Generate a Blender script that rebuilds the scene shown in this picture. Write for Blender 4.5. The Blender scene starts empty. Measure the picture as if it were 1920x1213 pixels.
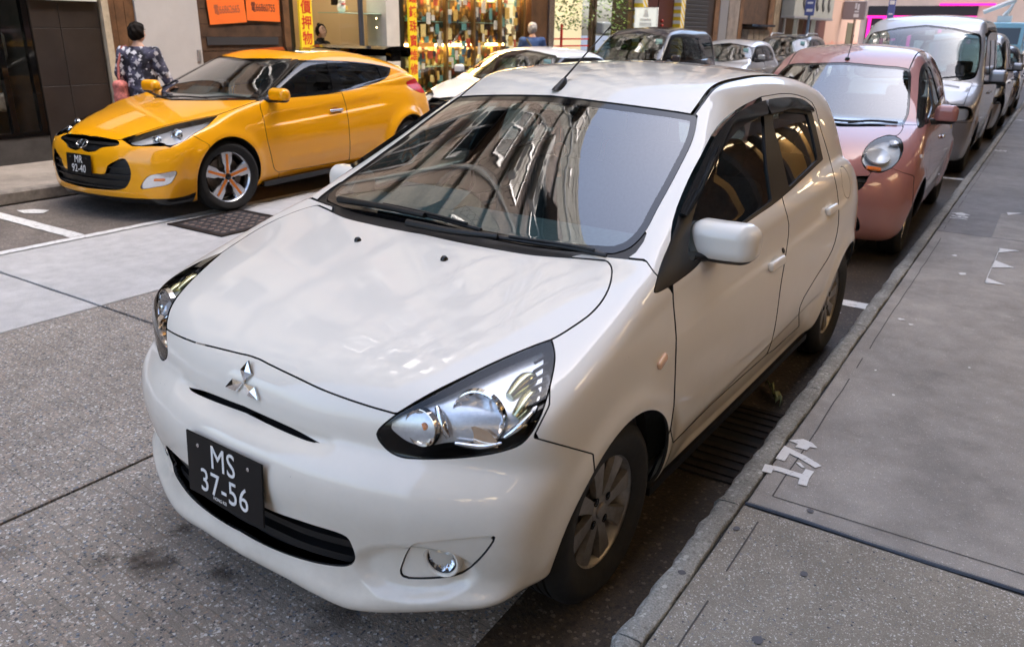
import bpy, math, random
import numpy as np
from mathutils import Vector, Matrix
random.seed(7); RNG = np.random.default_rng(7)
R = math.radians
scene = bpy.context.scene
COL = scene.collection

# ------------------------------------------------------------------ camera
# metres; street runs along +Y, kerb line near x = 1.0, white hatchback's front axle at the origin
CAM_POS = np.array([1.6363, -1.8618, 1.6113]); CAM_YAW, CAM_PITCH, CAM_ROLL = -.5784, .3529, .0167
FPX, PW, PH = 1493.0, 1920.0, 1213.0
_f = np.array([math.sin(CAM_YAW)*math.cos(CAM_PITCH), math.cos(CAM_YAW)*math.cos(CAM_PITCH), -math.sin(CAM_PITCH)])
_r = np.array([math.cos(CAM_YAW), -math.sin(CAM_YAW), 0]); _u = np.cross(_r, _f)
_c, _s = math.cos(CAM_ROLL), math.sin(CAM_ROLL)
CAM_R = np.array([_c*_r+_s*_u, -_s*_r+_c*_u, _f])          # rows: right, up, forward
cam_data = bpy.data.cameras.new('camera'); cam = bpy.data.objects.new('camera', cam_data); COL.objects.link(cam)
cam_data.sensor_width = 36; cam_data.sensor_fit = 'HORIZONTAL'; cam_data.lens = FPX/PW*36
cam_data.clip_start = .05; cam_data.clip_end = 3000
cam.matrix_world = Matrix([[CAM_R[0][i], CAM_R[1][i], -CAM_R[2][i], CAM_POS[i]] for i in range(3)]+[[0, 0, 0, 1]])
cam_data.dof.use_dof = True; cam_data.dof.focus_distance = 2.75; cam_data.dof.aperture_fstop = 5.0
scene.camera = cam
def photo_px(P):
    """world points -> pixel of the photograph (1920 x 1213) and depth"""
    q = (np.atleast_2d(P)-CAM_POS) @ CAM_R.T
    return np.c_[PW/2+FPX*q[:, 0]/q[:, 2], PH/2-FPX*q[:, 1]/q[:, 2]], q[:, 2]

# ------------------------------------------------------------------ sky, sun, exposure
SUN_EL, SUN_AZ = R(62), R(70)          # hazy bright sky; the sun is soft, high over the near-side roofs
world = bpy.data.worlds.new('World'); scene.world = world; world.use_nodes = True
wn = world.node_tree.nodes; wl = world.node_tree.links
sky = wn.new('ShaderNodeTexSky'); sky.sky_type = 'NISHITA'; sky.sun_disc = False
sky.sun_elevation = SUN_EL; sky.sun_rotation = SUN_AZ; sky.air_density = 1.0; sky.dust_density = 4.5; sky.ozone_density = 1.2
wl.new(sky.outputs[0], wn['Background'].inputs[0]); wn['Background'].inputs[1].default_value = .15
sun_l = bpy.data.lights.new('sun', 'SUN'); sun_l.energy = .5; sun_l.angle = R(14); sun_l.color = (1, .955, .89)
sun = bpy.data.objects.new('sun', sun_l); COL.objects.link(sun)
sd = Vector((math.sin(SUN_AZ)*math.cos(SUN_EL), math.cos(SUN_AZ)*math.cos(SUN_EL), math.sin(SUN_EL)))
sun.rotation_euler = sd.to_track_quat('Z', 'Y').to_euler(); sun.location = (6, -6, 30)
scene.view_settings.view_transform = 'Standard'; scene.view_settings.look = 'None'
scene.view_settings.exposure = 2.55; scene.view_settings.gamma = 1
scene.render.engine = 'CYCLES'
scene.cycles.use_denoising = True
scene.cycles.max_bounces = 10; scene.cycles.transparent_max_bounces = 16; scene.cycles.glossy_bounces = 5
scene.cycles.transmission_bounces = 8; scene.cycles.diffuse_bounces = 4
scene.cycles.sample_clamp_indirect = 6; scene.cycles.caustics_reflective = False; scene.cycles.caustics_refractive = False

# ------------------------------------------------------------------ objects
def tag(o, label=None, cat=None, group=None, kind=None):
    if label: o['label'] = label
    if cat: o['category'] = cat
    if group: o['group'] = group
    if kind: o['kind'] = kind
    return o
def link(o, parent=None):
    COL.objects.link(o)
    if parent is not None: o.parent = parent
    return o
def empty(name, loc=(0, 0, 0), rz=0, parent=None):
    o = bpy.data.objects.new(name, None); o.location = loc; o.rotation_euler = (0, 0, rz); o.empty_display_size = .2
    return link(o, parent)
def mesh_obj(name, V, F, mat, parent=None, smooth=False, sharp=35, normals=None):
    me = bpy.data.meshes.new(name)
    if isinstance(F, np.ndarray): F = F.tolist()
    me.from_pydata(np.asarray(V, float).tolist(), [], F)
    for m in (mat if isinstance(mat, (list, tuple)) else [mat]):
        if m: me.materials.append(m)
    if smooth:
        me.polygons.foreach_set('use_smooth', np.ones(len(F), bool))
        if normals is not None: me.normals_split_custom_set_from_vertices(np.asarray(normals, float).tolist())
        elif sharp: me.set_sharp_from_angle(angle=R(sharp))
    me.update()
    return link(bpy.data.objects.new(name, me), parent)

class MB:
    """collects simple shapes into one mesh"""
    def __init__(s): s.v = []; s.f = []; s.m = []
    def add(s, V, F, mi=0):
        n = len(s.v); s.v += [tuple(map(float, p)) for p in V]; s.f += [tuple(i+n for i in f) for f in F]; s.m += [mi]*len(F); return s
    def box(s, a, b, mi=0, M=None):
        x0, y0, z0 = a; x1, y1, z1 = b
        V = [(x0, y0, z0), (x1, y0, z0), (x1, y1, z0), (x0, y1, z0), (x0, y0, z1), (x1, y0, z1), (x1, y1, z1), (x0, y1, z1)]
        if M is not None: V = [M @ Vector(p) for p in V]
        return s.add(V, [(0, 3, 2, 1), (4, 5, 6, 7), (0, 1, 5, 4), (1, 2, 6, 5), (2, 3, 7, 6), (3, 0, 4, 7)], mi)
    def cbox(s, c, d, mi=0, M=None, bev=0):
        a = [c[i]-d[i]/2 for i in range(3)]; b = [c[i]+d[i]/2 for i in range(3)]
        if not bev: return s.box(a, b, mi, M)
        e = bev; V = []; 
        # chamfered box: 3 rings of an inset octagon-like prism
        def ring(z, q): return [(a[0]+q, a[1], z), (b[0]-q, a[1], z), (b[0], a[1]+q, z), (b[0], b[1]-q, z), (b[0]-q, b[1], z), (a[0]+q, b[1], z), (a[0], b[1]-q, z), (a[0], a[1]+q, z)]
        def ins(z): return [(a[0]+e, a[1]+e, z), (b[0]-e, a[1]+e, z), (b[0]-e, a[1]+e, z), (b[0]-e, b[1]-e, z), (b[0]-e, b[1]-e, z), (a[0]+e, b[1]-e, z), (a[0]+e, b[1]-e, z), (a[0]+e, a[1]+e, z)]
        V = ins(a[2])+ring(a[2]+e, e)+ring(b[2]-e, e)+ins(b[2]); F = []
        for k in range(3):
            for i in range(8): F.append((k*8+i, k*8+(i+1) % 8, k*8+8+(i+1) % 8, k*8+8+i))
        F += [(7, 6, 5, 4, 3, 2, 1, 0)[:], tuple(24+i for i in range(8))]
        if M is not None: V = [M @ Vector(p) for p in V]
        return s.add(V, F, mi)
    def prism(s, pts, axis, a, b, mi=0, M=None):
        """polygon pts (2D) extruded along axis from a to b; pts in the two other axes in xyz order"""
        n = len(pts)
        def mk(p, t):
            q = list(p); q.insert(axis, t); return tuple(q)
        V = [mk(p, a) for p in pts]+[mk(p, b) for p in pts]
        F = [tuple(range(n))[::-1], tuple(range(n, 2*n))]+[(i, (i+1) % n, n+(i+1) % n, n+i) for i in range(n)]
        if M is not None: V = [M @ Vector(p) for p in V]
        return s.add(V, F, mi)
    def tube(s, path, r, n=10, mi=0, cap=True, closed=False):
        P = [np.array(p, float) for p in path]; m = len(P); rr = r if hasattr(r, '__len__') else [r]*m
        up = None; base = len(s.v); V = []; F = []
        for i in range(m):
            a = P[(i-1) % m] if (closed or i > 0) else P[i]; b = P[(i+1) % m] if (closed or i < m-1) else P[i]
            t = b-a; t = t/(np.linalg.norm(t)+1e-12)
            if up is None:
                up = np.cross(t, [0, 0, 1.]) if abs(t[2]) < .9 else np.cross(t, [1., 0, 0])
            up = up-t*np.dot(up, t); up /= np.linalg.norm(up)+1e-12; w = np.cross(t, up)
            for k in range(n):
                A = 2*math.pi*k/n; V.append(P[i]+rr[i]*(math.cos(A)*up+math.sin(A)*w))
        for i in range(m if closed else m-1):
            j = (i+1) % m
            for k in range(n): F.append((i*n+k, i*n+(k+1) % n, j*n+(k+1) % n, j*n+k))
        if cap and not closed: F += [tuple(range(n))[::-1], tuple((m-1)*n+k for k in range(n))]
        return s.add(V, F, mi)
    def lathe(s, prof, n=24, mi=0, axis='z', c=(0, 0, 0), close=False):
        """prof: list of (radius, height) revolved about axis through c"""
        V = []; F = []; m = len(prof)
        for (r, h) in prof:
            for k in range(n):
                A = 2*math.pi*k/n; p, q = r*math.cos(A), r*math.sin(A)
                V.append({'z': (p, q, h), 'x': (h, p, q), 'y': (q, h, p)}[axis])
        V = [(v[0]+c[0], v[1]+c[1], v[2]+c[2]) for v in V]
        for i in range(m if close else m-1):
            j = (i+1) % m
            for k in range(n): F.append((i*n+k, i*n+(k+1) % n, j*n+(k+1) % n, j*n+k))
        return s.add(V, F, mi)
    def build(s, name, mat, parent=None, smooth=False, sharp=35):
        o = mesh_obj(name, s.v, s.f, mat, parent, smooth, sharp)
        if isinstance(mat, (list, tuple)): o.data.polygons.foreach_set('material_index', np.array(s.m, np.int32))
        return o

# ------------------------------------------------------------------ materials
MATS = {}
def mat_new(name):
    m = bpy.data.materials.new(name); m.use_nodes = True
    nt = m.node_tree; return m, nt, nt.nodes, nt.links, nt.nodes['Principled BSDF']
def pmat(name, col, rough=.5, metal=0, coat=0, spec=.5, emit=None, estr=0, noise=0, nscale=20, bump=0, trans=0, ior=1.45, alpha=1, rvar=0, coat_rough=.03, sheen=0):
    """plain procedural material: base colour broken up by noise, optional bump"""
    if name in MATS: return MATS[name]
    m, nt, N, L, b = mat_new(name)
    b.inputs['Base Color'].default_value = (*col, 1); b.inputs['Roughness'].default_value = rough; b.inputs['Metallic'].default_value = metal
    b.inputs['Coat Weight'].default_value = coat; b.inputs['Coat Roughness'].default_value = coat_rough; b.inputs['Specular IOR Level'].default_value = spec
    b.inputs['Transmission Weight'].default_value = trans; b.inputs['IOR'].default_value = ior; b.inputs['Alpha'].default_value = alpha
    if sheen: b.inputs['Sheen Weight'].default_value = sheen
    if emit: b.inputs['Emission Color'].default_value = (*emit, 1); b.inputs['Emission Strength'].default_value = estr
    if noise or bump or rvar:
        tc = N.new('ShaderNodeTexCoord'); n = N.new('ShaderNodeTexNoise'); n.inputs['Scale'].default_value = nscale; n.inputs['Detail'].default_value = 6
        n.inputs['Roughness'].default_value = .65; L.new(tc.outputs['Object'], n.inputs['Vector'])
        if noise:
            r = N.new('ShaderNodeValToRGB'); r.color_ramp.elements[0].position = .3; r.color_ramp.elements[1].position = .72
            r.color_ramp.elements[0].color = (*[c*(1-noise) for c in col], 1); r.color_ramp.elements[1].color = (*[min(1, c*(1+noise)) for c in col], 1)
            L.new(n.outputs[0], r.inputs[0]); L.new(r.outputs[0], b.inputs['Base Color'])
        if rvar:
            mr = N.new('ShaderNodeMapRange'); mr.inputs['To Min'].default_value = max(0, rough-rvar); mr.inputs['To Max'].default_value = rough+rvar
            L.new(n.outputs[0], mr.inputs[0]); L.new(mr.outputs[0], b.inputs['Roughness'])
        if bump:
            bp = N.new('ShaderNodeBump'); bp.inputs['Strength'].default_value = 1; bp.inputs['Distance'].default_value = bump
            L.new(n.outputs[0], bp.inputs['Height']); L.new(bp.outputs[0], b.inputs['Normal'])
    MATS[name] = m; return m
def glass_mat(name, tint, refl=1.0, rough=0):
    """thin tinted pane: see-through, with mirror reflection by Fresnel"""
    if name in MATS: return MATS[name]
    m = bpy.data.materials.new(name); m.use_nodes = True; N = m.node_tree.nodes; L = m.node_tree.links; N.clear()
    o = N.new('ShaderNodeOutputMaterial'); mx = N.new('ShaderNodeMixShader'); t = N.new('ShaderNodeBsdfTransparent'); g = N.new('ShaderNodeBsdfGlossy'); f = N.new('ShaderNodeFresnel')
    t.inputs[0].default_value = (*tint, 1); g.inputs['Roughness'].default_value = rough; f.inputs[0].default_value = 1.5
    ge = N.new('ShaderNodeNewGeometry'); ir = N.new('ShaderNodeMapRange'); ir.inputs['To Min'].default_value = 1.5; ir.inputs['To Max'].default_value = 1/1.5; L.new(ge.outputs['Backfacing'], ir.inputs[0]); L.new(ir.outputs[0], f.inputs[0])   # a thin pane reflects alike from both sides
    mu = N.new('ShaderNodeMath'); mu.operation = 'MULTIPLY'; mu.inputs[1].default_value = refl; mu.use_clamp = True
    L.new(f.outputs[0], mu.inputs[0]); L.new(mu.outputs[0], mx.inputs[0]); L.new(t.outputs[0], mx.inputs[1]); L.new(g.outputs[0], mx.inputs[2]); L.new(mx.outputs[0], o.inputs[0])
    MATS[name] = m; return m
def paint_mat(name, col, rough=.35, flake=0, metal=0, dirt=.0, dirt_col=(.30, .25, .18)):
    """car paint: base coat under a clear coat, with road dirt low down"""
    if name in MATS: return MATS[name]
    m, nt, N, L, b = mat_new(name)
    b.inputs['Roughness'].default_value = rough; b.inputs['Metallic'].default_value = metal; b.inputs['Specular IOR Level'].default_value = .08; b.inputs['Coat Weight'].default_value = 1; b.inputs['Coat Roughness'].default_value = .015
    tc = N.new('ShaderNodeTexCoord')
    n = N.new('ShaderNodeTexNoise'); n.inputs['Scale'].default_value = 5; n.inputs['Detail'].default_value = 7; n.inputs['Roughness'].default_value = .7; L.new(tc.outputs['Object'], n.inputs['Vector'])
    sp = N.new('ShaderNodeSeparateXYZ'); L.new(tc.outputs['Object'], sp.inputs[0])
    mr = N.new('ShaderNodeMapRange'); mr.inputs['From Min'].default_value = .15; mr.inputs['From Max'].default_value = .75; mr.inputs['To Min'].default_value = dirt; mr.inputs['To Max'].default_value = dirt*.08; L.new(sp.outputs['Z'], mr.inputs[0])
    mu = N.new('ShaderNodeMath'); mu.operation = 'MULTIPLY'; L.new(n.outputs[0], mu.inputs[0]); L.new(mr.outputs[0], mu.inputs[1])
    mx = N.new('ShaderNodeMixRGB'); mx.inputs[1].default_value = (*col, 1); mx.inputs[2].default_value = (*dirt_col, 1); L.new(mu.outputs[0], mx.inputs[0])
    last = mx.outputs[0]
    # speckle: a few grit specks
    v = N.new('ShaderNodeTexVoronoi'); v.inputs['Scale'].default_value = 30; L.new(tc.outputs['Object'], v.inputs['Vector'])
    lt = N.new('ShaderNodeMath'); lt.operation = 'LESS_THAN'; lt.inputs[1].default_value = .035; L.new(v.outputs['Distance'], lt.inputs[0])
    n2 = N.new('ShaderNodeTexNoise'); n2.inputs['Scale'].default_value = 7; L.new(tc.outputs['Object'], n2.inputs['Vector'])
    gt = N.new('ShaderNodeMath'); gt.operation = 'GREATER_THAN'; gt.inputs[1].default_value = .62; L.new(n2.outputs[0], gt.inputs[0])
    m2 = N.new('ShaderNodeMath'); m2.operation = 'MULTIPLY'; L.new(lt.outputs[0], m2.inputs[0]); L.new(gt.outputs[0], m2.inputs[1])
    m3 = N.new('ShaderNodeMath'); m3.operation = 'MULTIPLY'; m3.inputs[1].default_value = .6; L.new(m2.outputs[0], m3.inputs[0])
    mx2 = N.new('ShaderNodeMixRGB'); mx2.inputs[2].default_value = (.06, .05, .04, 1); L.new(last, mx2.inputs[1]); L.new(m3.outputs[0], mx2.inputs[0])
    L.new(mx2.outputs[0], b.inputs['Base Color'])
    # dust dulls the clear coat low down
    mr2 = N.new('ShaderNodeMapRange'); mr2.inputs['To Min'].default_value = .008; mr2.inputs['To Max'].default_value = .35; L.new(mu.outputs[0], mr2.inputs[0]); L.new(mr2.outputs[0], b.inputs['Coat Roughness'])
    MATS[name] = m; return m

BLACK = pmat('black_plastic', (.0055, .0055, .006), .45, bump=.0006, nscale=300)
GLOSSBLACK = pmat('gloss_black', (.004, .004, .0045), .08)
RUBBER = pmat('tyre_rubber', (.012, .0115, .011), .75, noise=.35, nscale=30, bump=.001)
CHROME = pmat('chrome', (.75, .76, .78), .07, 1)
SHUT = pmat('shut_line_shadow', (.03, .03, .03), .8)
DARKVOID = pmat('dark_underbody', (.01, .01, .01), .9)
RIM_GREY = pmat('alloy_dusty', (.27, .25, .23), .42, .7, noise=.35, nscale=14)
RIM_SILVER = pmat('alloy_silver', (.62, .63, .65), .25, 1)
INTERIOR = pmat('interior_fabric', (.055, .058, .062), .8, noise=.3, nscale=60)
INTERIOR_L = pmat('interior_grey', (.16, .16, .165), .7, noise=.2, nscale=60)

# ------------------------------------------------------------------ smooth implicit bodies -> panels with real shut lines
def spline(pts, n=8, closed=True):
    """centripetal Catmull-Rom through pts; a point given twice in a row is a sharp corner"""
    P = [tuple(map(float, p)) for p in pts]; m = len(P); out = []
    q = [P[0]]; sharp = set()
    for a in P[1:]:
        if a == q[-1]: sharp.add(len(q)-1)
        else: q.append(a)
    if closed and q[-1] == q[0]: q.pop(); sharp.add(0)
    P = np.array(q); m = len(P)
    for i in range(m if closed else m-1):
        p1, p2 = P[i], P[(i+1) % m]
        p0 = P[(i-1) % m] if (closed or i > 0) else 2*p1-p2
        p3 = P[(i+2) % m] if (closed or i+2 < m) else 2*p2-p1
        if i in sharp: p0 = 2*p1-p2
        if (i+1) % m in sharp: p3 = 2*p2-p1
        t0 = 0; t1 = t0+np.linalg.norm(p1-p0)**.5; t2 = t1+np.linalg.norm(p2-p1)**.5; t3 = t2+np.linalg.norm(p3-p2)**.5
        for k in range(n):
            t = t1+(t2-t1)*k/n
            A1 = (t1-t)/(t1-t0)*p0+(t-t0)/(t1-t0)*p1; A2 = (t2-t)/(t2-t1)*p1+(t-t1)/(t2-t1)*p2; A3 = (t3-t)/(t3-t2)*p2+(t-t2)/(t3-t2)*p3
            B1 = (t2-t)/(t2-t0)*A1+(t-t0)/(t2-t0)*A2; B2 = (t3-t)/(t3-t1)*A2+(t-t1)/(t3-t1)*A3
            out.append((t2-t)/(t2-t1)*B1+(t-t1)/(t2-t1)*B2)
    if not closed: out.append(P[-1])
    return np.array(out)
def poly_sdf(Q, poly, chunk=20000):
    """signed distance of 2D points Q to a closed polygon, inside negative"""
    A = poly; B = np.roll(poly, -1, 0); D = B-A; dd = (D**2).sum(1)+1e-18; out = np.empty(len(Q))
    for i in range(0, len(Q), chunk):
        q = Q[i:i+chunk]; w = q[:, None]-A[None]; t = np.clip((w*D).sum(2)/dd, 0, 1)
        e = w-t[..., None]*D; d = np.sqrt((e**2).sum(2).min(1))
        c = ((A[:, 1] > q[:, 1:2]) != (B[:, 1] > q[:, 1:2])) & (q[:, :1] < (B[:, 0]-A[:, 0])*(q[:, 1:2]-A[:, 1])/(np.where(D[:, 1] == 0, 1e-18, D[:, 1]))+A[:, 0])
        out[i:i+chunk] = np.where(c.sum(1) % 2 == 1, -d, d)
    return out
def box_sdf(Q, poly, m):
    lo, hi = poly.min(0)-m, poly.max(0)+m; k = ((Q > lo) & (Q < hi)).all(1); d = np.full(len(Q), float(m)); d[k] = poly_sdf(Q[k], poly); return d
class F2:
    """C2-smooth signed field of a closed 2D curve (cubic B-spline over a sampled distance grid)"""
    def __init__(s, pts, h=.02, pad=.25, n=6):
        poly = spline(pts, n); lo = poly.min(0)-pad; hi = poly.max(0)+pad; s.lo = lo; s.h = h
        nx, ny = (np.ceil((hi-lo)/h)).astype(int)+1; X, Y = np.meshgrid(lo[0]+h*np.arange(nx), lo[1]+h*np.arange(ny), indexing='ij')
        s.g = poly_sdf(np.c_[X.ravel(), Y.ravel()], poly).reshape(nx, ny); s.n = (nx, ny)
    def __call__(s, u, v):
        a = np.clip((u-s.lo[0])/s.h, 1.001, s.n[0]-2.001); b = np.clip((v-s.lo[1])/s.h, 1.001, s.n[1]-2.001)
        i = np.floor(a).astype(int); j = np.floor(b).astype(int); a = a-i; b = b-j
        def w(t): return ((1-t)**3/6, (3*t**3-6*t*t+4)/6, (-3*t**3+3*t*t+3*t+1)/6, t**3/6)
        wa, wb = w(a), w(b); r = 0
        for p in range(4):
            for q in range(4): r = r+wa[p]*wb[q]*s.g[i+p-1, j+q-1]
        return r
class C1:
    """smooth 1D curve through points (natural cubic), clamped outside"""
    def __init__(s, pts):
        x = np.array([p[0] for p in pts], float); y = np.array([p[1] for p in pts], float); n = len(x)
        d = np.diff(y)/np.diff(x); m = np.zeros(n)                       # monotone (Fritsch-Carlson) tangents
        m[1:-1] = np.where(d[:-1]*d[1:] > 0, 2*d[:-1]*d[1:]/(d[:-1]+d[1:]+1e-12*np.sign(d[:-1]+1e-30)), 0); m[0], m[-1] = d[0], d[-1]
        s.x, s.y, s.m = x, y, m
    def __call__(s, t):
        t = np.clip(t, s.x[0], s.x[-1]); i = np.clip(np.searchsorted(s.x, t)-1, 0, len(s.x)-2); h = s.x[i+1]-s.x[i]; u = (t-s.x[i])/h
        return (2*u**3-3*u*u+1)*s.y[i]+(u**3-2*u*u+u)*h*s.m[i]+(-2*u**3+3*u*u)*s.y[i+1]+(u**3-u*u)*h*s.m[i+1]
def sst(a, b, x):
    t = np.clip((x-a)/(b-a), 0, 1); return t*t*t*(t*(6*t-15)+10)
def smax(a, b, k):
    h = np.maximum(k-np.abs(a-b), 0)/k; return np.maximum(a, b)+h**3*k/6
def smin(a, b, k): return -smax(-a, -b, k)

def surface(f, lo, hi, h):
    """surface nets of f = 0 -> V, T, N (normals from the field), pulled onto the surface"""
    lo = np.array(lo, float); c = 4; n = np.ceil((np.array(hi)-lo)/(h*c)).astype(int)
    ax = [lo[k]+h*c*np.arange(n[k]+1) for k in range(3)]
    G = np.stack(np.meshgrid(*ax, indexing='ij'), -1).reshape(-1, 3); C = f(G).reshape(n+1)
    near = np.abs(C) < h*c*2.2
    near = near[:-1, :-1, :-1] | near[1:, :-1, :-1] | near[:-1, 1:, :-1] | near[:-1, :-1, 1:] | near[1:, 1:, :-1] | near[1:, :-1, 1:] | near[:-1, 1:, 1:] | near[1:, 1:, 1:]
    m = n*c+1; F = np.repeat(np.repeat(np.repeat(C, c, 0), c, 1), c, 2)[:m[0], :m[1], :m[2]].copy()
    K = np.repeat(np.repeat(np.repeat(near, c, 0), c, 1), c, 2); M = np.zeros(m, bool)
    for a in (0, 1):
        for b in (0, 1):
            for d in (0, 1): M[a:a+K.shape[0], b:b+K.shape[1], d:d+K.shape[2]] |= K
    I = np.argwhere(M); F[M] = f(lo+h*I)
    S = F < 0; cs = sum(S[a:m[0]-1+a, b:m[1]-1+b, d:m[2]-1+d].astype(np.int8) for a in (0, 1) for b in (0, 1) for d in (0, 1))
    act = np.argwhere((cs > 0) & (cs < 8)); idx = -np.ones(m-1, np.int64); idx[tuple(act.T)] = np.arange(len(act))
    acc = np.zeros((len(act), 3)); cnt = np.zeros(len(act))
    cor = [(a, b, d) for a in (0, 1) for b in (0, 1) for d in (0, 1)]
    for p in cor:
        for k in range(3):
            if p[k]: continue
            q = list(p); q[k] = 1; fa = F[tuple((act+p).T)]; fb = F[tuple((act+q).T)]; x = (fa < 0) != (fb < 0)
            t = np.where(x, fa/(fa-fb+1e-30), 0); pos = np.array(p, float)[None]+np.zeros((len(act), 1)); pos[:, k] += t
            acc[x] += pos[x]; cnt[x] += 1
    V = lo+h*(act+acc/cnt[:, None]); Q = []
    for k in range(3):
        sl0 = [slice(None)]*3; sl1 = [slice(None)]*3; sl0[k] = slice(0, -1); sl1[k] = slice(1, None)
        X = S[tuple(sl0)] != S[tuple(sl1)]; E = np.argwhere(X); ins = S[tuple(sl0)][X]
        a, b = (k+1) % 3, (k+2) % 3; ok = (E[:, a] > 0) & (E[:, b] > 0) & (E[:, a] < m[a]-1) & (E[:, b] < m[b]-1); E = E[ok]; ins = ins[ok]
        def cell(da, db):
            e = E.copy(); e[:, a] += da; e[:, b] += db; return idx[tuple(e.T)]
        q = np.c_[cell(-1, -1), cell(0, -1), cell(0, 0), cell(-1, 0)]
        Q.append(np.where(ins[:, None], q, q[:, ::-1]))
    Q = np.vstack(Q); Q = Q[(Q >= 0).all(1)]
    for _ in range(4): V, g = pull(f, V, h)
    d1 = np.linalg.norm(V[Q[:, 0]]-V[Q[:, 2]], axis=1); d2 = np.linalg.norm(V[Q[:, 1]]-V[Q[:, 3]], axis=1); s = (d1 <= d2)[:, None]
    T = np.vstack([np.where(s, Q[:, [0, 1, 2]], Q[:, [0, 1, 3]]), np.where(s, Q[:, [0, 2, 3]], Q[:, [1, 2, 3]])])
    return V, T
def grad(f, V, e=.004):
    g = np.empty_like(V)
    for k in range(3):
        d = np.zeros(3); d[k] = e; g[:, k] = (f(V+d)-f(V-d))/(2*e)
    return g
def pull(f, V, h=.01):
    g = grad(f, V); v = f(V); st = -(v/np.maximum((g**2).sum(1), .05))[:, None]*g; L = np.linalg.norm(st, axis=1, keepdims=True)
    return V+st*np.minimum(1, h/np.maximum(L, 1e-12)), g
def clip(V, T, d):
    """part of the triangle mesh where d <= 0, cut exactly along d = 0"""
    s = d[T] > 0; n = s.sum(1); keep = T[n == 0]; new = []; ea = []; eb = []
    one = T[n == 1]; so = s[n == 1]; two = T[n == 2]; s2 = s[n == 2]
    def roll(tr, k): return np.take_along_axis(tr, (np.arange(3)[None]+k[:, None]) % 3, 1)
    a = roll(one, so.argmax(1)); b = roll(two, (~s2).argmax(1)); nv = len(V)
    E = np.vstack([a[:, [0, 1]], a[:, [0, 2]], b[:, [0, 1]], b[:, [0, 2]]]) if len(a)+len(b) else np.zeros((0, 2), int)
    Es = np.sort(E, 1); U, inv = np.unique(Es[:, 0]*nv+Es[:, 1], return_inverse=True); i, j = U//nv, U % nv
    t = (d[i]/(d[i]-d[j]+1e-30))[:, None]; NV = V[i]+(V[j]-V[i])*t; inv = inv+nv; la, lb = len(a), len(b)
    p, q = inv[:la], inv[la:2*la]; r, u = inv[2*la:2*la+lb], inv[2*la+lb:]
    Tn = np.vstack([keep, np.c_[p, a[:, 1], a[:, 2]], np.c_[p, a[:, 2], q], np.c_[b[:, 0], r, u]]).astype(int)
    V2 = np.vstack([V, NV]); used = np.zeros(len(V2), bool); used[Tn.ravel()] = 1; mp = np.cumsum(used)-1
    return V2[used], mp[Tn]
def boundary(T):
    E = np.vstack([T[:, [0, 1]], T[:, [1, 2]], T[:, [2, 0]]]); nv = T.max()+1
    k = np.sort(E, 1); key = k[:, 0]*nv+k[:, 1]; u, inv, c = np.unique(key, return_inverse=True, return_counts=True)
    return E[c[inv] == 1]
def main_islands(T, V, share=.34):
    """drop slivers: keep the connected pieces that hold at least share of the area"""
    nv = len(V); lab = np.arange(nv)
    while True:
        m = lab[T].min(1); new = lab.copy(); np.minimum.at(new, T.ravel(), np.repeat(m, 3)); new = new[new]
        if (new == lab).all(): break
        lab = new
    A = np.linalg.norm(np.cross(V[T[:, 1]]-V[T[:, 0]], V[T[:, 2]]-V[T[:, 0]]), axis=1); k = lab[T[:, 0]]; tot = np.bincount(k, A, nv)
    return T[tot[k] >= share*tot.max()]
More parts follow.
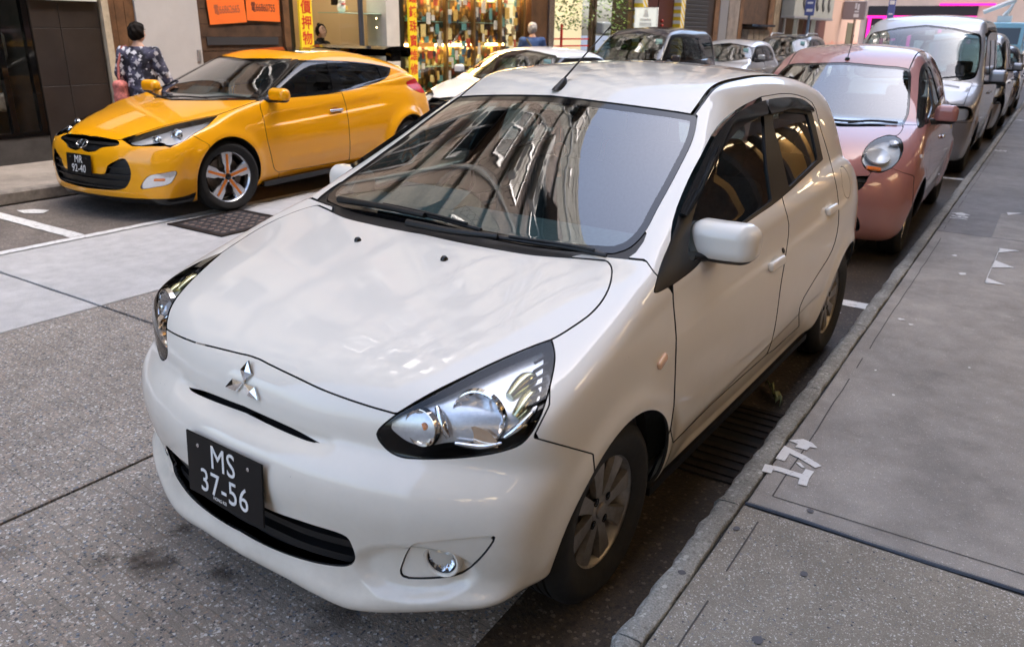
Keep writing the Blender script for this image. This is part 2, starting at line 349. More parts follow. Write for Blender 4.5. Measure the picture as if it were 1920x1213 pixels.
class Body:
    """half body (x >= 0) being cut into panels; the other half is the mirror image"""
    def __init__(s, f, lo, hi, h, loc, rz, paint, root):
        s.f = f; s.h = h; s.loc = np.array(loc); s.rz = rz; s.root = root; s.paint = paint
        s.V, s.T = surface(f, (-2.4*h, lo[1], lo[2]), hi, h)
        s.V, s.T = clip(s.V, s.T, -s.V[:, 0]); s.V[np.abs(s.V[:, 0]) < 1e-5, 0] = 0
    def px(s, V):
        c, q = math.cos(s.rz), math.sin(s.rz); W = np.c_[c*V[:, 0]-q*V[:, 1], q*V[:, 0]+c*V[:, 1], V[:, 2]]+s.loc
        return photo_px(W)
    def field(s, V, spec):
        """spec: ('px', pts) outline read off the photograph | ('yz', pts) | ('xz', pts) | ('xy', pts) | callable ; optional limits (axis, lo, hi)"""
        if callable(spec): return spec(V)
        kind, pts = spec[:2]; lim = spec[2] if len(spec) > 2 else []
        n = spec[3] if len(spec) > 3 else 6
        poly = spline(pts, n) if n > 1 else np.array(pts, float)
        if kind == 'px':
            q, dep = s.px(V); d = box_sdf(q, poly, 40)*dep/FPX
        else:
            a, b = {'yz': (1, 2), 'xz': (0, 2), 'xy': (0, 1)}[kind]; d = box_sdf(V[:, [a, b]], poly, .1)
        for (ax, lo, hi) in lim: d = np.maximum(d, np.maximum(lo-V[:, ax], V[:, ax]-hi))
        return d
    def take(s, spec, gap=.004):
        """cut a panel out of what is left of the body"""
        d = s.field(s.V, spec); piece = clip(s.V, s.T, d+gap/2); s.V, s.T = clip(s.V, s.T, gap/2-d); return piece
    def drop(s, spec): d = s.field(s.V, spec); s.V, s.T = clip(s.V, s.T, -d)
    def panel(s, name, piece, mat, off=0, flange=.012, split=True, parent=None, flange_mat=None, thick=False, label=None, share=.34):
        """mesh objects of a panel: one across the centre line, or a left and a right one"""
        V, T = piece
        if len(T) == 0: return []
        if mat is s.paint and flange > 0 and flange_mat is None: flange_mat = SHUT
        g = grad(s.f, V); N = g/(np.linalg.norm(g, axis=1, keepdims=True)+1e-9); V = V+N*off
        T = main_islands(T, V, share)
        B = boundary(T); B = B[~((V[B[:, 0], 0] < 1e-4) & (V[B[:, 1], 0] < 1e-4))]; nT = len(T); LN = N[T].reshape(-1, 3)
        if flange and len(B):
            ids = np.unique(B); mp = -np.ones(len(V), int); mp[ids] = np.arange(len(ids)); n0 = len(V)
            bot = V[ids]-N[ids]*flange; c0 = V[ids, 0] < 1e-4; bot[c0, 0] = 0
            e = V[B[:, 1]]-V[B[:, 0]]; fn = np.cross(e, N[B[:, 0]]); vn = np.zeros((len(ids), 3)); np.add.at(vn, mp[B[:, 0]], fn); np.add.at(vn, mp[B[:, 1]], fn)
            vn /= np.linalg.norm(vn, axis=1, keepdims=True)+1e-12
            a, b = mp[B[:, 0]], mp[B[:, 1]]; F2_ = np.vstack([np.c_[B[:, 1], B[:, 0], a+n0], np.c_[B[:, 1], a+n0, b+n0]])
            LN = np.vstack([LN, np.stack([vn[b], vn[a], vn[a]], 1).reshape(-1, 3), np.stack([vn[b], vn[a], vn[b]], 1).reshape(-1, 3)])
            V = np.vstack([V, bot]); T = np.vstack([T, F2_])
        used = np.zeros(len(V), bool); used[T.ravel()] = 1; V = V[used]; T = (np.cumsum(used)-1)[T]
        mi = np.zeros(len(T), np.int32)
        if flange_mat is not None: mi[nT:] = 1
        mats = [mat] if flange_mat is None else [mat, flange_mat]
        VM = V*[-1, 1, 1]; LM = (LN*[-1, 1, 1]).reshape(-1, 3, 3)[:, ::-1].reshape(-1, 3); outs = []; nV = len(V)
        if split: sets = [(V, T, LN, mi), (VM, T[:, ::-1], LM, mi)]
        else:                                   # weld the halves along the centre line
            c = np.abs(V[:, 0]) < 1e-4; mapm = np.where(c, np.arange(nV), nV+np.cumsum(~c)-1)
            sets = [(np.vstack([V, VM[~c]]), np.vstack([T, mapm[T[:, ::-1]]]), np.vstack([LN, LM]), np.r_[mi, mi])]
        for v, t, nn, m in sets:
            o = mesh_obj(name, v, t, mats, parent or s.root, True, None, None)
            o.data.normals_split_custom_set(nn.tolist())
            if len(mats) > 1: o.data.polygons.foreach_set('material_index', m)
            if label: o['label'] = label
            outs.append(o)
        return outs
    def rest(s, name='body_shell', mat=None):
        return s.panel(name, (s.V, s.T), mat or s.paint, split=False)
    def hit(s, u, v, lo=.3, hi=30):
        """where the photograph's ray through pixel (u, v) meets this body, in the car's own axes (+ normal)"""
        d = np.array([(u-PW/2)/FPX, -(v-PH/2)/FPX, 1.]) @ CAM_R; c, q = math.cos(-s.rz), math.sin(-s.rz)
        o = CAM_POS-s.loc; M = np.array([[c, -q, 0], [q, c, 0], [0, 0, 1]]); o = M @ o; d = M @ d
        a, b = lo, hi
        for n_ in (1500, 60, 60):
            t = np.linspace(a, b, n_); P = o+t[:, None]*d; val = s.f(np.c_[np.abs(P[:, 0]), P[:, 1:]]); k = np.argmax(val < 0)
            if val[k] >= 0: return None, None
            a, b = t[max(k-1, 0)], t[k]
        p = o+b*d; g = grad(s.f, np.array([[abs(p[0]), p[1], p[2]]]))[0]; g[0] *= 1 if p[0] >= 0 else -1
        return p, g/np.linalg.norm(g)

# ------------------------------------------------------------------ lettering
def text_obj(name, body, size, mat, parent=None, M=None, depth=.0008, bold=0, sx=1, align='CENTER', spacing=1.0):
    cu = bpy.data.curves.new(name+'_curve', 'FONT'); cu.body = body; cu.size = size; cu.align_x = align; cu.align_y = 'CENTER'; cu.extrude = depth; cu.offset = bold; cu.space_character = spacing
    cu.resolution_u = 4
    t = bpy.data.objects.new(name+'_tmp', cu); me = t.to_mesh().copy(); me.name = name
    bpy.data.objects.remove(t); bpy.data.curves.remove(cu)
    me.materials.clear(); me.materials.append(mat)
    if sx != 1: me.transform(Matrix.Diagonal((sx, 1, 1, 1)))
    if M is not None: me.transform(M)
    return link(bpy.data.objects.new(name, me), parent)
def frame(o, xaxis, up):
    """matrix: local x along xaxis, local y along up (both world), z out"""
    x = Vector(xaxis).normalized(); z = x.cross(Vector(up)).normalized(); y = z.cross(x)
    return Matrix(((x.x, y.x, z.x, o[0]), (x.y, y.y, z.y, o[1]), (x.z, y.z, z.z, o[2]), (0, 0, 0, 1)))
def orient(p, n, up=(0, 0, 1)):
    """matrix at p: local z along n, local y as near up as possible"""
    z = Vector(n).normalized(); x = Vector(up).cross(z).normalized(); y = z.cross(x)
    return Matrix(((x.x, y.x, z.x, p[0]), (x.y, y.y, z.y, p[1]), (x.z, y.z, z.z, p[2]), (0, 0, 0, 1)))
def mirror_copy(o, parent=None):
    """the same part on the other side of its car"""
    me = o.data.copy(); me.transform(o.matrix_basis); me.transform(Matrix.Diagonal((-1, 1, 1, 1))); me.flip_normals()
    c = bpy.data.objects.new(o.name.split('.')[0], me); link(c, parent or o.parent)
    if 'label' in o: c['label'] = o['label']
    return c
def rbox_field(c, d, r, p=4):
    """superellipsoid-ish rounded box"""
    c = np.array(c); d = np.array(d)
    def f(P):
        q = np.abs(P-c)-(d-r); return np.linalg.norm(np.maximum(q, 0), axis=1)+np.minimum(q.max(1), 0)-r
    return f
def soft(name, f, lo, hi, h, mat, parent, M=None):
    V, T = surface(f, lo, hi, h); g = grad(f, V, h/4); N = g/(np.linalg.norm(g, axis=1, keepdims=True)+1e-9)
    if M is not None:
        A = np.array(M); V = V @ A[:3, :3].T+A[:3, 3]; N = N @ A[:3, :3].T
    return mesh_obj(name, V, T, mat, parent, True, None, N)

# ------------------------------------------------------------------ wheels
def wheel(root, x, y, side, rad, rim_r, width, style, steer=0, tag_light=False):
    """wheel part (> tyre, rim, spokes ...) with its outer face towards side*x"""
    w = empty('wheel', (x, y, rad), 0, root); w.rotation_euler = (0, 0, steer)
    s = side; m = MB(); hw = width/2; n = 56
    prof = [(rim_r-.012, -hw*.8), (rim_r+.012, -hw*.98), ((rad+rim_r)/2, -hw*1.06), (rad-.022, -hw*.95), (rad-.006, -hw*.74), (rad, -hw*.55)]
    for g in (-.36, 0, .36): prof += [(rad, hw*(g-.06)), (rad-.008, hw*(g-.05)), (rad-.008, hw*(g+.05)), (rad, hw*(g+.06))]
    prof += [(rad, hw*.55), (rad-.006, hw*.74), (rad-.022, hw*.95), ((rad+rim_r)/2+.01, hw*1.06), ((rad+rim_r)/2+.004, hw*1.075), ((rad+rim_r)/2-.004, hw*1.06), (rim_r+.012, hw*.98), (rim_r-.012, hw*.8)]
    m.lathe([(r, h*s) for r, h in prof], n, 0, 'x'); m.build('tyre', RUBBER, w, True, 40)
    f = .80*hw
    m = MB(); m.lathe([(r, h*s) for r, h in [(rim_r-.004, -f), (rim_r-.03, -f*.6), (rim_r-.035, f*.2), (rim_r-.016, f*.92), (rim_r+.004, f*1.08), (rim_r+.010, f*1.06), (rim_r+.010, f*.95)]], n, 0, 'x')
    m.build('rim', style['rim'], w, True, 50)
    m = MB(); m.lathe([(r, h*s) for r, h in [(.02, 0), (rim_r*.72, 0), (rim_r*.72, -.02), (.02, -.02)]], 32, 0, 'x'); m.build('brake_disc', pmat('brake_disc', (.16, .13, .11), .5, .8, noise=.4, nscale=30), w, True, 40)
    m = MB(); m.box((-.05, -.05, rim_r*.35), (.02, .06, rim_r*.74)); m.build('brake_caliper', pmat('caliper', (.28, .24, .20), .6, .5), w)
    m = MB(); m.lathe([(rim_r-.034, -f*s*.9), (.03, -f*s*.9)], 24, 0, 'x'); m.build('wheel_backing', DARKVOID, w)
    k = style['n']
    for i in range(k):
        A = style.get('phase', 0)+2*math.pi*i/k; ca, sa = math.cos(A), math.sin(A); m = MB()
        rows = style['spoke']          # (radius fraction, half width, face height fraction)
        V = []; 
        for (r, wd, hh) in rows:
            r = r*rim_r
            for t, dz in ((-1, -.018), (-.86, 0), (.86, 0), (1, -.018)):
                p, q = r, t*wd; V.append((s*(f*hh+dz), p*ca-q*sa, p*sa+q*ca))
        F = []
        for a in range(len(rows)-1):
            for b in range(3): F.append((a*4+b, a*4+b+1, a*4+b+5, a*4+b+4)[::(1 if s > 0 else -1)])
        m.add(V, F); m.build('spoke', style['spoke_mat'], w, True, 30)
        if 'insert' in style:
            m = MB(); V = []
            for (r, wd, hh) in style['insert']:
                for t in (-1, 1): p, q = r*rim_r, t*wd; V.append((s*(f*hh+.003), p*ca-q*sa, p*sa+q*ca))
            F = [(2*a, 2*a+1, 2*a+3, 2*a+2)[::(1 if s > 0 else -1)] for a in range(len(style['insert'])-1)]
            m.add(V, F).build('spoke_insert', style['insert_mat'], w)
    hr = style.get('hub', .055); hh = rows[0][2]*f
    m = MB(); m.lathe([(r, h*s) for r, h in [(hr+.012, hh-.03), (hr, hh-.002), (hr*.95, hh+.002), (.001, hh+.003)]], 28, 0, 'x'); m.build('hub', style['spoke_mat'], w, True, 35)
    m = MB(); cr = style.get('cap', .027); m.lathe([(r, h*s) for r, h in [(cr, hh), (cr, hh+.006), (cr*.85, hh+.009), (.001, hh+.010)]], 24, 0, 'x'); m.build('centre_cap', style.get('cap_mat', style['spoke_mat']), w, True, 35)
    for i in range(style.get('lugs', 4)):
        A = style.get('lug_phase', .4)+2*math.pi*i/style.get('lugs', 4); c = (s*(hh-.004), style.get('lug_r', .05)*math.cos(A), style.get('lug_r', .05)*math.sin(A)); m = MB()
        m.lathe([(r, h*s) for r, h in [(.0135, 0), (.0135, .0075), (.010, .0075), (.010, .002), (.0075, .002), (.0075, .009), (.001, .010)]], 12, 0, 'x', c); m.build('wheel_nut', style.get('nut_mat', GLOSSBLACK), w, True, 30)
    return w
def liner(root, cy, rad, x0, x1, zc=.29):
    for s in (1, -1):
        m = MB(); n = 20; V = []
        for i in range(n+1):
            A = math.pi*(.03+.94*i/n); V += [(s*x0, cy+rad*math.cos(A), zc+rad*math.sin(A)), (s*x1, cy+rad*math.cos(A), zc+rad*math.sin(A))]
        F = [(2*i, 2*i+1, 2*i+3, 2*i+2) for i in range(n)]+[tuple(2*i for i in range(n+1))]
        m.add(V, F).build('wheel_arch_liner', DARKVOID, root)

# ------------------------------------------------------------------ cabin furniture seen through the glass
def seat(root, x, y, z=.30, w=.50, mat=None, rear=False):
    e = empty('rear_seat' if rear else 'front_seat', (x, y, z), 0, root); mat = mat or INTERIOR
    soft('cushion', rbox_field((0, 0, .10), (w/2, .25, .09), .07), (-w/2-.05, -.3, -.02), (w/2+.05, .3, .24), .03, mat, e)
    M = Matrix.Translation((0, .24, .12)) @ Matrix.Rotation(R(-16), 4, 'X')
    soft('backrest', rbox_field((0, 0, .30), (w/2-.01, .075, .32), .07), (-w/2-.05, -.12, -.08), (w/2+.05, .12, .7), .03, mat, e, M)
    for hx in ((0,) if not rear else (-w*.3, w*.3)):
        soft('headrest', rbox_field((hx, .0, .70), (.125, .05, .085), .045), (hx-.17, -.08, .58), (hx+.17, .08, .82), .022, mat, e, M)
    return e
def steering_wheel(root, x, y, z, tilt=-28):
    M = Matrix.Translation((x, y, z)) @ Matrix.Rotation(R(90+tilt), 4, 'X'); m = MB()
    ring = [M @ Vector((.18*math.cos(a), .18*math.sin(a), 0)) for a in np.linspace(0, 2*math.pi, 33)[:-1]]
    m.tube(ring, .014, 8, closed=True)
    for a in (20, 160, 270): m.tube([M @ Vector((0, 0, -.01)), M @ Vector((.17*math.cos(R(a)), .17*math.sin(R(a)), 0))], .013, 6)
    m.lathe([(.06, 0), (.055, .02), (.001, .025)], 16); n = 16*3
    m.v[-n:] = [tuple(M @ Vector(p)) for p in m.v[-n:]]
    return m.build('steering_wheel', INTERIOR, root, True, 50)
def cabin(root, wy0, wy1, hw, dash_y, dash_z, floor_z, seat_y, rear_y, roof_z, rhd=True, seat_mat=None, x_in=None):
    """tub, dashboard, wheel, seats"""
    s = -1 if rhd else 1; m = MB(); z1 = dash_z-.12
    m.box((-hw, wy0, floor_z), (hw, wy1, floor_z+.02)); m.box((-hw, wy0, floor_z+.02), (-hw+.02, wy1, z1)); m.box((hw-.02, wy0, floor_z+.02), (hw, wy1, z1)); m.box((-hw+.02, wy1-.02, floor_z+.02), (hw-.02, wy1, z1)); m.box((-hw+.02, wy0, floor_z+.02), (hw-.02, wy0+.02, z1))
    m.build('cabin_floor', INTERIOR, root)
    m = MB(); m.prism([(dash_y-.42, dash_z-.05), (dash_y-.25, dash_z-.005), (dash_y-.05, dash_z+.005), (dash_y+.02, dash_z-.03), (dash_y+.05, dash_z-.12), (dash_y-.02, dash_z-.35), (dash_y-.40, dash_z-.35)], 0, -hw+.03, hw-.03)
    m.prism([(dash_y-.14, dash_z), (dash_y-.02, dash_z+.055), (dash_y+.035, dash_z+.035), (dash_y+.04, dash_z-.05)], 0, s*.36-.17, s*.36+.17)
    m.build('dashboard', INTERIOR_L, root)
    steering_wheel(root, s*.36, dash_y+.14, dash_z-.06)
    for sx in (-.36, .36): seat(root, sx, seat_y, floor_z+.08, .5, seat_mat)
    if rear_y: seat(root, 0, rear_y, floor_z+.10, 1.2, seat_mat, True)
def number_plate(root, M, w, h, rows, tsize, small=None):
    pl = MB().cbox((0, 0, 0), (w, h, .006), bev=.0025, M=M).build('number_plate', pmat('plate_black', (.006, .006, .0065), .35, spec=.25, noise=.2, nscale=40), root)
    wm = pmat('plate_white', (.78, .78, .76), .45, noise=.08, nscale=90)
    for (t, dx, dy) in rows: text_obj('plate_lettering', t, tsize, wm, pl, M @ Matrix.Translation((dx, dy, .0045)), .0006, 0, .88, spacing=1.06)
    if small: text_obj('plate_lettering', small, tsize*.14, wm, pl, M @ Matrix.Translation((-.02, -h*.42, .0045)), .0004, 0, .9)
    for sx in (-1, 1):
        m = MB(); m.lathe([(.006, .003), (.006, .0055), (.001, .0065)], 10); m.v = [tuple(M @ Vector((p[0]+sx*w*.33, p[1]+h*.33, p[2]))) for p in m.v]; m.build('screw', RIM_SILVER, pl, True)
    return pl
def strip_along(B, pts, w, t, off=0, smoothn=6, taper=None):
    """a bar laid along photograph points on body B: list of (centre, normal)"""
    out = []
    for (u, v) in spline(pts, smoothn, closed=False):
        p, n = B.hit(u, v)
        if p is not None: out.append((p+n*off, n))
    return out

# ------------------------------------------------------------------ generic car: two smooth volumes, cut into panels
def car_field(S):
    gh = S.get('gh', .02); low = F2(S['low'], gh); cab = F2(S['cab'], gh); hw = C1(S['hw']); cw = C1(S['cw']); tap = C1(S['tap']); ctap = C1(S['ctap']); bump = C1(S['bump'])
    hb, (kb, kt, zb, zt), crown, wb, fl, ar, zc = S['hb'], S['k'], S['crown'], S['wb'], S['flare'], S['arch'], S['wr']; L_ = S['len']; extra = S.get('extra'); zh0, zh1 = S.get('hz', (.58, .80))
    def f(P):
        x, y, z = np.abs(P[:, 0]), P[:, 1], P[:, 2]
        h_ = hb*np.minimum(x/.75, 1.2)**2.2; b0 = bump(x); b = b0+(h_-b0)*sst(zh0, zh1, z); fr = 1-sst(.2, .9, y); rr = sst(L_-1.6, L_-.7, y)
        a = low(y-b*fr+rr*(.17*(x/.8)**3), z+.022*(x/.75)**3*(1-sst(-.2, .3, y)))
        w = hw(z)+tap(y)
        for cy in (0, wb):
            r = np.hypot(y-cy, z-zc); w = w+(fl if np.isscalar(fl) else fl[0 if cy == 0 else 1])*np.exp(-((r-ar-.01)/.06)**2)*sst(.12, .3, z)
        if extra: w = w+extra(x, y, z)
        lo = smax(a, (x-w)*.97, S.get('rl', .08))
        k = kb+np.clip((z-zb)/(zt-zb), -.2, 1.1)*(kt-kb); ym = S.get('ymid', 1.3)
        yc = y-k*x*x*(1-sst(ym-.4, ym+.6, y))+.22*x*x*sst(L_-2.0, L_-1.1, y); zz = z+crown*(x/.6)**2*sst(ym-.35, ym+.3, y)
        return smin(lo, smax(cab(yc, zz), (x-cw(z)-ctap(y))*.9, S.get('rc', .08)), .025)
    return f
def door_mirror(root, paint, c, d, r, trim=True, stalk=None):
    """mirror shells on both sides; c centre, d half sizes"""
    fn = rbox_field(c, d, r); V, T = surface(fn, np.array(c)-d-np.array([.03]*3), np.array(c)+d+np.array([.03]*3), .012)
    def mk(nm, V, T, mt, par):
        g = grad(fn, V, .003); return mesh_obj(nm, V, T, mt, par, True, None, g/(np.linalg.norm(g, axis=1, keepdims=True)+1e-9))
    zt = c[2]-d[2]*.62; mo = mk('door_mirror', *clip(V, T, zt-V[:, 2]), paint, root); o2 = mirror_copy(mo)
    t = mk('mirror_trim', *clip(V, T, V[:, 2]-zt), BLACK, mo); mirror_copy(t, o2)
    m = MB(); m.tube([stalk or (c[0]-d[0]-.06, c[1]-.04, c[2]-d[2]*.8), (c[0]-d[0]*.3, c[1], c[2]-d[2]*.75)], [.03, .02], 8); t = m.build('mirror_stalk', BLACK, mo, True, 60); mirror_copy(t, o2)
def handle_at(B, root, yz, mat, dims=(.09, .018, .014), rec=None):
    """door handle on the body's side at (y, z)"""
    y, z = yz; lo, hi = 0., 1.2
    for _ in range(40):
        m = (lo+hi)/2
        if B.f(np.array([[m, y, z]]))[0] < 0: lo = m
        else: hi = m
    p = np.array([lo, y, z]); n = grad(B.f, p[None])[0]; n /= np.linalg.norm(n)
    o = soft('door_handle', rbox_field((0, 0, 0), dims, min(dims)*.95), (-dims[0]-.02, -dims[1]-.02, -dims[2]-.02), (dims[0]+.02, dims[1]+.02, dims[2]+.02), .01, mat, root, orient(p+n*.012, n)); mirror_copy(o)
def build_car(S, h):
    root = empty('parked_car', S['loc'], S['rz']); tag(root, S['label'], S.get('cat', 'car'), 'cars parked along the street'); paint = S['paint']
    B = Body(car_field(S), (0, S['lo'][1], .08), (S['hi'][0], S['hi'][1], S['hi'][2]), h, S['loc'], S['rz'], paint, root); zc, ar, wb = S['wr'], S['arch'], S['wb']
    for cy in (0, wb): B.drop(lambda V: np.where(V[:, 0] > .3, np.hypot(V[:, 1]-cy, V[:, 2]-zc)-ar, 1))
    P = B.panel; gl = glass_mat('windscreen_glass', (.46, .62, .62), 2.6); gd = S.get('side_glass', glass_mat('door_glass', (.36, .40, .385), 1.3)); lens = glass_mat('lamp_lens', (.95, .96, .97), .9)
    lamp_mat = S.get('lamp_mat', CHROME); parts = {}
    for (nm, spec, gap) in S['cuts']: parts[nm] = B.take(spec, gap)
    for nm, pc in parts.items():
        if len(pc[1]) == 0: continue
        if nm == 'windscreen':
            V, T = pc; sp = [c for c in S['cuts'] if c[0] == nm][0][1]; d = B.field(V, sp); ws = P('windscreen', clip(V, T, d+.02), gl, off=-.003, flange=0, split=False)
            if ws: P('screen_border', clip(V, T, -(d+.02)), GLOSSBLACK, off=-.003, flange=.008, split=False, parent=ws[0])
        elif nm.startswith('side_glazing'):
            V, T = pc
            for g in S['glass']:
                d = B.field(V, g); gp = clip(V, T, d); V, T = clip(V, T, -d); P('door_window', gp, gd, off=-.005, flange=.003)
            P('window_frame', (V, T), GLOSSBLACK, off=.001)
        elif nm == 'rear_window': P(nm, pc, gd, off=-.003, split=False)
        elif nm == 'headlamp':
            P(nm, pc, lens, flange=.005, flange_mat=GLOSSBLACK); P('headlamp_bucket', pc, lamp_mat, off=-.05, flange=-.045)
        elif nm in ('grille', 'lower_grille'):
            P(nm, pc, BLACK, off=-.035, flange=-.034, split=False); V, T = pc; z0, z1 = V[:, 2].min(), V[:, 2].max(); k = max(1, int((z1-z0)/.055))
            for i in range(k): P('grille_bar', clip(V, T, np.abs(V[:, 2]-(z0+(z1-z0)*(i+.5)/k))-.009), BLACK, off=-.014, flange=.02, split=False)
        elif nm == 'fog_lamp': P(nm, pc, S.get('fog_mat', CHROME), off=-.008, flange=-.004); 
        elif nm == 'tail_lamp': P(nm, pc, pmat('red_lens', (.55, .006, .010), .15, spec=.2), flange=.008)
        elif nm in ('front_door', 'rear_door', 'front_wing', 'pillar', 'bumper_insert', 'side_moulding'): P(nm, pc, S.get('mats', {}).get(nm, paint))
        else: P(nm, pc, S.get('mats', {}).get(nm, paint), split=False)
    B.rest('body_shell')
    z0 = S.get('under', .2); MB().box((-.68, -.45, z0-.02), (.68, S['len']-1.1, z0)).build('underbody', DARKVOID, root)
    tw = S.get('tw', .18); hwid = S['track']
    for cy in (0, wb): liner(root, cy, ar+.03, .45, hwid-.06+tw/2, zc)
    for cy in (0, wb):
        for s in (1, -1): wheel(root, s*hwid, cy, s, zc, S['rim'], tw, S['style'], S.get('steer', 0) if cy == 0 else 0)
    if 'cabin' in S: cabin(root, *S['cabin'])
    if 'mirror' in S: door_mirror(root, paint, *S['mirror'])
    for hnd in S.get('handles', []): handle_at(B, root, hnd, S.get('handle_mat', paint))
    return B, root
def spokes(n, mat, w0=.020, w1=.034, **k):
    return dict(rim=mat, spoke_mat=mat, n=n, spoke=[(.2, w0, .78), (.5, (w0+w1)/2*.95, .86), (.8, w1*.9, .90), (.965, w1, .86)], hub=.05, cap=.028, lugs=k.get('lugs', 4), lug_r=.05, **{a: b for a, b in k.items() if a != 'lugs'})

# ------------------------------------------------------------------ ground
def aggregate_mat(name, matrix, stones, scale, amount, rough=.85, bump=.0015, big=.25, stain=None, scratches=True, chips=0):
    """exposed-aggregate concrete: small stones of several colours in a cement matrix, with large-scale grime"""
    m, nt, N, L, b = mat_new(name); b.inputs['Roughness'].default_value = rough; b.inputs['Specular IOR Level'].default_value = .3
    tc = N.new('ShaderNodeTexCoord'); geo = N.new('ShaderNodeNewGeometry'); pos = geo.outputs['Position']
    warp = N.new('ShaderNodeTexNoise'); warp.inputs['Scale'].default_value = scale*1.2; L.new(pos, warp.inputs['Vector'])
    wa = N.new('ShaderNodeMixRGB'); wa.blend_type = 'LINEAR_LIGHT'; wa.inputs[0].default_value = .006; L.new(pos, wa.inputs[1]); L.new(warp.outputs['Color'], wa.inputs[2])
    v = N.new('ShaderNodeTexVoronoi'); v.inputs['Scale'].default_value = scale; v.inputs['Randomness'].default_value = 1; L.new(wa.outputs[0], v.inputs['Vector'])
    sep = N.new('ShaderNodeSeparateColor'); L.new(v.outputs['Color'], sep.inputs[0])
    rp = N.new('ShaderNodeValToRGB'); rp.color_ramp.interpolation = 'CONSTANT'; el = rp.color_ramp.elements
    while len(el) < len(stones): el.new(.5)
    for i, (p, c) in enumerate(stones): el[i].position = p; el[i].color = (*c, 1)
    L.new(sep.outputs[0], rp.inputs[0])
    thr = N.new('ShaderNodeMath'); thr.operation = 'MULTIPLY_ADD'; thr.inputs[1].default_value = .45; thr.inputs[2].default_value = amount-.22; L.new(sep.outputs[1], thr.inputs[0])
    lt = N.new('ShaderNodeMath'); lt.operation = 'LESS_THAN'; L.new(v.outputs['Distance'], lt.inputs[0]); L.new(thr.outputs[0], lt.inputs[1])
    fine = N.new('ShaderNodeTexNoise'); fine.inputs['Scale'].default_value = scale*3; fine.inputs['Detail'].default_value = 5; L.new(pos, fine.inputs['Vector'])
    fr = N.new('ShaderNodeValToRGB'); fr.color_ramp.elements[0].position = .3; fr.color_ramp.elements[1].position = .75
    fr.color_ramp.elements[0].color = (*[c*.62 for c in matrix], 1); fr.color_ramp.elements[1].color = (*[min(1, c*1.3) for c in matrix], 1); L.new(fine.outputs[0], fr.inputs[0])
    mx = N.new('ShaderNodeMixRGB'); L.new(lt.outputs[0], mx.inputs[0]); L.new(fr.outputs[0], mx.inputs[1]); L.new(rp.outputs[0], mx.inputs[2]); last = mx.outputs[0]
    if chips:
        v2 = N.new('ShaderNodeTexVoronoi'); v2.inputs['Scale'].default_value = scale*.33; L.new(wa.outputs[0], v2.inputs['Vector']); s2 = N.new('ShaderNodeSeparateColor'); L.new(v2.outputs['Color'], s2.inputs[0])
        l2 = N.new('ShaderNodeMath'); l2.operation = 'LESS_THAN'; l2.inputs[1].default_value = chips; L.new(v2.outputs['Distance'], l2.inputs[0]); g2 = N.new('ShaderNodeMath'); g2.operation = 'GREATER_THAN'; g2.inputs[1].default_value = .72; L.new(s2.outputs[0], g2.inputs[0])
        mm = N.new('ShaderNodeMath'); mm.operation = 'MULTIPLY'; L.new(l2.outputs[0], mm.inputs[0]); L.new(g2.outputs[0], mm.inputs[1])
        mc = N.new('ShaderNodeMixRGB'); mc.inputs[2].default_value = (.055, .065, .09, 1); L.new(mm.outputs[0], mc.inputs[0]); L.new(last, mc.inputs[1]); last = mc.outputs[0]
    g = N.new('ShaderNodeTexNoise'); g.inputs['Scale'].default_value = 1.7; g.inputs['Detail'].default_value = 8; g.inputs['Roughness'].default_value = .65; L.new(pos, g.inputs['Vector'])
    gr = N.new('ShaderNodeMapRange'); gr.inputs['From Min'].default_value = .3; gr.inputs['From Max'].default_value = .7; gr.inputs['To Min'].default_value = 1-big; gr.inputs['To Max'].default_value = 1+big*.5; L.new(g.outputs[0], gr.inputs[0])
    mg = N.new('ShaderNodeMixRGB'); mg.blend_type = 'MULTIPLY'; mg.inputs[0].default_value = 1; L.new(last, mg.inputs[1]); L.new(gr.outputs[0], mg.inputs[2]); last = mg.outputs[0]
    g7 = N.new('ShaderNodeTexNoise'); g7.inputs['Scale'].default_value = 9; g7.inputs['Detail'].default_value = 4; L.new(pos, g7.inputs['Vector']); r7 = N.new('ShaderNodeMapRange'); r7.inputs['From Min'].default_value = .3; r7.inputs['From Max'].default_value = .7; r7.inputs['To Min'].default_value = .89; r7.inputs['To Max'].default_value = 1.07; L.new(g7.outputs[0], r7.inputs[0])
    m7 = N.new('ShaderNodeMixRGB'); m7.blend_type = 'MULTIPLY'; m7.inputs[0].default_value = 1; L.new(last, m7.inputs[1]); L.new(r7.outputs[0], m7.inputs[2]); last = m7.outputs[0]
    if scratches:
        w = N.new('ShaderNodeTexWave'); w.inputs['Scale'].default_value = 5; w.inputs['Distortion'].default_value = 1.2; w.inputs['Detail'].default_value = 3; mp = N.new('ShaderNodeMapping'); mp.inputs['Rotation'].default_value = (0, 0, R(3)); L.new(pos, mp.inputs[0]); L.new(mp.outputs[0], w.inputs['Vector']); w.bands_direction = 'Y'
        wr = N.new('ShaderNodeMapRange'); wr.inputs['From Min'].default_value = 0; wr.inputs['From Max'].default_value = .03; wr.inputs['To Min'].default_value = .72; wr.inputs['To Max'].default_value = 1; L.new(w.outputs['Fac'], wr.inputs[0])
        ms = N.new('ShaderNodeMixRGB'); ms.blend_type = 'MULTIPLY'; ms.inputs[0].default_value = 1; L.new(last, ms.inputs[1]); L.new(wr.outputs[0], ms.inputs[2]); last = ms.outputs[0]
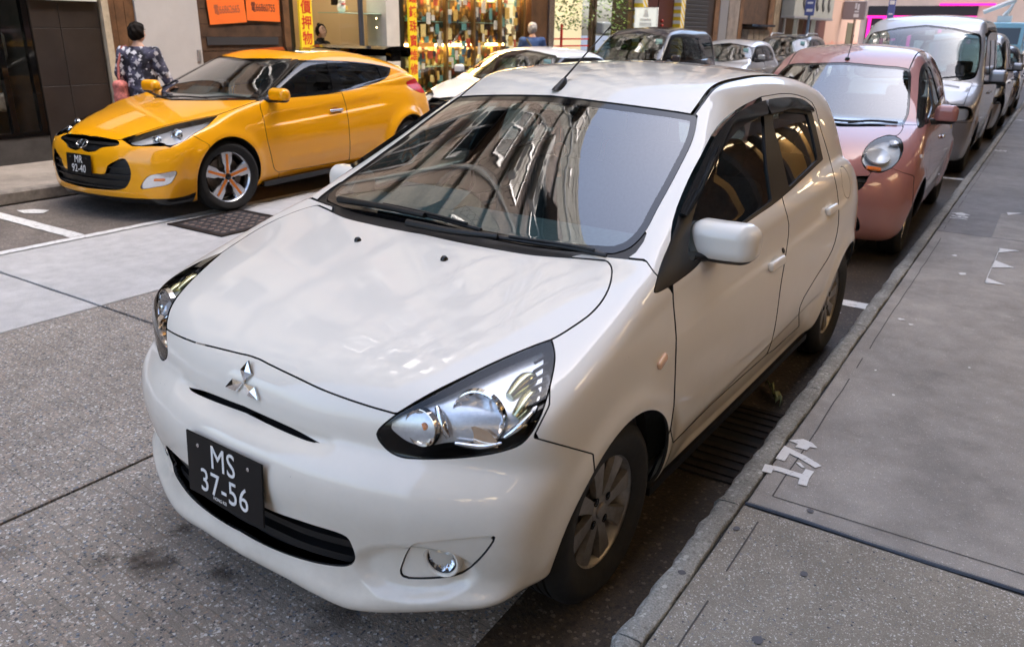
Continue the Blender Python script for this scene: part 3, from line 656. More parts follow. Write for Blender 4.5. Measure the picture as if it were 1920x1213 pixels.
    if stain:
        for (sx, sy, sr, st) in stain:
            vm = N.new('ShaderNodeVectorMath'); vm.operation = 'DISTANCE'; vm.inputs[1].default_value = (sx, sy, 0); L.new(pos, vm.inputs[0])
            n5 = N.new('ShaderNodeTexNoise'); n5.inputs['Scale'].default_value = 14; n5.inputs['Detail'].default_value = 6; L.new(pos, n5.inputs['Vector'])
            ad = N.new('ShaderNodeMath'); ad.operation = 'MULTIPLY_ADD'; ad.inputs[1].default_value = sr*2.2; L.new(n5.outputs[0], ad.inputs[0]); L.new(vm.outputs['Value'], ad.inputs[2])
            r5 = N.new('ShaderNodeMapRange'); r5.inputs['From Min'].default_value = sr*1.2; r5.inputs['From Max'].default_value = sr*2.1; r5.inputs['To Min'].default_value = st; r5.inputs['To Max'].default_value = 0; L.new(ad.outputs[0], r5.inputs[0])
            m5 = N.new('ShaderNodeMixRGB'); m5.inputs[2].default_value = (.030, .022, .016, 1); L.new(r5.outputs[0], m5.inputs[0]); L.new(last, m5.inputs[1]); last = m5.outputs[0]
    L.new(last, b.inputs['Base Color'])
    bp = N.new('ShaderNodeBump'); bp.inputs['Distance'].default_value = bump; bp.inputs['Strength'].default_value = .8
    bh = N.new('ShaderNodeMath'); bh.operation = 'ADD'; L.new(v.outputs['Distance'], bh.inputs[0]); L.new(fine.outputs[0], bh.inputs[1]); L.new(bh.outputs[0], bp.inputs['Height']); L.new(bp.outputs[0], b.inputs['Normal'])
    MATS[name] = m; return m
STONES = [(0, (.42, .35, .295)), (.22, (.30, .255, .22)), (.40, (.10, .105, .115)), (.55, (.50, .465, .42)), (.70, (.36, .275, .21)), (.82, (.19, .21, .24)), (.92, (.62, .60, .57))]
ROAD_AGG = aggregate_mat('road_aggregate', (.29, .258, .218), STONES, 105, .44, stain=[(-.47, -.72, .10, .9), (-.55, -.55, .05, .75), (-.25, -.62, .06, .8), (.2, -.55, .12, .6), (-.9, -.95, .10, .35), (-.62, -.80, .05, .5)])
ROAD_PALE = aggregate_mat('pale_concrete', (.54, .53, .51), [(0, (.42, .41, .41)), (.5, (.50, .49, .49)), (.9, (.36, .35, .35))], 120, .25, big=.14, scratches=False)
ROAD_BAY = aggregate_mat('bay_concrete', (.19, .165, .145), [(0, (.22, .19, .16)), (.4, (.12, .11, .10)), (.7, (.28, .24, .20))], 80, .4, big=.4, scratches=False)
SHADED_GUTTER = aggregate_mat('gutter_concrete_shaded', (.055, .040, .028), [(0, (.07, .05, .03)), (.5, (.035, .026, .02)), (.8, (.13, .10, .07))], 70, .36, big=.5, rough=.6, scratches=False)
PAVE_ROUGH = aggregate_mat('pavement_aggregate', (.275, .25, .205), [(0, (.55, .52, .48)), (.3, (.40, .36, .32)), (.52, (.62, .61, .58)), (.72, (.16, .18, .22)), (.86, (.44, .46, .42))], 165, .24, big=.25, scratches=False, chips=.17)
PAVE_FINE = aggregate_mat('pavement_fine', (.335, .315, .285), [(0, (.40, .375, .34)), (.5, (.27, .25, .23)), (.85, (.50, .48, .46))], 150, .20, big=.36, scratches=False)
PAVE_DARK = aggregate_mat('pavement_dark', (.235, .228, .22), [(0, (.24, .23, .23)), (.5, (.15, .15, .15)), (.9, (.40, .39, .38))], 130, .2, big=.25, scratches=False)
PAVE_LEFT = aggregate_mat('pavement_left', (.29, .25, .21), [(0, (.30, .26, .22)), (.5, (.22, .19, .16)), (.9, (.36, .32, .28))], 100, .3, big=.3, scratches=False)
KERB = aggregate_mat('kerb_stone', (.30, .30, .275), [(0, (.36, .36, .34)), (.5, (.20, .20, .18)), (.85, (.46, .46, .43))], 60, .3, big=.5, bump=.004, scratches=False)
JOINT = pmat('joint_filler', (.035, .038, .045), .7, noise=.4, nscale=40)
WPAINT = None
def worn_mat(name='worn_road_paint', sc=28, p0=.36, p1=.47, c0=(.30, .28, .26), c1=(.68, .68, .66)):
    m, nt, N, L, b = mat_new(name); b.inputs['Roughness'].default_value = .75
    geo = N.new('ShaderNodeNewGeometry'); n = N.new('ShaderNodeTexNoise'); n.inputs['Scale'].default_value = sc; n.inputs['Detail'].default_value = 8; n.inputs['Roughness'].default_value = .75; L.new(geo.outputs['Position'], n.inputs['Vector'])
    r = N.new('ShaderNodeValToRGB'); r.color_ramp.elements[0].position = p0; r.color_ramp.elements[1].position = p1; r.color_ramp.elements[0].color = (*c0, 1); r.color_ramp.elements[1].color = (*c1, 1)
    L.new(n.outputs[0], r.inputs[0]); L.new(r.outputs[0], b.inputs['Base Color']); return m
WORN = worn_mat()
WPAINT = worn_mat('brushed_paint', 75, .37, .42, (.30, .28, .26), (.64, .64, .62))

gnd = MB().add([(-150, -80, -.03), (150, -80, -.03), (150, 400, -.03), (-150, 400, -.03)], [(0, 1, 2, 3)]).build('ground', JOINT); tag(gnd, kind='structure')
road = MB().add([(-6.32, -40, -.014), (1.0, -40, -.014), (1.0, 140, -.014), (-6.32, 140, -.014)], [(0, 1, 2, 3)]).build('road', JOINT); tag(road, kind='structure')
def slab(x0, x1, y0, y1, mat, parent, z=0, g=.009, name='concrete_slab', t=.05):
    """cast slab with slightly uneven, softened edges"""
    e = .006; n = max(2, int((y1-y0)/.25)); xs = max(2, int((x1-x0)/.25)); V = []; F = []
    rim = [(x0+g+(x1-x0-2*g)*i/xs, y0+g) for i in range(xs)]+[(x1-g, y0+g+(y1-y0-2*g)*i/n) for i in range(n)]+[(x1-g-(x1-x0-2*g)*i/xs, y1-g) for i in range(xs)]+[(x0+g, y1-g-(y1-y0-2*g)*i/n) for i in range(n)]
    cx, cy = (x0+x1)/2, (y0+y1)/2; k = len(rim)
    J = [(random.uniform(-.0022, .0022), random.uniform(-.0022, .0022)) for _ in rim]
    for (x, y), (a, b) in zip(rim, J): V.append((x+a, y+b, z-t))
    for (x, y), (a, b) in zip(rim, J): V.append((x+a, y+b, z-e*.7))
    for (x, y), (a, b) in zip(rim, J): V.append((x+a+(e if x < cx else -e)*(abs(x-cx) > (x1-x0)/2-g-.002), y+b+(e if y < cy else -e)*(abs(y-cy) > (y1-y0)/2-g-.002), z))
    for r_ in range(2):
        for i in range(k): F.append((r_*k+i, r_*k+(i+1) % k, r_*k+k+(i+1) % k, r_*k+k+i))
    F.append(tuple(2*k+i for i in range(k)))
    return mesh_obj(name, V, F, mat, parent)
LANES = [(-1.085, .955, ROAD_AGG), (-2.96, -1.085, ROAD_AGG), (-4.63, -2.96, ROAD_PALE), (-6.32, -4.63, ROAD_BAY)]
YJ = [-40, -24.4, -14.4, -9.4, -4.4, .595, 5.6, 10.6, 15.6, 20.6, 30.6, 45.6, 75, 140]
for (x0, x1, mt) in LANES:
    for a, b in zip(YJ[:-1], YJ[1:]): slab(x0, x1, a, b, mt, road)
# gutter strip by the right kerb, brown darkened as car shade, 4 mm up
mesh_obj('gutter', [(.60, -40, .004), (.965, -40, .004), (.965, 140, .004), (.52, 140, .004), (.60, 8, .004), (.50, 2, .004), (.62, -1, .004)], [(0, 1, 2, 3, 4, 5, 6)], SHADED_GUTTER, road)
# pavements
pav = MB().add([(.99, -40, .09), (3.75, -40, .09), (3.75, 140, .09), (.99, 140, .09)], [(0, 1, 2, 3)]).build('pavement', JOINT); tag(pav, kind='structure')
for (a, b, mt) in [(-40, -6, PAVE_ROUGH), (-6, -2.9, PAVE_ROUGH), (-2.9, .52, PAVE_ROUGH), (.535, 5.42, PAVE_FINE), (5.42, 12, PAVE_DARK), (12, 22, PAVE_DARK), (22, 60, PAVE_DARK), (60, 140, PAVE_DARK)]: slab(1.03, 3.7, a, b, mt, pav, .12, .005, 'paving_slab', .028)
m = MB(); m.tube([(1.035+.9*i/14*2.9, .527+.004*math.sin(i*1.7), .119) for i in range(15)], [.006+.0015*math.sin(i*2.3) for i in range(15)], 6); m.build('joint_sealant', pmat('sealant', (.03, .037, .052), .5, noise=.3, nscale=30), pav, True)
# scored border lines on the slabs
for (x0, y0, x1, y1) in [(1.105, -2.8, 1.105, .44), (1.10, .62, 1.10, 5.3), (1.10, .62, 3.6, .635), (1.08, 5.5, 1.08, 12)]:
    dx, dy = x1-x0, y1-y0; L_ = math.hypot(dx, dy); px_, py_ = -dy/L_*.0025, dx/L_*.0025; n = max(6, int(L_/.15)); V = []; F = []
    for i in range(n+1):
        t = i/n; j = random.uniform(-.003, .003); V += [(x0+dx*t+px_+j, y0+dy*t+py_, .1215), (x0+dx*t-px_+j, y0+dy*t-py_, .1215)]
        if i and random.random() > .18: F.append((2*i-2, 2*i-1, 2*i+1, 2*i))
    mesh_obj('score_line', V, F, pmat('score_line', (.07, .065, .06), .9), pav)['kind'] = 'stuff'
# a newer patch with its frame
slab(1.42, 1.78, 5.43, 6.56, PAVE_FINE, pav, .1225, .004, 'access_cover', .008)
# kerb stones: chipped granite lengths
kerb = MB().add([(.955, -40, .0), (1.02, -40, .0), (1.02, 140, .0), (.955, 140, .0)], [(0, 1, 2, 3)]).build('kerb', JOINT); tag(kerb, kind='structure')
def kerb_stone(y0, y1, x0=.935, x1=1.024, zt=.122, fine=True):
    n = max(4, int((y1-y0)/(.035 if fine else .4))); V = []; F = []; ph = random.uniform(0, 9)
    for i in range(n+1):
        y = y0+.003+(y1-y0-.006)*i/n; e = .0022*(math.sin(y*7+ph)+.6*math.sin(y*19+ph*2)+.5*math.sin(y*67+ph))+(random.uniform(-.005, .005) if fine else 0)
        if fine and random.random() < .05: e += .009
        c = .004*(math.sin(y*17+ph)+math.sin(y*41))+(random.uniform(-.005, .005) if fine else 0); w = .003*math.sin(y*9+ph)+.002*math.sin(y*33)
        V += [(x0+.004, y, -.01), (x0+.002+e*.4, y, .05), (x0+.008+e, y, zt-.030+c), (x0+.022+e, y, zt-.006+c*.3), (x0+.045+e*.6, y, zt+.0015*math.sin(y*20)), (x1+w-.006, y, zt), (x1+w, y, zt-.006), (x1+w, y, .07)]
    for i in range(n):
        for k in range(7): F.append((i*8+k, i*8+k+1, i*8+k+9, i*8+k+8)[::-1])
    F += [tuple(range(8)), tuple(n*8+k for k in range(8))[::-1]]
    return mesh_obj('kerb_stone', V, F, KERB, kerb, True, 50)
ys = [-3.2, -2.0, -.9, -.28, .50, 1.62, 2.62, 4.1, 5.35, 7, 9, 12, 16, 22, 34, 60, 138]
for a, b in zip(ys[:-1], ys[1:]): kerb_stone(a, b, fine=a < 9)
# far-side kerb and pavement
pav2 = MB().add([(-7.9, -40, .09), (-6.35, -40, .09), (-6.35, 140, .09), (-7.9, 140, .09)], [(0, 1, 2, 3)]).build('pavement_far_side', JOINT); tag(pav2, kind='structure')
for a, b in zip([-40, -3, 3.2, 9, 15, 21, 30, 60], [-3, 3.2, 9, 15, 21, 30, 60, 140]): slab(-7.88, -6.47, a, b, PAVE_LEFT, pav2, .12, .004, 'paving_slab', .028)
for a, b in zip([-40, -6, 0, 1.6, 3.4, 5.2, 8, 12, 20, 40], [-6, 0, 1.6, 3.4, 5.2, 8, 12, 20, 40, 140]):
    MB().cbox((-6.40, (a+b)/2, .06), (.14, b-a-.006, .13), bev=.018).build('kerb_stone', pmat('kerb_far', (.20, .175, .15), .85, noise=.35, nscale=12, bump=.003), pav2)
# painted lines and numbers
def flat(name, pts, z, mat, parent):
    return mesh_obj(name, [(p[0], p[1], z) for p in pts], [tuple(range(len(pts)))], mat, parent)
def ragged(x0, y0, x1, y1, step=.06, j=.004):
    P = []
    for (a, b, c, d) in ((x0, y0, x1, y0), (x1, y0, x1, y1), (x1, y1, x0, y1), (x0, y1, x0, y0)):
        n = max(1, int(math.hypot(c-a, d-b)/step))
        for i in range(n): P.append((a+(c-a)*i/n+random.uniform(-j, j), b+(d-b)*i/n+random.uniform(-j, j)))
    return P
for (x0, y0, x1, y1) in [(-4.68, .78, -4.59, 3.3), (-6.25, 1.37, -4.685, 1.49), (-4.68, 3.3, -4.59, 7.6), (-6.25, 7.3, -4.685, 7.41), (-6.25, 13.0, -4.685, 13.1), (-.92, 3.30, .93, 3.42), (-.92, 9.1, .93, 9.22)]:
    flat('bay_line', ragged(x0, y0, x1, y1), .0075, WORN, road)
flat('paint_mark', [(-6.02, 1.62), (-5.85, 1.60), (-5.72, 1.70), (-5.80, 1.80), (-5.95, 1.74)], .0075, WORN, road)
flat('paint_mark', [(.70, 3.10), (.76, 3.09), (.80, 3.13), (.74, 3.15)], .0095, WORN, road); flat('paint_mark', [(.68, 2.95), (.73, 2.94), (.75, 2.98), (.70, 3.0)], .0095, WORN, road)
def stroke(pts, w, z):
    """one brush stroke: a thick polyline with mitred bends"""
    P = [np.array(q, float) for q in pts]; Lf = []; Rt = []
    for i, q in enumerate(P):
        d0 = P[i]-P[i-1] if i else P[1]-P[0]; d1 = P[i+1]-P[i] if i < len(P)-1 else P[-1]-P[-2]; d0 = d0/np.linalg.norm(d0); d1 = d1/np.linalg.norm(d1); n0 = np.array([-d0[1], d0[0]]); n1 = np.array([-d1[1], d1[0]]); m_ = n0+n1; m_ /= np.linalg.norm(m_); m_ *= w/2/max(.5, m_ @ n0)
        j = random.uniform(-.0015, .0015); Lf.append(q+m_*(1+j*60)); Rt.append(q-m_*(1-j*60))
    n = len(P); return mesh_obj('bay_number', [(*q, z) for q in Lf+Rt], [(i, i+1, n+i+1, n+i) for i in range(n-1)], WPAINT, pav)
stroke([(1.034, .762), (1.030, .805), (1.060, .812), (1.110, .808), (1.160, .806)], .034, .1242); stroke([(1.164, .748), (1.160, .806), (1.162, .868)], .030, .1245)
stroke([(1.050, .882), (1.050, .975), (1.115, .950), (1.182, .912)], .034, .1242)
flat('bay_number', [(1.034, 1.055), (1.079, 1.099), (1.115, 1.087), (1.143, 1.056), (1.116, 1.047), (1.113, 1.015), (1.069, 1.014), (1.072, 1.046)], .1242, WPAINT, pav); flat('bay_number', [(1.103, .897), (1.118, .903), (1.141, .876), (1.13, .872)], .1242, WPAINT, pav)
def ground_text(t, x, y, size, name='bay_number'):
    return text_obj(name, t, size, WPAINT, pav, Matrix(((0, -1, 0, x), (1, 0, 0, y), (0, 0, 1, .1245), (0, 0, 0, 1))), 0, .004)
ground_text('16', 1.14, 6.08, .19); ground_text('15', 1.14, 11.4, .2); ground_text('14', 1.14, 16.8, .2)
flat('bay_number', [(1.05, 6.25), (1.13, 6.33), (1.21, 6.24), (1.17, 6.23), (1.16, 6.20), (1.10, 6.20), (1.09, 6.24)], .1245, WPAINT, pav)
for pts in ([(1.505, 5.05), (1.637, 5.054), (1.51, 4.90)], [(1.50, 4.64), (1.629, 4.489), (1.50, 4.40)], [(1.495, 4.09), (1.607, 3.977), (1.49, 3.955)], [(1.47, 6.596), (1.592, 6.661), (1.487, 6.484)], [(1.49, 3.955), (1.494, 3.955), (1.512, 5.05), (1.508, 5.05)]):
    flat('pavement_marking', pts, .1245, WPAINT, pav)
for (x, y, r_) in [(1.16, 2.86, .02), (1.22, 2.80, .012), (1.9, 3.2, .012), (1.3, 1.75, .008), (1.55, 2.3, .007), (2.0, 1.5, .008), (1.18, 2.0, .007), (1.35, 4.1, .03), (1.25, 4.6, .02)]:
    flat('paint_drip', [(x+r_*random.uniform(.5, 1.2)*math.cos(a), y+r_*random.uniform(.5, 1.6)*math.sin(a)) for a in np.linspace(0, 6.28, 9)[:-1]], .1242, WPAINT, pav)
# chewing-gum spots and tar blots on the near pavement
GUM = pmat('gum_spot', (.10, .10, .11), .85)
for (x, y, r_) in [(1.23, .60, .012), (1.06, .36, .012), (1.30, .25, .013), (1.0, .05, .012), (1.27, -.10, .016), (1.62, .1, .011)]:
    flat('gum_spot', [(x+r_*random.uniform(.7, 1.15)*math.cos(a), y+r_*random.uniform(.7, 1.15)*math.sin(a)) for a in np.linspace(0, 6.28, 11)[:-1]], .1239, GUM, pav)
# storm drain in the gutter
IRON = pmat('cast_iron', (.028, .02, .016), .7, .5, noise=.6, nscale=22, bump=.002)  # iron toned darker to stand for the car's shadow over the drain
dr = empty('storm_drain', (0, 0, 0)); tag(dr, 'rusty slotted iron storm drain in the gutter beside the white hatchback', 'drain grate')
m = MB(); m.box((.56, .80, .0055), (.585, 1.50, .014)); m.box((.90, .80, .0055), (.925, 1.50, .014)); m.box((.585, .80, .0055), (.90, .83, .014)); m.box((.585, 1.47, .0055), (.90, 1.50, .014)); m.box((.585, 1.135, .0055), (.90, 1.165, .014)); m.build('drain_frame', IRON, dr)
mesh_obj('drain_pit', [(.585, .83, .0058), (.90, .83, .0058), (.90, 1.47, .0058), (.585, 1.47, .0058)], [(0, 1, 2, 3)], DARKVOID, dr)
for k in range(10):
    y = .865+k*.0635
    if abs(y-1.15) > .035: MB().box((.586, y-.017, .0062), (.899, y+.017, .0135)).build('drain_bar', IRON, dr)
# manhole cover with raised tread
mh = empty('manhole_cover', (-4.13, 2.48, .004)); tag(mh, 'square cast iron manhole cover with diamond tread in pale concrete', 'manhole cover')
MB().box((-.31, -.33, 0), (.31, .33, .006)).build('cover_plate', pmat('manhole_iron', (.055, .052, .055), .6, .5, noise=.5, nscale=12, bump=.002), mh)
for i in range(7):
    for j in range(7):
        x, y = -.25+i*.083, -.27+j*.09; MB().add([(x-.03, y, .006), (x, y-.032, .006), (x+.03, y, .006), (x, y+.032, .006), (x-.018, y, .011), (x, y-.02, .011), (x+.018, y, .011), (x, y+.02, .011)], [(0, 1, 5, 4), (1, 2, 6, 5), (2, 3, 7, 6), (3, 0, 4, 7), (4, 5, 6, 7)]).build('tread_stud', pmat('stud_iron', (.16, .12, .10), .5, .6, noise=.4, nscale=10), mh)
MB().box((-.36, -.38, .0), (-.315, .38, .008)).box((.315, -.38, .0), (.36, .38, .008)).box((-.315, -.38, 0), (.315, -.335, .008)).box((-.315, .335, 0), (.315, .38, .008)).build('cover_frame', IRON, mh)
# crumpled plastic wrapper in the gutter
V = []; n = 9
for i in range(n):
    for j in range(6):
        u, v = i/(n-1), j/5; V.append((.735+.13*u+.05*v*(1-u), 1.77-.16*u-.05*v+.02*math.sin(u*9), .018+.05*v*(1-v)*2+.014*math.sin(i*2.1+j*1.3)+random.uniform(0, .012)))
F = [(i*6+j, i*6+j+1, i*6+j+7, i*6+j+6) for i in range(n-1) for j in range(5)]
o = mesh_obj('plastic_wrapper', V, F, pmat('wrapper', (.30, .32, .16), .25, coat=.6, noise=.4, nscale=30), None, True, 20)
sm = o.modifiers.new('thickness', 'SOLIDIFY'); sm.thickness = .0015
tag(o, 'crumpled greenish clear wrapper lying in the gutter at the kerb', 'litter')

# ------------------------------------------------------------------ buildings of the far side (x = FX) and of the near side
FX = -7.86; EM = .20
def emis(name, col, s):
    return pmat(name, col, .5, emit=col, estr=s*EM)
WARM = emis('warm_lamp', (1.0, .72, .38), 14); WARMSOFT = emis('warm_panel', (1.0, .66, .30), 2.6); COOL = emis('cool_tube', (.93, .97, 1.0), 8)
PANE = glass_mat('shop_pane', (.92, .93, .92), 1.0)
def plaster(name, col, n=.3): return pmat(name, col, .85, noise=n, nscale=1.6, bump=.004)
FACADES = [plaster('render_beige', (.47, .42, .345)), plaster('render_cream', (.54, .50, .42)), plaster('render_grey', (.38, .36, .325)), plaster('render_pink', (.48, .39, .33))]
NEARF = [plaster('low_bounce_beige', (.24, .21, .175)), plaster('low_bounce_cream', (.27, .25, .215)), plaster('low_bounce_grey', (.21, .20, .185)), plaster('low_bounce_pink', (.24, .20, .175))]  # facade renders darkened to cut the light they bounce into the street
DARKGLASS = pmat('upper_window_glass', (.03, .04, .045), .06)
ALU = pmat('aluminium', (.45, .45, .46), .4, .8); ACM = pmat('ac_casing', (.66, .64, .58), .5, noise=.12, nscale=6); RUST = pmat('rusty_cage', (.17, .12, .09), .7, .4, noise=.5, nscale=20)
_proto = {}
def proto(key, make):
    if key not in _proto:
        o = make(); _proto[key] = o.data; bpy.data.objects.remove(o)
    return _proto[key]
def inst(name, data, parent, loc, rz=0, sc=(1, 1, 1)):
    o = bpy.data.objects.new(name, data); o.location = loc; o.rotation_euler = (0, 0, rz); o.scale = sc; return link(o, parent)
def win_frame():
    m = MB(); w, h = 1.3, 1.4
    for a, b in (((0, -w/2, 0), (.07, w/2, .06)), ((0, -w/2, h-.06), (.07, w/2, h)), ((0, -w/2, .06), (.07, -w/2+.06, h-.06)), ((0, w/2-.06, .06), (.07, w/2, h-.06)), ((.01, -.03, .06), (.06, .03, h-.06))): m.box(a, b)
    return m.build('window', ALU)
def win_pane(): return MB().box((-.02, -.59, .06), (.012, .59, 1.34)).build('pane', DARKGLASS)
def ac_unit(): 
    m = MB(); m.cbox((.2, 0, .3), (.34, .82, .58), bev=.02); return m.build('air_conditioner', ACM)
def ac_grille():
    m = MB()
    for r_ in (.06, .12, .18, .235): m.lathe([(r_-.008, .372), (r_, .38), (r_+.008, .372)], 20, 0, 'x', (0, -.12, .3))
    m.lathe([(.25, .3705), (.001, .3705)], 20, 0, 'x', (0, -.12, .3)); return m.build('fan_grille', pmat('ac_fan', (.05, .05, .05), .6))
def cage():
    m = MB()
    for z in (0, .5, 1.0, 1.5): m.tube([(0, -.8, z), (.45, -.8, z), (.45, .8, z), (0, .8, z)], .012, 4)
    for k in range(9): m.tube([(.45, -.8+.2*k, 0), (.45, -.8+.2*k, 1.5)], .009, 4)
    return m.build('window_cage', RUST)
def upper(root, x, y0, y1, z0, floors, fh, wall_mat, side=1, seed=0, step=2.4):
    """storeys over a shop: wall, floor bands, windows, air conditioners, cages, pipes (side: +1 faces +x)"""
    rnd = random.Random(seed); rz = 0 if side > 0 else math.pi; z1 = z0+floors*fh+.9
    MB().box((min(x, x-side*7), y0+.01, z0), (max(x, x-side*7), y1-.01, z1)).build('wall', wall_mat, root)
    for k in range(floors):
        z = z0+k*fh; MB().box((min(x+side*.001, x+side*.12), y0+.02, z+.02), (max(x+side*.001, x+side*.12), y1-.02, z+.16)).build('floor_band', FACADES[2], root)
        n = max(1, int((y1-y0)/step))
        for i in range(n):
            y = y0+(y1-y0)*(i+.5)/n+rnd.uniform(-.1, .1); zz = z+.95
            w = inst('window', proto('wf', win_frame), root, (x+side*.003, y, zz), rz); inst('pane', proto('wp', win_pane), w, (0, 0, 0))
            q = rnd.random()
            if q < .75: a = inst('air_conditioner', proto('ac', ac_unit), root, (x+side*.02, y+rnd.choice((-.2, .25)), zz-.75), rz); inst('fan_grille', proto('acg', ac_grille), a, (0, 0, 0))
            if q > .45: inst('window_cage', proto('cage', cage), root, (x+side*.02, y, zz-.05), rz)
            if q < .3: MB().box((min(x+side*.01, x+side*.7), y-.8, zz+1.52), (max(x+side*.01, x+side*.7), y+.8, zz+1.56)).build('awning', RUST, root)
    for i in range(2):
        y = rnd.uniform(y0+.3, y1-.3); m = MB(); m.tube([(x+side*.07, y, z0), (x+side*.07, y, z1-.3)], .045, 8); m.build('drain_pipe', pmat('pvc_pipe', (.55, .53, .48), .6), root, True)
def wallbox(root, name, x0, x1, y0, y1, z0, z1, mat): return MB().box((x0, y0, z0), (x1, y1, z1)).build(name, mat, root)
GZ, SH = .122, 3.6       # pavement level, shop height

# A: dark tiled building with a display window
A = empty('shop_building', (0, 0, 0)); tag(A, 'dark brown tiled shop front with a black framed display window', 'building')
TILE = pmat('brown_tile', (.030, .024, .022), .32, noise=.25, nscale=3); GROUT = pmat('brown_grout', (.014, .012, .011), .9)
wallbox(A, 'tile_backing', FX-.3, FX-.012, 2.98, 3.78, GZ, SH, GROUT)
for i, (ya, yb) in enumerate(((2.985, 3.30), (3.305, 3.775))):
    z = GZ
    for hgt in (.19, .62, .62, .62, .62, .62):
        MB().cbox((FX-.006, (ya+yb)/2, z+hgt/2), (.012, yb-ya, hgt-.006), bev=.002).build('wall_tile', TILE, A); z += hgt
wallbox(A, 'display_back', FX-.9, FX-.85, -6, 2.95, GZ, SH, pmat('display_back', (.05, .045, .04), .7, noise=.4, nscale=3))
wallbox(A, 'display_side', FX-.9, FX-.07, 2.955, 2.979, GZ, SH, pmat('display_back', (.05, .045, .04), .7, noise=.4, nscale=3)); wallbox(A, 'display_ceiling', FX-.85, FX-.07, -6, 2.95, 2.9, 3.0, pmat('display_back', (.05, .045, .04), .7, noise=.4, nscale=3)); wallbox(A, 'display_side', FX-.9, FX-.07, -6.03, -6.005, GZ, SH, pmat('display_back', (.05, .045, .04), .7, noise=.4, nscale=3))
wallbox(A, 'window_plinth', FX-.5, FX, -6, 2.97, GZ, .40, pmat('plinth_dark', (.05, .045, .042), .6, noise=.3, nscale=5))
for y in (2.93, 2.62, 2.1, 1.2, -.3): wallbox(A, 'window_mullion', FX-.06, FX+.01, y-.03, y+.03, .40, 3.0, GLOSSBLACK)
wallbox(A, 'window_rail', FX-.06, FX+.006, -6, 2.9, .401, .45, GLOSSBLACK); wallbox(A, 'window_head', FX-.3, FX+.02, -6, 2.97, 3.0, SH, GLOSSBLACK)
mesh_obj('window_pane', [(FX-.03, -6, .45), (FX-.03, 2.9, .45), (FX-.03, 2.9, 3.0), (FX-.03, -6, 3.0)], [(0, 1, 2, 3)], PANE, A)
for (y, z, r_) in ((2.45, .85, .11), (2.78, 1.35, .13), (2.3, 1.3, .15), (2.0, .9, .12), (2.75, .75, .08), (1.6, 1.2, .14)):
    soft('display_ornament', rbox_field((FX-.45, y, z), (r_*.7, r_*.8, r_*1.3), r_*.6), (FX-.7, y-.25, z-.35), (FX-.2, y+.25, z+.35), .03, pmat('ornament_stone', (.16, .15, .14), .4, noise=.6, nscale=12), A)
for (y, z) in ((2.52, .62), (2.58, .62), (2.2, 1.9), (2.7, 2.2)): soft('display_lamp', rbox_field((FX-.35, y, z), (.016, .016, .016), .015), (FX-.4, y-.04, z-.04), (FX-.3, y+.04, z+.04), .012, WARM, A)
soft('green_indicator', rbox_field((FX-.2, 2.72, 1.52), (.02, .02, .02), .018), (FX-.25, 2.67, 1.47), (FX-.15, 2.77, 1.57), .012, emis('green_led', (.1, 1, .4), 5), A)
wallbox(A, 'light_box', FX, FX+.05, 3.0, 3.75, 1.84, 2.2, pmat('lightbox_face', (.62, .60, .56), .5))
MB().lathe([(.025, 0), (.025, .02), (.001, .021)], 14, 0, 'x', (FX, 3.13, .28)).build('wall_socket', ALU, A)
upper(A, FX, -9, 3.9, SH, 6, 3.1, FACADES[0], 1, 11)

# B: boarded timber front with a white hoarding and orange notices
Bb = empty('shop_building', (0, 0, 0)); tag(Bb, 'boarded dark timber shop front with white hoarding panel and orange notices', 'building')
WOOD = pmat('dark_timber', (.075, .040, .022), .6, noise=.5, nscale=5, bump=.002); WOODL = pmat('brown_timber', (.14, .068, .030), .6, noise=.5, nscale=4, bump=.002)
wallbox(Bb, 'timber_backing', FX-.3, FX-.03, 3.79, 6.62, GZ, SH, pmat('timber_shadow', (.02, .014, .010), .9))
wallbox(Bb, 'pale_post', FX-.03, FX+.06, 3.79, 3.87, GZ, SH, pmat('pale_post', (.48, .40, .29), .7, noise=.25, nscale=8))
for k, (ya, yb) in enumerate(((3.88, 3.98), (3.984, 4.10), (4.104, 4.22))): wallbox(Bb, 'plank', FX-.03, FX+.002*k, ya, yb, GZ, SH, WOODL)
wallbox(Bb, 'hoarding', FX-.03, FX+.03, 4.225, 5.10, GZ, SH, pmat('white_hoarding', (.50, .48, .47), .6, noise=.06, nscale=3))
wallbox(Bb, 'hinge', FX+.03, FX+.045, 5.02, 5.07, 1.16, 1.30, ALU)
z = GZ; k = 0
while z < SH-.1:
    hgt = (.16, .19, .145, .175)[k % 4]; wallbox(Bb, 'plank', FX-.03, FX+.004*(k % 3), 5.105, 6.50, z, z+hgt-.006, WOOD); z += hgt; k += 1
wallbox(Bb, 'letter_slot', FX+.010, FX+.022, 5.2, 6.4, 1.36, 1.46, pmat('slot_metal', (.10, .10, .11), .35, .7)); wallbox(Bb, 'corner_post', FX-.03, FX+.05, 6.505, 6.615, GZ, SH, WOODL)
ORANGE = pmat('orange_paper', (.90, .17, .02), .75, noise=.05, nscale=6); INK = pmat('marker_ink', (.02, .015, .02), .6); REDINK = pmat('dim_ink', (.35, .10, .05), .7)
for (y, z, w, t, ink, ang, l2) in ((5.55, 1.93, .60, '電66862665', REDINK, 4, '招租'), (6.17, 1.97, .58, '電66860755', INK, -1, '招租')):
    M = Matrix.Translation((FX+.026, y, z)) @ Matrix.Rotation(R(ang), 4, 'X') @ Matrix(((0, 0, 1, 0), (1, 0, 0, 0), (0, 1, 0, 0), (0, 0, 0, 1)))
    p = MB().box((-w/2, -.30, 0), (w/2, .46, .002), 0, M).build('notice', ORANGE, Bb)
    text_obj('notice_lettering', t, .135, ink, p, M @ Matrix.Translation((0, -.13, .003)), .0003, .0012, .62)
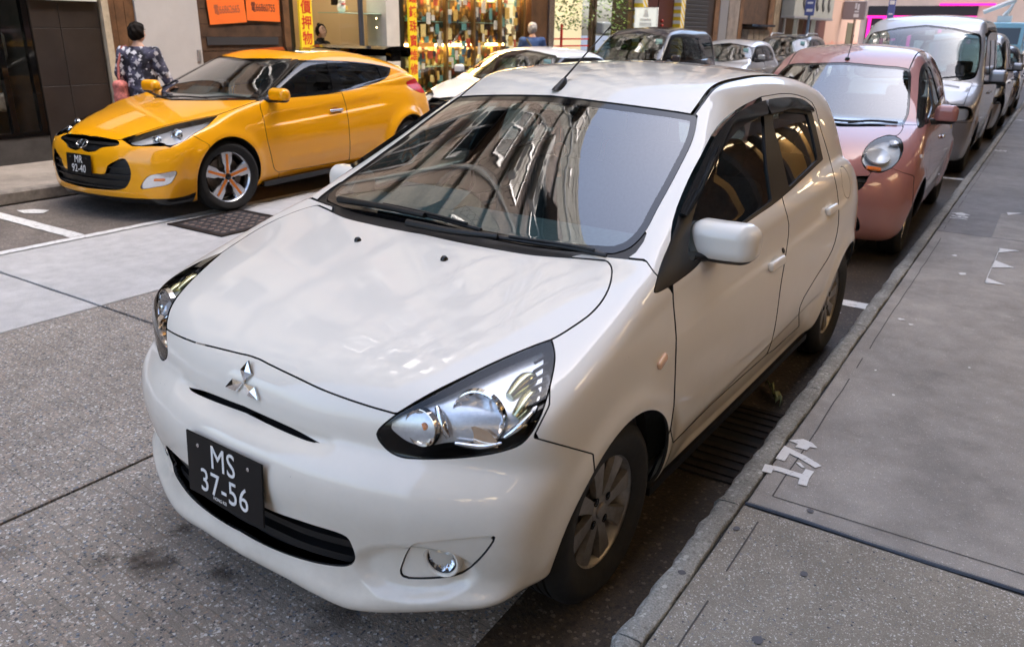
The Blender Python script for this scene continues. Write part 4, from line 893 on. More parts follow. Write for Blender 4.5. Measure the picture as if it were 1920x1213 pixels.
upper(Bb, FX, 3.9, 6.65, SH, 6, 3.1, FACADES[3], 1, 12)

# C: pawn and watch shop with a counter window, vertical yellow signs
Cc = empty('shop_building', (0, 0, 0)); tag(Cc, 'pawn shop with glass counter between two vertical yellow signs', 'building')
BLACKWALL = pmat('black_jamb', (.012, .011, .011), .5)
wallbox(Cc, 'jamb', FX-.4, FX+.02, 6.62, 6.72, GZ, SH, BLACKWALL)
YEL = pmat('yellow_sign', (.78, .55, .02), .5, noise=.05, nscale=8, emit=(.78, .55, .02), estr=.06); RED = pmat('sign_red', (.62, .03, .02), .5)
def vsign(parent, y0, y1, x, z0, z1, chars, ztop, pitch, size):
    s = MB().box((x-.04, y0, z0), (x, y1, z1)).build('hanging_sign', YEL, parent)
    for i, c in enumerate(chars):
        M = Matrix(((0, 0, 1, x+.003), (1, 0, 0, (y0+y1)/2), (0, 1, 0, ztop-i*pitch), (0, 0, 0, 1))); text_obj('sign_character', c, size, RED, s, M, .001, size*.016)
vsign(Cc, 6.73, 6.97, FX+.14, .9, 2.6, '高價押物', 2.08, .215, .20)
wallbox(Cc, 'back_wall', FX-2.4, FX-2.3, 6.7, 9.0, GZ, SH, pmat('shop_cream', (.62, .46, .25), .7, noise=.1, nscale=2)); wallbox(Cc, 'shop_side', FX-2.3, FX-.4, 8.98, 9.06, GZ, SH, pmat('shop_side_cream', (.60, .47, .30), .7)); wallbox(Cc, 'shop_side', FX-2.3, FX-.4, 6.60, 6.68, GZ, SH, pmat('shop_side_cream', (.60, .47, .30), .7))
wallbox(Cc, 'shop_floor', FX-2.3, FX, 6.68, 8.98, GZ-.06, GZ-.002, FACADES[2]); wallbox(Cc, 'shop_ceiling', FX-2.3, FX, 6.68, 8.98, 3.2, 3.3, FACADES[1])
for y in (7.2, 7.9, 8.5): wallbox(Cc, 'ceiling_lamp', FX-1.6, FX-.6, y-.08, y+.08, 3.17, 3.198, emis('shop_tube', (1, .86, .62), 16))
for k in range(11): wallbox(Cc, 'shelf_slat', FX-2.28, FX-2.22, 7.35, 8.1, .95+k*.095, .95+k*.095+.05, pmat('slat_white', (.70, .64, .52), .6))
wallbox(Cc, 'counter', FX-.55, FX-.05, 7.75, 8.78, GZ, .95, pmat('counter_wood', (.35, .19, .08), .5, noise=.3, nscale=6))
cs = empty('glass_display_case', (FX-.3, 8.25, .952)); tag(cs, 'glass display case of watches on the pawn shop counter', 'display case')
GE = pmat('glass_edge', (.35, .55, .45), .1)
for (y) in (-.52, .52): mesh_obj('glass_side', [(-.22, y, 0), (.22, y, 0), (.22, y, .86), (-.22, y, .86)], [(0, 1, 2, 3)], PANE, cs)
mesh_obj('glass_front', [(.222, -.51, 0), (.222, .51, 0), (.222, .51, .86), (.222, -.51, .86)], [(0, 1, 2, 3)], PANE, cs); MB().box((-.225, -.53, .861), (.228, .53, .872)).build('glass_top', GE, cs)
for z in (.02, .28): MB().box((-.2, -.5, z), (.2, .5, z+.008)).build('glass_shelf', GE, cs)
for i in range(9):
    for j, z in enumerate((.03, .29)):
        m = MB(); m.lathe([(.001, .0), (.034, .0), (.036, .012), (.026, .022), (.001, .024)], 12, 0, 'z', (.08, -.44+i*.11, z)); m.build('watch', CHROME, cs, True)
for y, z in ((.46, .80), (.46, .66)): MB().lathe([(.014, 0), (.014, .02), (.001, .022)], 10, 0, 'x', (.1, y, z)).build('spot_lamp', WARM, cs)
fig = empty('lucky_cat_figurine', (FX-.3, 8.02, 1.826)); tag(fig, 'white lucky cat figurine on top of the glass display case', 'figurine')
CATW = pmat('cat_white', (.78, .72, .66), .3, noise=.1, nscale=20)
soft('cat_body', lambda P: smin(smin(np.linalg.norm((P-[0, 0, .075])/[1, 1.1, 1.15], axis=1)-.07, np.linalg.norm(P-[.01, 0, .17], axis=1)-.058, .03), np.minimum(np.linalg.norm((P-[0, -.035, .225])/[1, 1, 1.6], axis=1), np.linalg.norm((P-[0, .035, .225])/[1, 1, 1.6], axis=1))-.017, .02), (-.11, -.12, -.02), (.11, .12, .29), .012, CATW, fig)
MB().cbox((.065, .045, .07), (.02, .05, .06), bev=.006).build('gold_coin', pmat('gold_toy', (.85, .55, .12), .35, .5), fig); MB().cbox((.06, -.01, .125), (.03, .08, .012), bev=.003).build('red_collar', RED, fig)
led = empty('led_clock', (FX-.9, 8.55, 1.95)); tag(led, 'small black clock with glowing red digits in the pawn shop', 'clock')
MB().cbox((0, 0, .1), (.05, .30, .20), bev=.01).build('clock_case', GLOSSBLACK, led); text_obj('clock_digits', '88888', .085, emis('red_led', (1, .05, .02), 6), led, Matrix(((0, 0, 1, .027), (1, 0, 0, 0), (0, 1, 0, .12), (0, 0, 0, 1))), .001)
ORN = pmat('orange_decor', (.85, .30, .05), .5, noise=.3, nscale=20)
for k in range(5): soft('festive_ornament', rbox_field((FX-1.9, 7.05+.07*k, 1.98-.13*(k % 3)), (.05, .05, .07), .04), (FX-2.05, 6.9+.07*k, 1.6), (FX-1.75, 7.2+.07*k, 2.2), .03, ORN, Cc)
wallbox(Cc, 'side_shelf', FX-2.2, FX-1.7, 6.9, 7.35, 1.24, 1.27, pmat('shelf_wood', (.40, .22, .09), .5))
soft('golden_ornament', rbox_field((FX-1.95, 7.1, 1.36), (.09, .10, .08), .05), (FX-2.1, 6.95, 1.25), (FX-1.8, 7.25, 1.5), .03, pmat('gold_brass', (.80, .48, .10), .3, .8), Cc)
term = empty('card_terminal', (FX-.12, 7.72, .952)); tag(term, 'grey and blue parking payment stand with a white letter P', 'payment stand')
MB().cbox((0, 0, .17), (.20, .42, .34), bev=.02).build('stand_case', pmat('terminal_dark', (.05, .05, .055), .4), term); MB().cbox((-.01, -.03, .352), (.2, .40, .02), bev=.005).build('stand_top', pmat('terminal_grey', (.5, .47, .45), .5), term)
MB().cbox((.104, .08, .15), (.006, .25, .24), bev=.002).build('blue_plate', pmat('blue_sign', (.02, .08, .42), .4), term); text_obj('sign_letter', 'P', .16, pmat('sign_white', (.8, .8, .8), .5), term, Matrix(((0, 0, 1, .109), (1, 0, 0, .08), (0, 1, 0, .11), (0, 0, 0, 1))), .001, .003)
wallbox(Cc, 'white_column', FX-.4, FX+.03, 8.70, 9.02, GZ, SH, pmat('column_white', (.62, .58, .53), .55, noise=.08, nscale=4)); wallbox(Cc, 'jamb', FX-.4, FX+.012, 9.03, 9.16, GZ, SH, BLACKWALL)
vsign(Cc, 9.17, 9.37, FX+.12, .55, 2.6, '鐘錶珠寶維修', 2.09, .232, .20)
upper(Cc, FX, 6.65, 9.4, SH, 6, 3.1, FACADES[1], 1, 13)

def clutter_mat():
    """a packed wall of small boxed goods, seen from afar"""
    m, nt, N, L, b = mat_new('shelf_clutter'); b.inputs['Roughness'].default_value = .5; geo = N.new('ShaderNodeNewGeometry'); mp = N.new('ShaderNodeMapping'); mp.inputs['Scale'].default_value = (1, 6.5, 5); L.new(geo.outputs['Position'], mp.inputs[0])
    v = N.new('ShaderNodeTexVoronoi'); v.distance = 'CHEBYCHEV'; v.inputs['Scale'].default_value = 1.6; v.inputs['Randomness'].default_value = .8; L.new(mp.outputs[0], v.inputs['Vector']); sp = N.new('ShaderNodeSeparateColor'); L.new(v.outputs['Color'], sp.inputs[0])
    r = N.new('ShaderNodeValToRGB'); r.color_ramp.interpolation = 'CONSTANT'; e = r.color_ramp.elements; e[0].color = (.30, .15, .04, 1); e[1].position = .9; e[1].color = (.60, .52, .38, 1)
    for q, c in ((.18, (.55, .30, .07)), (.34, (.10, .05, .02)), (.5, (.70, .42, .10)), (.62, (.06, .12, .11)), (.7, (.42, .22, .06)), (.82, (.35, .06, .03))): k = e.new(q); k.color = (*c, 1)
    L.new(sp.outputs[0], r.inputs[0]); d = N.new('ShaderNodeMapRange'); d.inputs['From Min'].default_value = .2; d.inputs['From Max'].default_value = .5; d.inputs['To Min'].default_value = 1; d.inputs['To Max'].default_value = .25; L.new(v.outputs['Distance'], d.inputs[0])
    mx = N.new('ShaderNodeMixRGB'); mx.blend_type = 'MULTIPLY'; mx.inputs[0].default_value = 1; L.new(r.outputs[0], mx.inputs[1]); L.new(d.outputs[0], mx.inputs[2]); L.new(mx.outputs[0], b.inputs['Base Color']); return m
# D: golden curio shop
Dd = empty('shop_building', (0, 0, 0)); tag(Dd, 'curio shop window glowing gold, crowded with cards and trinkets', 'building')
GOLDBACK = clutter_mat()
wallbox(Dd, 'display_back', FX-.62, FX-.55, 9.4, 13.1, GZ, SH, GOLDBACK); wallbox(Dd, 'shop_ceiling', FX-.55, FX, 9.4, 13.1, 2.75, 2.85, FACADES[1])
for k in range(9): soft('spot_lamp', rbox_field((FX-.2, 9.7+k*.4, 2.72), (.03, .03, .03), .028), (FX-.26, 9.6+k*.4, 2.66), (FX-.14, 9.8+k*.4, 2.78), .015, emis('spot_warm', (1, .74, .38), 60), Dd)
wallbox(Dd, 'strip_lamp', FX-.42, FX-.30, 9.5, 12.9, 2.70, 2.748, emis('curio_strip', (1, .70, .32), 90)); wallbox(Dd, 'strip_lamp', FX-.50, FX-.47, 9.5, 12.9, 1.30, 1.345, emis('shelf_strip', (1, .68, .28), 30))
for y in (9.42, 10.35, 11.2, 12.1, 12.95): wallbox(Dd, 'brass_mullion', FX-.06, FX+.012, y-.03, y+.03, GZ, 2.8, pmat('brass_frame', (.32, .20, .08), .3, .8))
mesh_obj('window_pane', [(FX-.02, 9.45, .5), (FX-.02, 12.92, .5), (FX-.02, 12.92, 2.8), (FX-.02, 9.45, 2.8)], [(0, 1, 2, 3)], PANE, Dd)
wallbox(Dd, 'window_plinth', FX-.54, FX+.005, 9.4, 13.1, GZ, .5, pmat('plinth_brown', (.20, .10, .05), .4, noise=.3, nscale=6)); wallbox(Dd, 'fascia', FX-.3, FX+.05, 9.4, 13.1, 2.86, SH, pmat('fascia_brown', (.14, .08, .05), .5))
for z in (.95, 1.35, 1.72, 2.1): wallbox(Dd, 'glass_shelf', FX-.5, FX-.1, 9.46, 12.9, z, z+.012, GE)
rnd = random.Random(5); CARDCOL = [(.75, .72, .66), (.10, .22, .30), (.70, .45, .12), (.04, .04, .05), (.55, .10, .06), (.12, .30, .28), (.62, .60, .56), (.80, .62, .25)]
CM = [pmat('card_%s' % n, c, .5, noise=.3, nscale=35) for n, c in zip(('white', 'teal', 'amber', 'black', 'red', 'green', 'grey', 'cream'), CARDCOL)]
GT = [pmat('trinket_gold', (.85, .52, .12), .25, .9), pmat('trinket_brown', (.28, .14, .05), .4), pmat('trinket_jade', (.10, .30, .20), .25), pmat('trinket_pearl', (.75, .70, .62), .3)]
for k in range(150):
    y = 9.55+rnd.random()*3.3; z = .75+rnd.random()*1.7; w, h_ = rnd.uniform(.05, .16), rnd.uniform(.07, .22)
    MB().cbox((FX-.05-.03*rnd.random(), y, z), (.006, w, h_)).build('display_card', rnd.choice(CM), Dd)
for k in range(130):
    y = 9.5+rnd.random()*3.35; z = rnd.choice((.51, .962, 1.362, 1.732, 2.112)); r_ = rnd.uniform(.03, .075); hh = rnd.uniform(1.2, 3.2); m = MB()
    pr = [(.6, 0), (1, .25), (rnd.uniform(.5, 1), .5), (rnd.uniform(.3, .9), .8), (.3, 1), (.01, 1.02)]
    m.lathe([(a*r_, b*r_*hh) for a, b in pr], 10, 0, 'z', (FX-.22-.2*rnd.random(), y, z)); m.build('trinket', rnd.choice(GT), Dd, True, 50)
MB().box((FX-.01, 9.5, 1.30), (FX+.04, 9.95, 1.37)).build('letter_box', pmat('orange_shelf', (.60, .26, .05), .5), Dd)
upper(Dd, FX, 9.4, 13.1, SH, 6, 3.1, FACADES[0], 1, 14)

# E: flower shop
Ee = empty('shop_building', (0, 0, 0)); tag(Ee, 'florist shop front with pale lit interior and hanging greenery', 'building')
wallbox(Ee, 'timber_column', FX-.3, FX+.08, 13.1, 13.75, GZ, SH, pmat('walnut_column', (.10, .05, .025), .3, noise=.4, nscale=3)); wallbox(Ee, 'steel_column', FX-.2, FX+.12, 13.76, 13.98, GZ, SH, pmat('steel_column', (.30, .27, .25), .25, .8))
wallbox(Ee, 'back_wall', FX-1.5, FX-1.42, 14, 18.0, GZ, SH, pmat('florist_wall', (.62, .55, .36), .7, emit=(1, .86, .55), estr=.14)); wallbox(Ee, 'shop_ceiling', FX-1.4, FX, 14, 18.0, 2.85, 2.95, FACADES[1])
for y in (14.6, 15.4, 16.4, 17.4): wallbox(Ee, 'ceiling_lamp', FX-1.0, FX-.4, y-.1, y+.1, 2.82, 2.848, emis('florist_tube', (1, .9, .66), 14))
for y in (15.9, 16.05, 18.0): wallbox(Ee, 'mullion', FX-.06, FX+.02, y-.05, y+.05, GZ, 2.8, pmat('bronze_frame', (.12, .08, .05), .35, .6))
for z in (1.27, 1.42): wallbox(Ee, 'red_rail', FX-.06, FX-.02, 14.0, 15.85, z, z+.03, RED)
wallbox(Ee, 'red_rail', FX-.06, FX-.02, 14.55, 14.6, 1.1, 1.75, RED); wallbox(Ee, 'fascia', FX-.3, FX+.05, 14, 18.1, 2.96, SH, pmat('fascia_green', (.06, .09, .06), .5))
for z in (1.05, 1.5): wallbox(Ee, 'shelf', FX-1.4, FX-1.1, 14, 15.8, z, z+.03, pmat('pale_shelf', (.55, .42, .25), .5))
for k in range(14):
    y = 14.05+rnd.random()*1.7; z = rnd.choice((1.08, 1.53)); m = MB(); r_ = rnd.uniform(.04, .09); m.lathe([(.5*r_, 0), (r_, r_), (.6*r_, 2*r_), (.7*r_, 2.4*r_)], 10, 0, 'z', (FX-1.25, y, z)); m.build('vase', rnd.choice(GT+CM[:2]), Ee, True, 50)
LEAF = [pmat('leaf_green', (.045, .10, .025), .5, noise=.4, nscale=8), pmat('leaf_light', (.12, .20, .03), .5, noise=.4, nscale=8)]
def leaf_mesh(name, n, box, ln, mat, parent, droop=.5, seed=1):
    r_ = random.Random(seed); V = []; F = []
    for k in range(n):
        c = np.array([r_.uniform(*b) for b in box]); a = r_.uniform(0, 6.28); d = np.array([math.cos(a), math.sin(a), -droop*r_.random()]); s = np.array([-math.sin(a), math.cos(a), .2])*ln*.28; l = ln*r_.uniform(.6, 1.3); b = len(V)
        V += [c, c+d*l*.45+s, c+d*l, c+d*l*.45-s]; F.append((b, b+1, b+2, b+3))
    return mesh_obj(name, V, F, mat, parent)
g1 = empty('hanging_plant', (FX-.1, 15.0, 1.9)); tag(g1, 'mass of hanging greenery with yellow blooms over the florist counter', 'plant')
leaf_mesh('foliage', 260, [(-.4, .2), (-.7, .9), (-.25, .5)], .10, LEAF[1], g1, .8, 3); leaf_mesh('foliage', 120, [(-.4, .2), (-.5, .9), (-.25, .4)], .09, LEAF[0], g1, .8, 4); leaf_mesh('blossom', 60, [(-.3, .2), (-.6, .9), (-.15, .3)], .05, pmat('yellow_bloom', (.80, .62, .10), .6), g1, .3, 5)
g2 = empty('hanging_plant', (FX, 16.9, 2.0)); tag(g2, 'bright green trailing plant beside the speaker box at the florist', 'plant')
leaf_mesh('foliage', 220, [(-.4, .2), (-.6, .7), (-.3, .4)], .10, LEAF[1], g2, .8, 6); leaf_mesh('foliage', 80, [(-.4, .2), (-.6, .7), (-.3, .4)], .1, LEAF[0], g2, .8, 7)
def potted(loc, label, hgt, seed, cols, flower=None, group=None):
    e = empty('potted_plant', loc); tag(e, label, 'plant', group)
    MB().lathe([(.001, 0), (.11, 0), (.15, .26), (.13, .26), (.12, .22), (.001, .22)], 16).build('pot', pmat('pot_clay', (.30, .16, .10), .7), e, True, 40)
    leaf_mesh('foliage', 120, [(-.10, .10), (-.10, .10), (.3, hgt)], .22, LEAF[cols], e, -.3, seed)
    if flower: leaf_mesh('blossom', 40, [(-.08, .08), (-.08, .08), (hgt*.85, hgt)], .07, flower, e, .2, seed+9)
    m = MB(); m.tube([(0, 0, .2), (0, 0, hgt*.9)], .012, 6); m.build('stem', LEAF[0], e); return e
potted((FX+.35, 17.3, GZ), 'spiky dark green potted plant outside the florist', 1.15, 21, 0); potted((FX+.3, 15.5, GZ), 'potted red flower outside the florist door', 1.05, 22, 0, RED)
potted((FX+.3, 16.5, GZ), 'pot of yellow flowers outside the florist', 1.5, 23, 1, pmat('yellow_bloom', (.80, .62, .10), .6))
spk = empty('wall_speaker', (FX+.14, 16.25, 1.58)); tag(spk, 'grey box speaker mounted beside the florist entrance', 'speaker'); MB().cbox((0, 0, .1), (.2, .42, .28), bev=.03).build('speaker_box', pmat('grey_box', (.30, .33, .34), .5), spk)
for dy in (.06, .14): MB().cbox((.102, dy, .1+.5*(dy-.1)), (.004, .07, .07)).build('speaker_port', GLOSSBLACK, spk)
sg = empty('shop_sign', (FX+.5, 17.85, 0)); tag(sg, 'white framed hanging sign with a small emblem and lettering', 'sign')
MB().cbox((0, 0, 1.86), (.62, .06, .66), bev=.02).build('sign_board', pmat('sign_pale', (.42, .42, .38), .5, emit=(.9, .9, .85), estr=.12), sg)
SW_ = pmat('sign_white', (.8, .8, .8), .5)
MB().prism([(-.05, 1.955), (.05, 1.955), (.075, 1.985), (.045, 2.07), (.05, 2.12), (.0, 2.16), (-.05, 2.12), (-.045, 2.07), (-.075, 1.985)], 1, -.037, -.031).build('sign_emblem', SW_, sg)
for (w_, z0_, z1_) in ((.15, 1.865, 1.925), (.16, 1.745, 1.835), (.24, 1.665, 1.70), (.05, 1.60, 1.65)): MB().box((-w_, -.037, z0_), (w_, -.031, z1_)).build('sign_lettering', SW_, sg)
for a, b in (((-.31, -.036, 1.53), (.31, -.031, 1.55)), ((-.31, -.036, 2.17), (.31, -.031, 2.19)), ((-.31, -.036, 1.55), (-.29, -.031, 2.17)), ((.29, -.036, 1.55), (.31, -.031, 2.17))): MB().box(a, b).build('sign_border', pmat('sign_white', (.8, .8, .8), .5), sg)
MB().box((-.55, -.02, 2.1), (-.31, .02, 2.13)).build('sign_bracket', BLACK, sg)
upper(Ee, FX, 13.1, 18.1, SH, 6, 3.1, FACADES[1], 1, 15)

# F: doorway between yellow-striped columns, roller shutter
Ff = empty('shop_building', (0, 0, 0)); tag(Ff, 'dark doorway between yellow striped columns next to a roller shutter', 'building')
wallbox(Ff, 'wall', FX-.6, FX-.02, 18.1, 24.0, GZ, SH, pmat('dark_wall', (.035, .022, .018), .5, noise=.4, nscale=3))
def stripe_mat():
    m, nt, N, L, b = mat_new('yellow_stripe'); tc = N.new('ShaderNodeTexCoord'); w = N.new('ShaderNodeTexWave'); w.inputs['Scale'].default_value = 2.2; mp = N.new('ShaderNodeMapping'); mp.inputs['Rotation'].default_value = (R(40), 0, 0); L.new(tc.outputs['Object'], mp.inputs[0]); L.new(mp.outputs[0], w.inputs['Vector']); w.bands_direction = 'Z'
    r = N.new('ShaderNodeValToRGB'); r.color_ramp.interpolation = 'CONSTANT'; r.color_ramp.elements[0].color = (.72, .50, .02, 1); r.color_ramp.elements[1].position = .55; r.color_ramp.elements[1].color = (.70, .68, .62, 1); L.new(w.outputs['Fac'], r.inputs[0]); L.new(r.outputs[0], b.inputs['Base Color']); b.inputs['Roughness'].default_value = .5; return m
STRIPE = stripe_mat()
for y in (18.2, 20.75): wallbox(Ff, 'striped_column', FX-.02, FX+.22, y, y+.30, GZ, SH, STRIPE)
wallbox(Ff, 'door', FX-.02, FX+.02, 18.55, 20.7, GZ, 2.7, pmat('dark_red_door', (.06, .012, .010), .3)); wallbox(Ff, 'door_notice', FX+.021, FX+.026, 18.75, 19.15, 1.15, 1.42, pmat('notice_tan', (.40, .28, .18), .7))
for y in (19.6,): wallbox(Ff, 'door_split', FX+.0205, FX+.03, y, y+.03, GZ, 2.7, GLOSSBLACK)
for k in range(22): MB().cbox((FX-.005, 22.3, .18+k*.12), (.03, 2.3, .112), bev=.012).build('shutter_slat', pmat('shutter_dark', (.045, .042, .042), .45, .4), Ff)
for k in range(5): soft('red_charm', rbox_field((FX+.05, 19.9, 1.9-.12*k), (.03, .05, .04), .028), (FX-.01, 19.8, 1.8-.12*k), (FX+.11, 20.0, 2.0-.12*k), .02, pmat('charm_red', (.30, .03, .02), .5), Ff)
MB().lathe([(.05, 0), (.05, .10), (.03, .14), (.001, .15)], 14, 0, 'x', (FX-.02, 18.9, 2.12)).build('camera_dome', pmat('dome_white', (.7, .7, .7), .3), Ff, True, 40)
upper(Ff, FX, 18.1, 24.0, SH, 6, 3.1, FACADES[2], 1, 16)
# G: worn timber and sheet-metal front
Gg = empty('shop_building', (0, 0, 0)); tag(Gg, 'weathered wall of timber boards and dented sheet metal with meter boxes', 'building')
wallbox(Gg, 'wall', FX-.6, FX-.03, 24, 31, GZ, SH, WOOD)
for k, (ya, yb, mt) in enumerate(((24.0, 24.4, WOODL), (24.45, 25.2, ALU), (25.25, 26.3, pmat('dented_sheet', (.40, .34, .29), .35, .6, noise=.35, nscale=3, bump=.02)), (26.35, 26.7, WOODL), (29.6, 30.2, WOODL), (30.25, 30.95, pmat('worn_board', (.20, .15, .10), .8, noise=.5, nscale=4)))): wallbox(Gg, 'wall_panel', FX-.03, FX+.02+.004*k, ya, yb, GZ, SH, mt)
for k in range(4): wallbox(Gg, 'meter_box', FX-.03, FX+.22, 26.9+.62*k, 27.45+.62*k, 1.0+.1*(k % 2), 1.75, pmat('meter_box', (.24, .19, .14), .7, noise=.4, nscale=5))
wallbox(Gg, 'meter_shelf', FX-.03, FX+.35, 26.8, 29.5, 1.85, 1.92, GLOSSBLACK); wallbox(Gg, 'lower_box', FX-.03, FX+.25, 26.6, 28.0, GZ, .85, pmat('tan_box', (.35, .26, .15), .7, noise=.3, nscale=4))
upper(Gg, FX, 24, 31, SH, 6, 3.1, FACADES[3], 1, 17)
# H: shop with a letter sign and a lit doorway
Hh = empty('shop_building', (0, 0, 0)); tag(Hh, 'shop with grey signboard of dark letters over a lit white-framed doorway', 'building')
wallbox(Hh, 'wall', FX-3.0, FX-2.9, 31, 38.5, GZ, SH, pmat('interior_cream', (.60, .55, .42), .7)); wallbox(Hh, 'pier', FX-.5, FX, 36.6, 38.5, GZ, SH, pmat('red_brown_pier', (.12, .035, .022), .5)); wallbox(Hh, 'pier', FX-.5, FX, 31, 31.7, GZ, SH, WOOD)
for y in (31.75, 33.6, 36.4): wallbox(Hh, 'door_frame', FX-.12, FX+.04, y, y+.16, GZ, 2.2, pmat('frame_white', (.62, .63, .60), .5))
wallbox(Hh, 'strip_lamp', FX-1.4, FX-1.2, 32, 36.3, 2.15, 2.2, COOL); wallbox(Hh, 'signboard', FX+.02, FX+.5, 31.2, 37.4, 2.28, 3.4, pmat('signboard_grey', (.36, .36, .32), .6, noise=.1, nscale=4)); wallbox(Hh, 'signboard_frame', FX+.02, FX+.54, 31.2, 37.4, 2.2, 2.279, ALU)
for i in range(5): MB().prism([(32.3+i*1.0, 3.35), (32.55+i*1.0, 3.35), (32.5+i*1.0, 2.85), (32.75+i*1.0, 2.62), (32.6+i*1.0, 2.52), (32.3+i*1.0, 2.75)], 0, FX+.502, FX+.53).build('sign_letter', pmat('letter_dark', (.05, .05, .05), .5), Hh)
for k in range(3): MB().cbox((FX-2.5, 32.5+k*1.2, 1.0), (.3, .8, 1.6), bev=.04).build('display_cabinet', CM[5], Hh)
upper(Hh, FX, 31, 38.5, SH, 6, 3.1, FACADES[1], 1, 18)
# I: pinkish corner building with a hanging sign
Ii = empty('corner_building', (0, 0, 0)); tag(Ii, 'salmon pink corner building with faded rainbow painted wall', 'building')
def fade_mat():
    m, nt, N, L, b = mat_new('faded_mural'); geo = N.new('ShaderNodeNewGeometry'); sp = N.new('ShaderNodeSeparateXYZ'); L.new(geo.outputs['Position'], sp.inputs[0]); n = N.new('ShaderNodeTexNoise'); n.inputs['Scale'].default_value = 2; L.new(geo.outputs['Position'], n.inputs['Vector'])
    ad = N.new('ShaderNodeMath'); ad.operation = 'MULTIPLY_ADD'; ad.inputs[1].default_value = .6; L.new(n.outputs[0], ad.inputs[0]); L.new(sp.outputs['Z'], ad.inputs[2]); mr = N.new('ShaderNodeMapRange'); mr.inputs['From Min'].default_value = .3; mr.inputs['From Max'].default_value = 2.2; L.new(ad.outputs[0], mr.inputs[0])
    r = N.new('ShaderNodeValToRGB'); e = r.color_ramp.elements; e[0].color = (.45, .52, .56, 1); e[1].color = (.55, .36, .28, 1); e[1].position = .72
    for p, c in ((.3, (.42, .50, .55)), (.48, (.58, .42, .22)), (.6, (.62, .25, .18))): q = e.new(p); q.color = (*c, 1)
    L.new(mr.outputs[0], r.inputs[0]); L.new(r.outputs[0], b.inputs['Base Color']); b.inputs['Roughness'].default_value = .8; return m
wallbox(Ii, 'wall', FX-7, FX, 38.5, 46, GZ, SH, fade_mat()); wallbox(Ii, 'doorway', FX-.1, FX+.02, 43, 44.2, GZ, 2.2, pmat('doorway_olive', (.10, .09, .05), .6)); wallbox(Ii, 'door_panel', FX-.1, FX+.06, 44.3, 44.6, GZ, 2.4, RUST)
upper(Ii, FX, 38.5, 46, SH, 6, 3.1, FACADES[3], 1, 19)
hs = empty('hanging_sign', (FX+.55, 41.5, 2.75)); tag(hs, 'mauve grey hanging sign with white characters on the pink corner building', 'sign')
MB().cbox((0, 0, 0), (1.05, .18, .85), bev=.04).build('sign_box', pmat('sign_mauve', (.30, .25, .25), .6), hs); [MB().box((x0_, -.097, z0_), (x1_, -.0905, z1_)).build('sign_character', pmat('sign_white', (.8, .8, .8), .5), hs) for (x0_, x1_, z0_, z1_) in ((.02, .10, .06, .32), (.13, .22, .0, .28), (.02, .22, -.10, -.03), (0, .24, -.32, -.16))]; MB().box((-.55, -.03, .45), (.2, .03, .50)).build('sign_bracket', BLACK, hs)
# J: magenta and black shop at the bend, facing down the street
Jj = empty('corner_shop', (0, 0, 0)); tag(Jj, 'corner shop with black fascia and bright magenta frames at the bend', 'building')
MAG = pmat('magenta_trim', (.80, .01, .28), .5, emit=(.9, .02, .35), estr=.25)
wallbox(Jj, 'wall', -26, -1.2, 64, 72, 0, 14, pmat('peach_render', (.62, .44, .33), .85, noise=.12, nscale=.8)); wallbox(Jj, 'fascia', -11, -4.0, 63.9, 63.995, 2.98, 3.62, pmat('shop_black', (.015, .012, .014), .4)); wallbox(Jj, 'shop_opening', -11, -4.0, 63.92, 63.993, .1, 2.899, pmat('shop_black_inner', (.03, .015, .02), .5))
wallbox(Jj, 'magenta_rail', -11, -4.0, 63.80, 63.899, 2.80, 2.98, MAG); wallbox(Jj, 'magenta_rail', -6.4, -3.0, 63.80, 63.899, 3.63, 3.78, MAG)
for x in (-10.9, -9.9, -8.1, -6.2, -4.3): wallbox(Jj, 'magenta_post', x, x+.22, 63.82, 63.918, .1, 2.799, MAG)
for i in range(3): wallbox(Jj, 'magenta_poster', -9.6+i*.42, -9.28+i*.42, 63.86, 63.917, 1.3, 2.3, MAG)
for (x, z) in ((-10.7, .6), (-10.6, 1.5), (-7.6, .8), (-7, 1.6)): wallbox(Jj, 'poster', x, x+.6, 63.88, 63.917, z, z+.8, CM[6])
for x in (-11, -7.5, -4.2): w = inst('window', proto('wf', win_frame), Jj, (x, 63.99, 6.2), -math.pi/2, (1, 1.2, 1.2)); inst('pane', proto('wp', win_pane), w, (0, 0, 0)); a = inst('air_conditioner', proto('ac', ac_unit), Jj, (x+1.2, 63.98, 5.4), -math.pi/2, (1.3, 1.3, 1.3)); inst('fan_grille', proto('acg', ac_grille), a, (0, 0, 0))
# K: buildings far down the street, partly in the sun
for (i, (x0, x1, y0, y1, h_, mt, lab)) in enumerate(((-1.0, 6, 92, 104, 24, FACADES[1], 'distant cream apartment block closing the end of the street'), (3.75, 14, 62, 90, 20, FACADES[3], 'distant pink apartment block on the sunny far corner'), (-24, -1.4, 105, 118, 26, FACADES[2], 'distant grey apartment block behind the corner shop'))):
    k = empty('apartment_building', (0, 0, 0)); tag(k, lab, 'building'); wallbox(k, 'wall', x0, x1, y0, y1, 0, h_, mt); rr = random.Random(40+i)
    for f_ in range(7):
        for j in range(int((x1-x0)/2.6)):
            x = x0+1.4+j*2.6; zz = 1.2+f_*3.1; w = inst('window', proto('wf', win_frame), k, (x, y0-.003, zz), -math.pi/2); inst('pane', proto('wp', win_pane), w, (0, 0, 0))
            if rr.random() < .7: inst('window_cage', proto('cage', cage), k, (x, y0-.01, zz-.05), -math.pi/2)
            if rr.random() < .5: MB().box((x-.7, y0-.9, zz-.4), (x+.7, y0-.02, zz-.3)).build('balcony_slab', RUST, k)
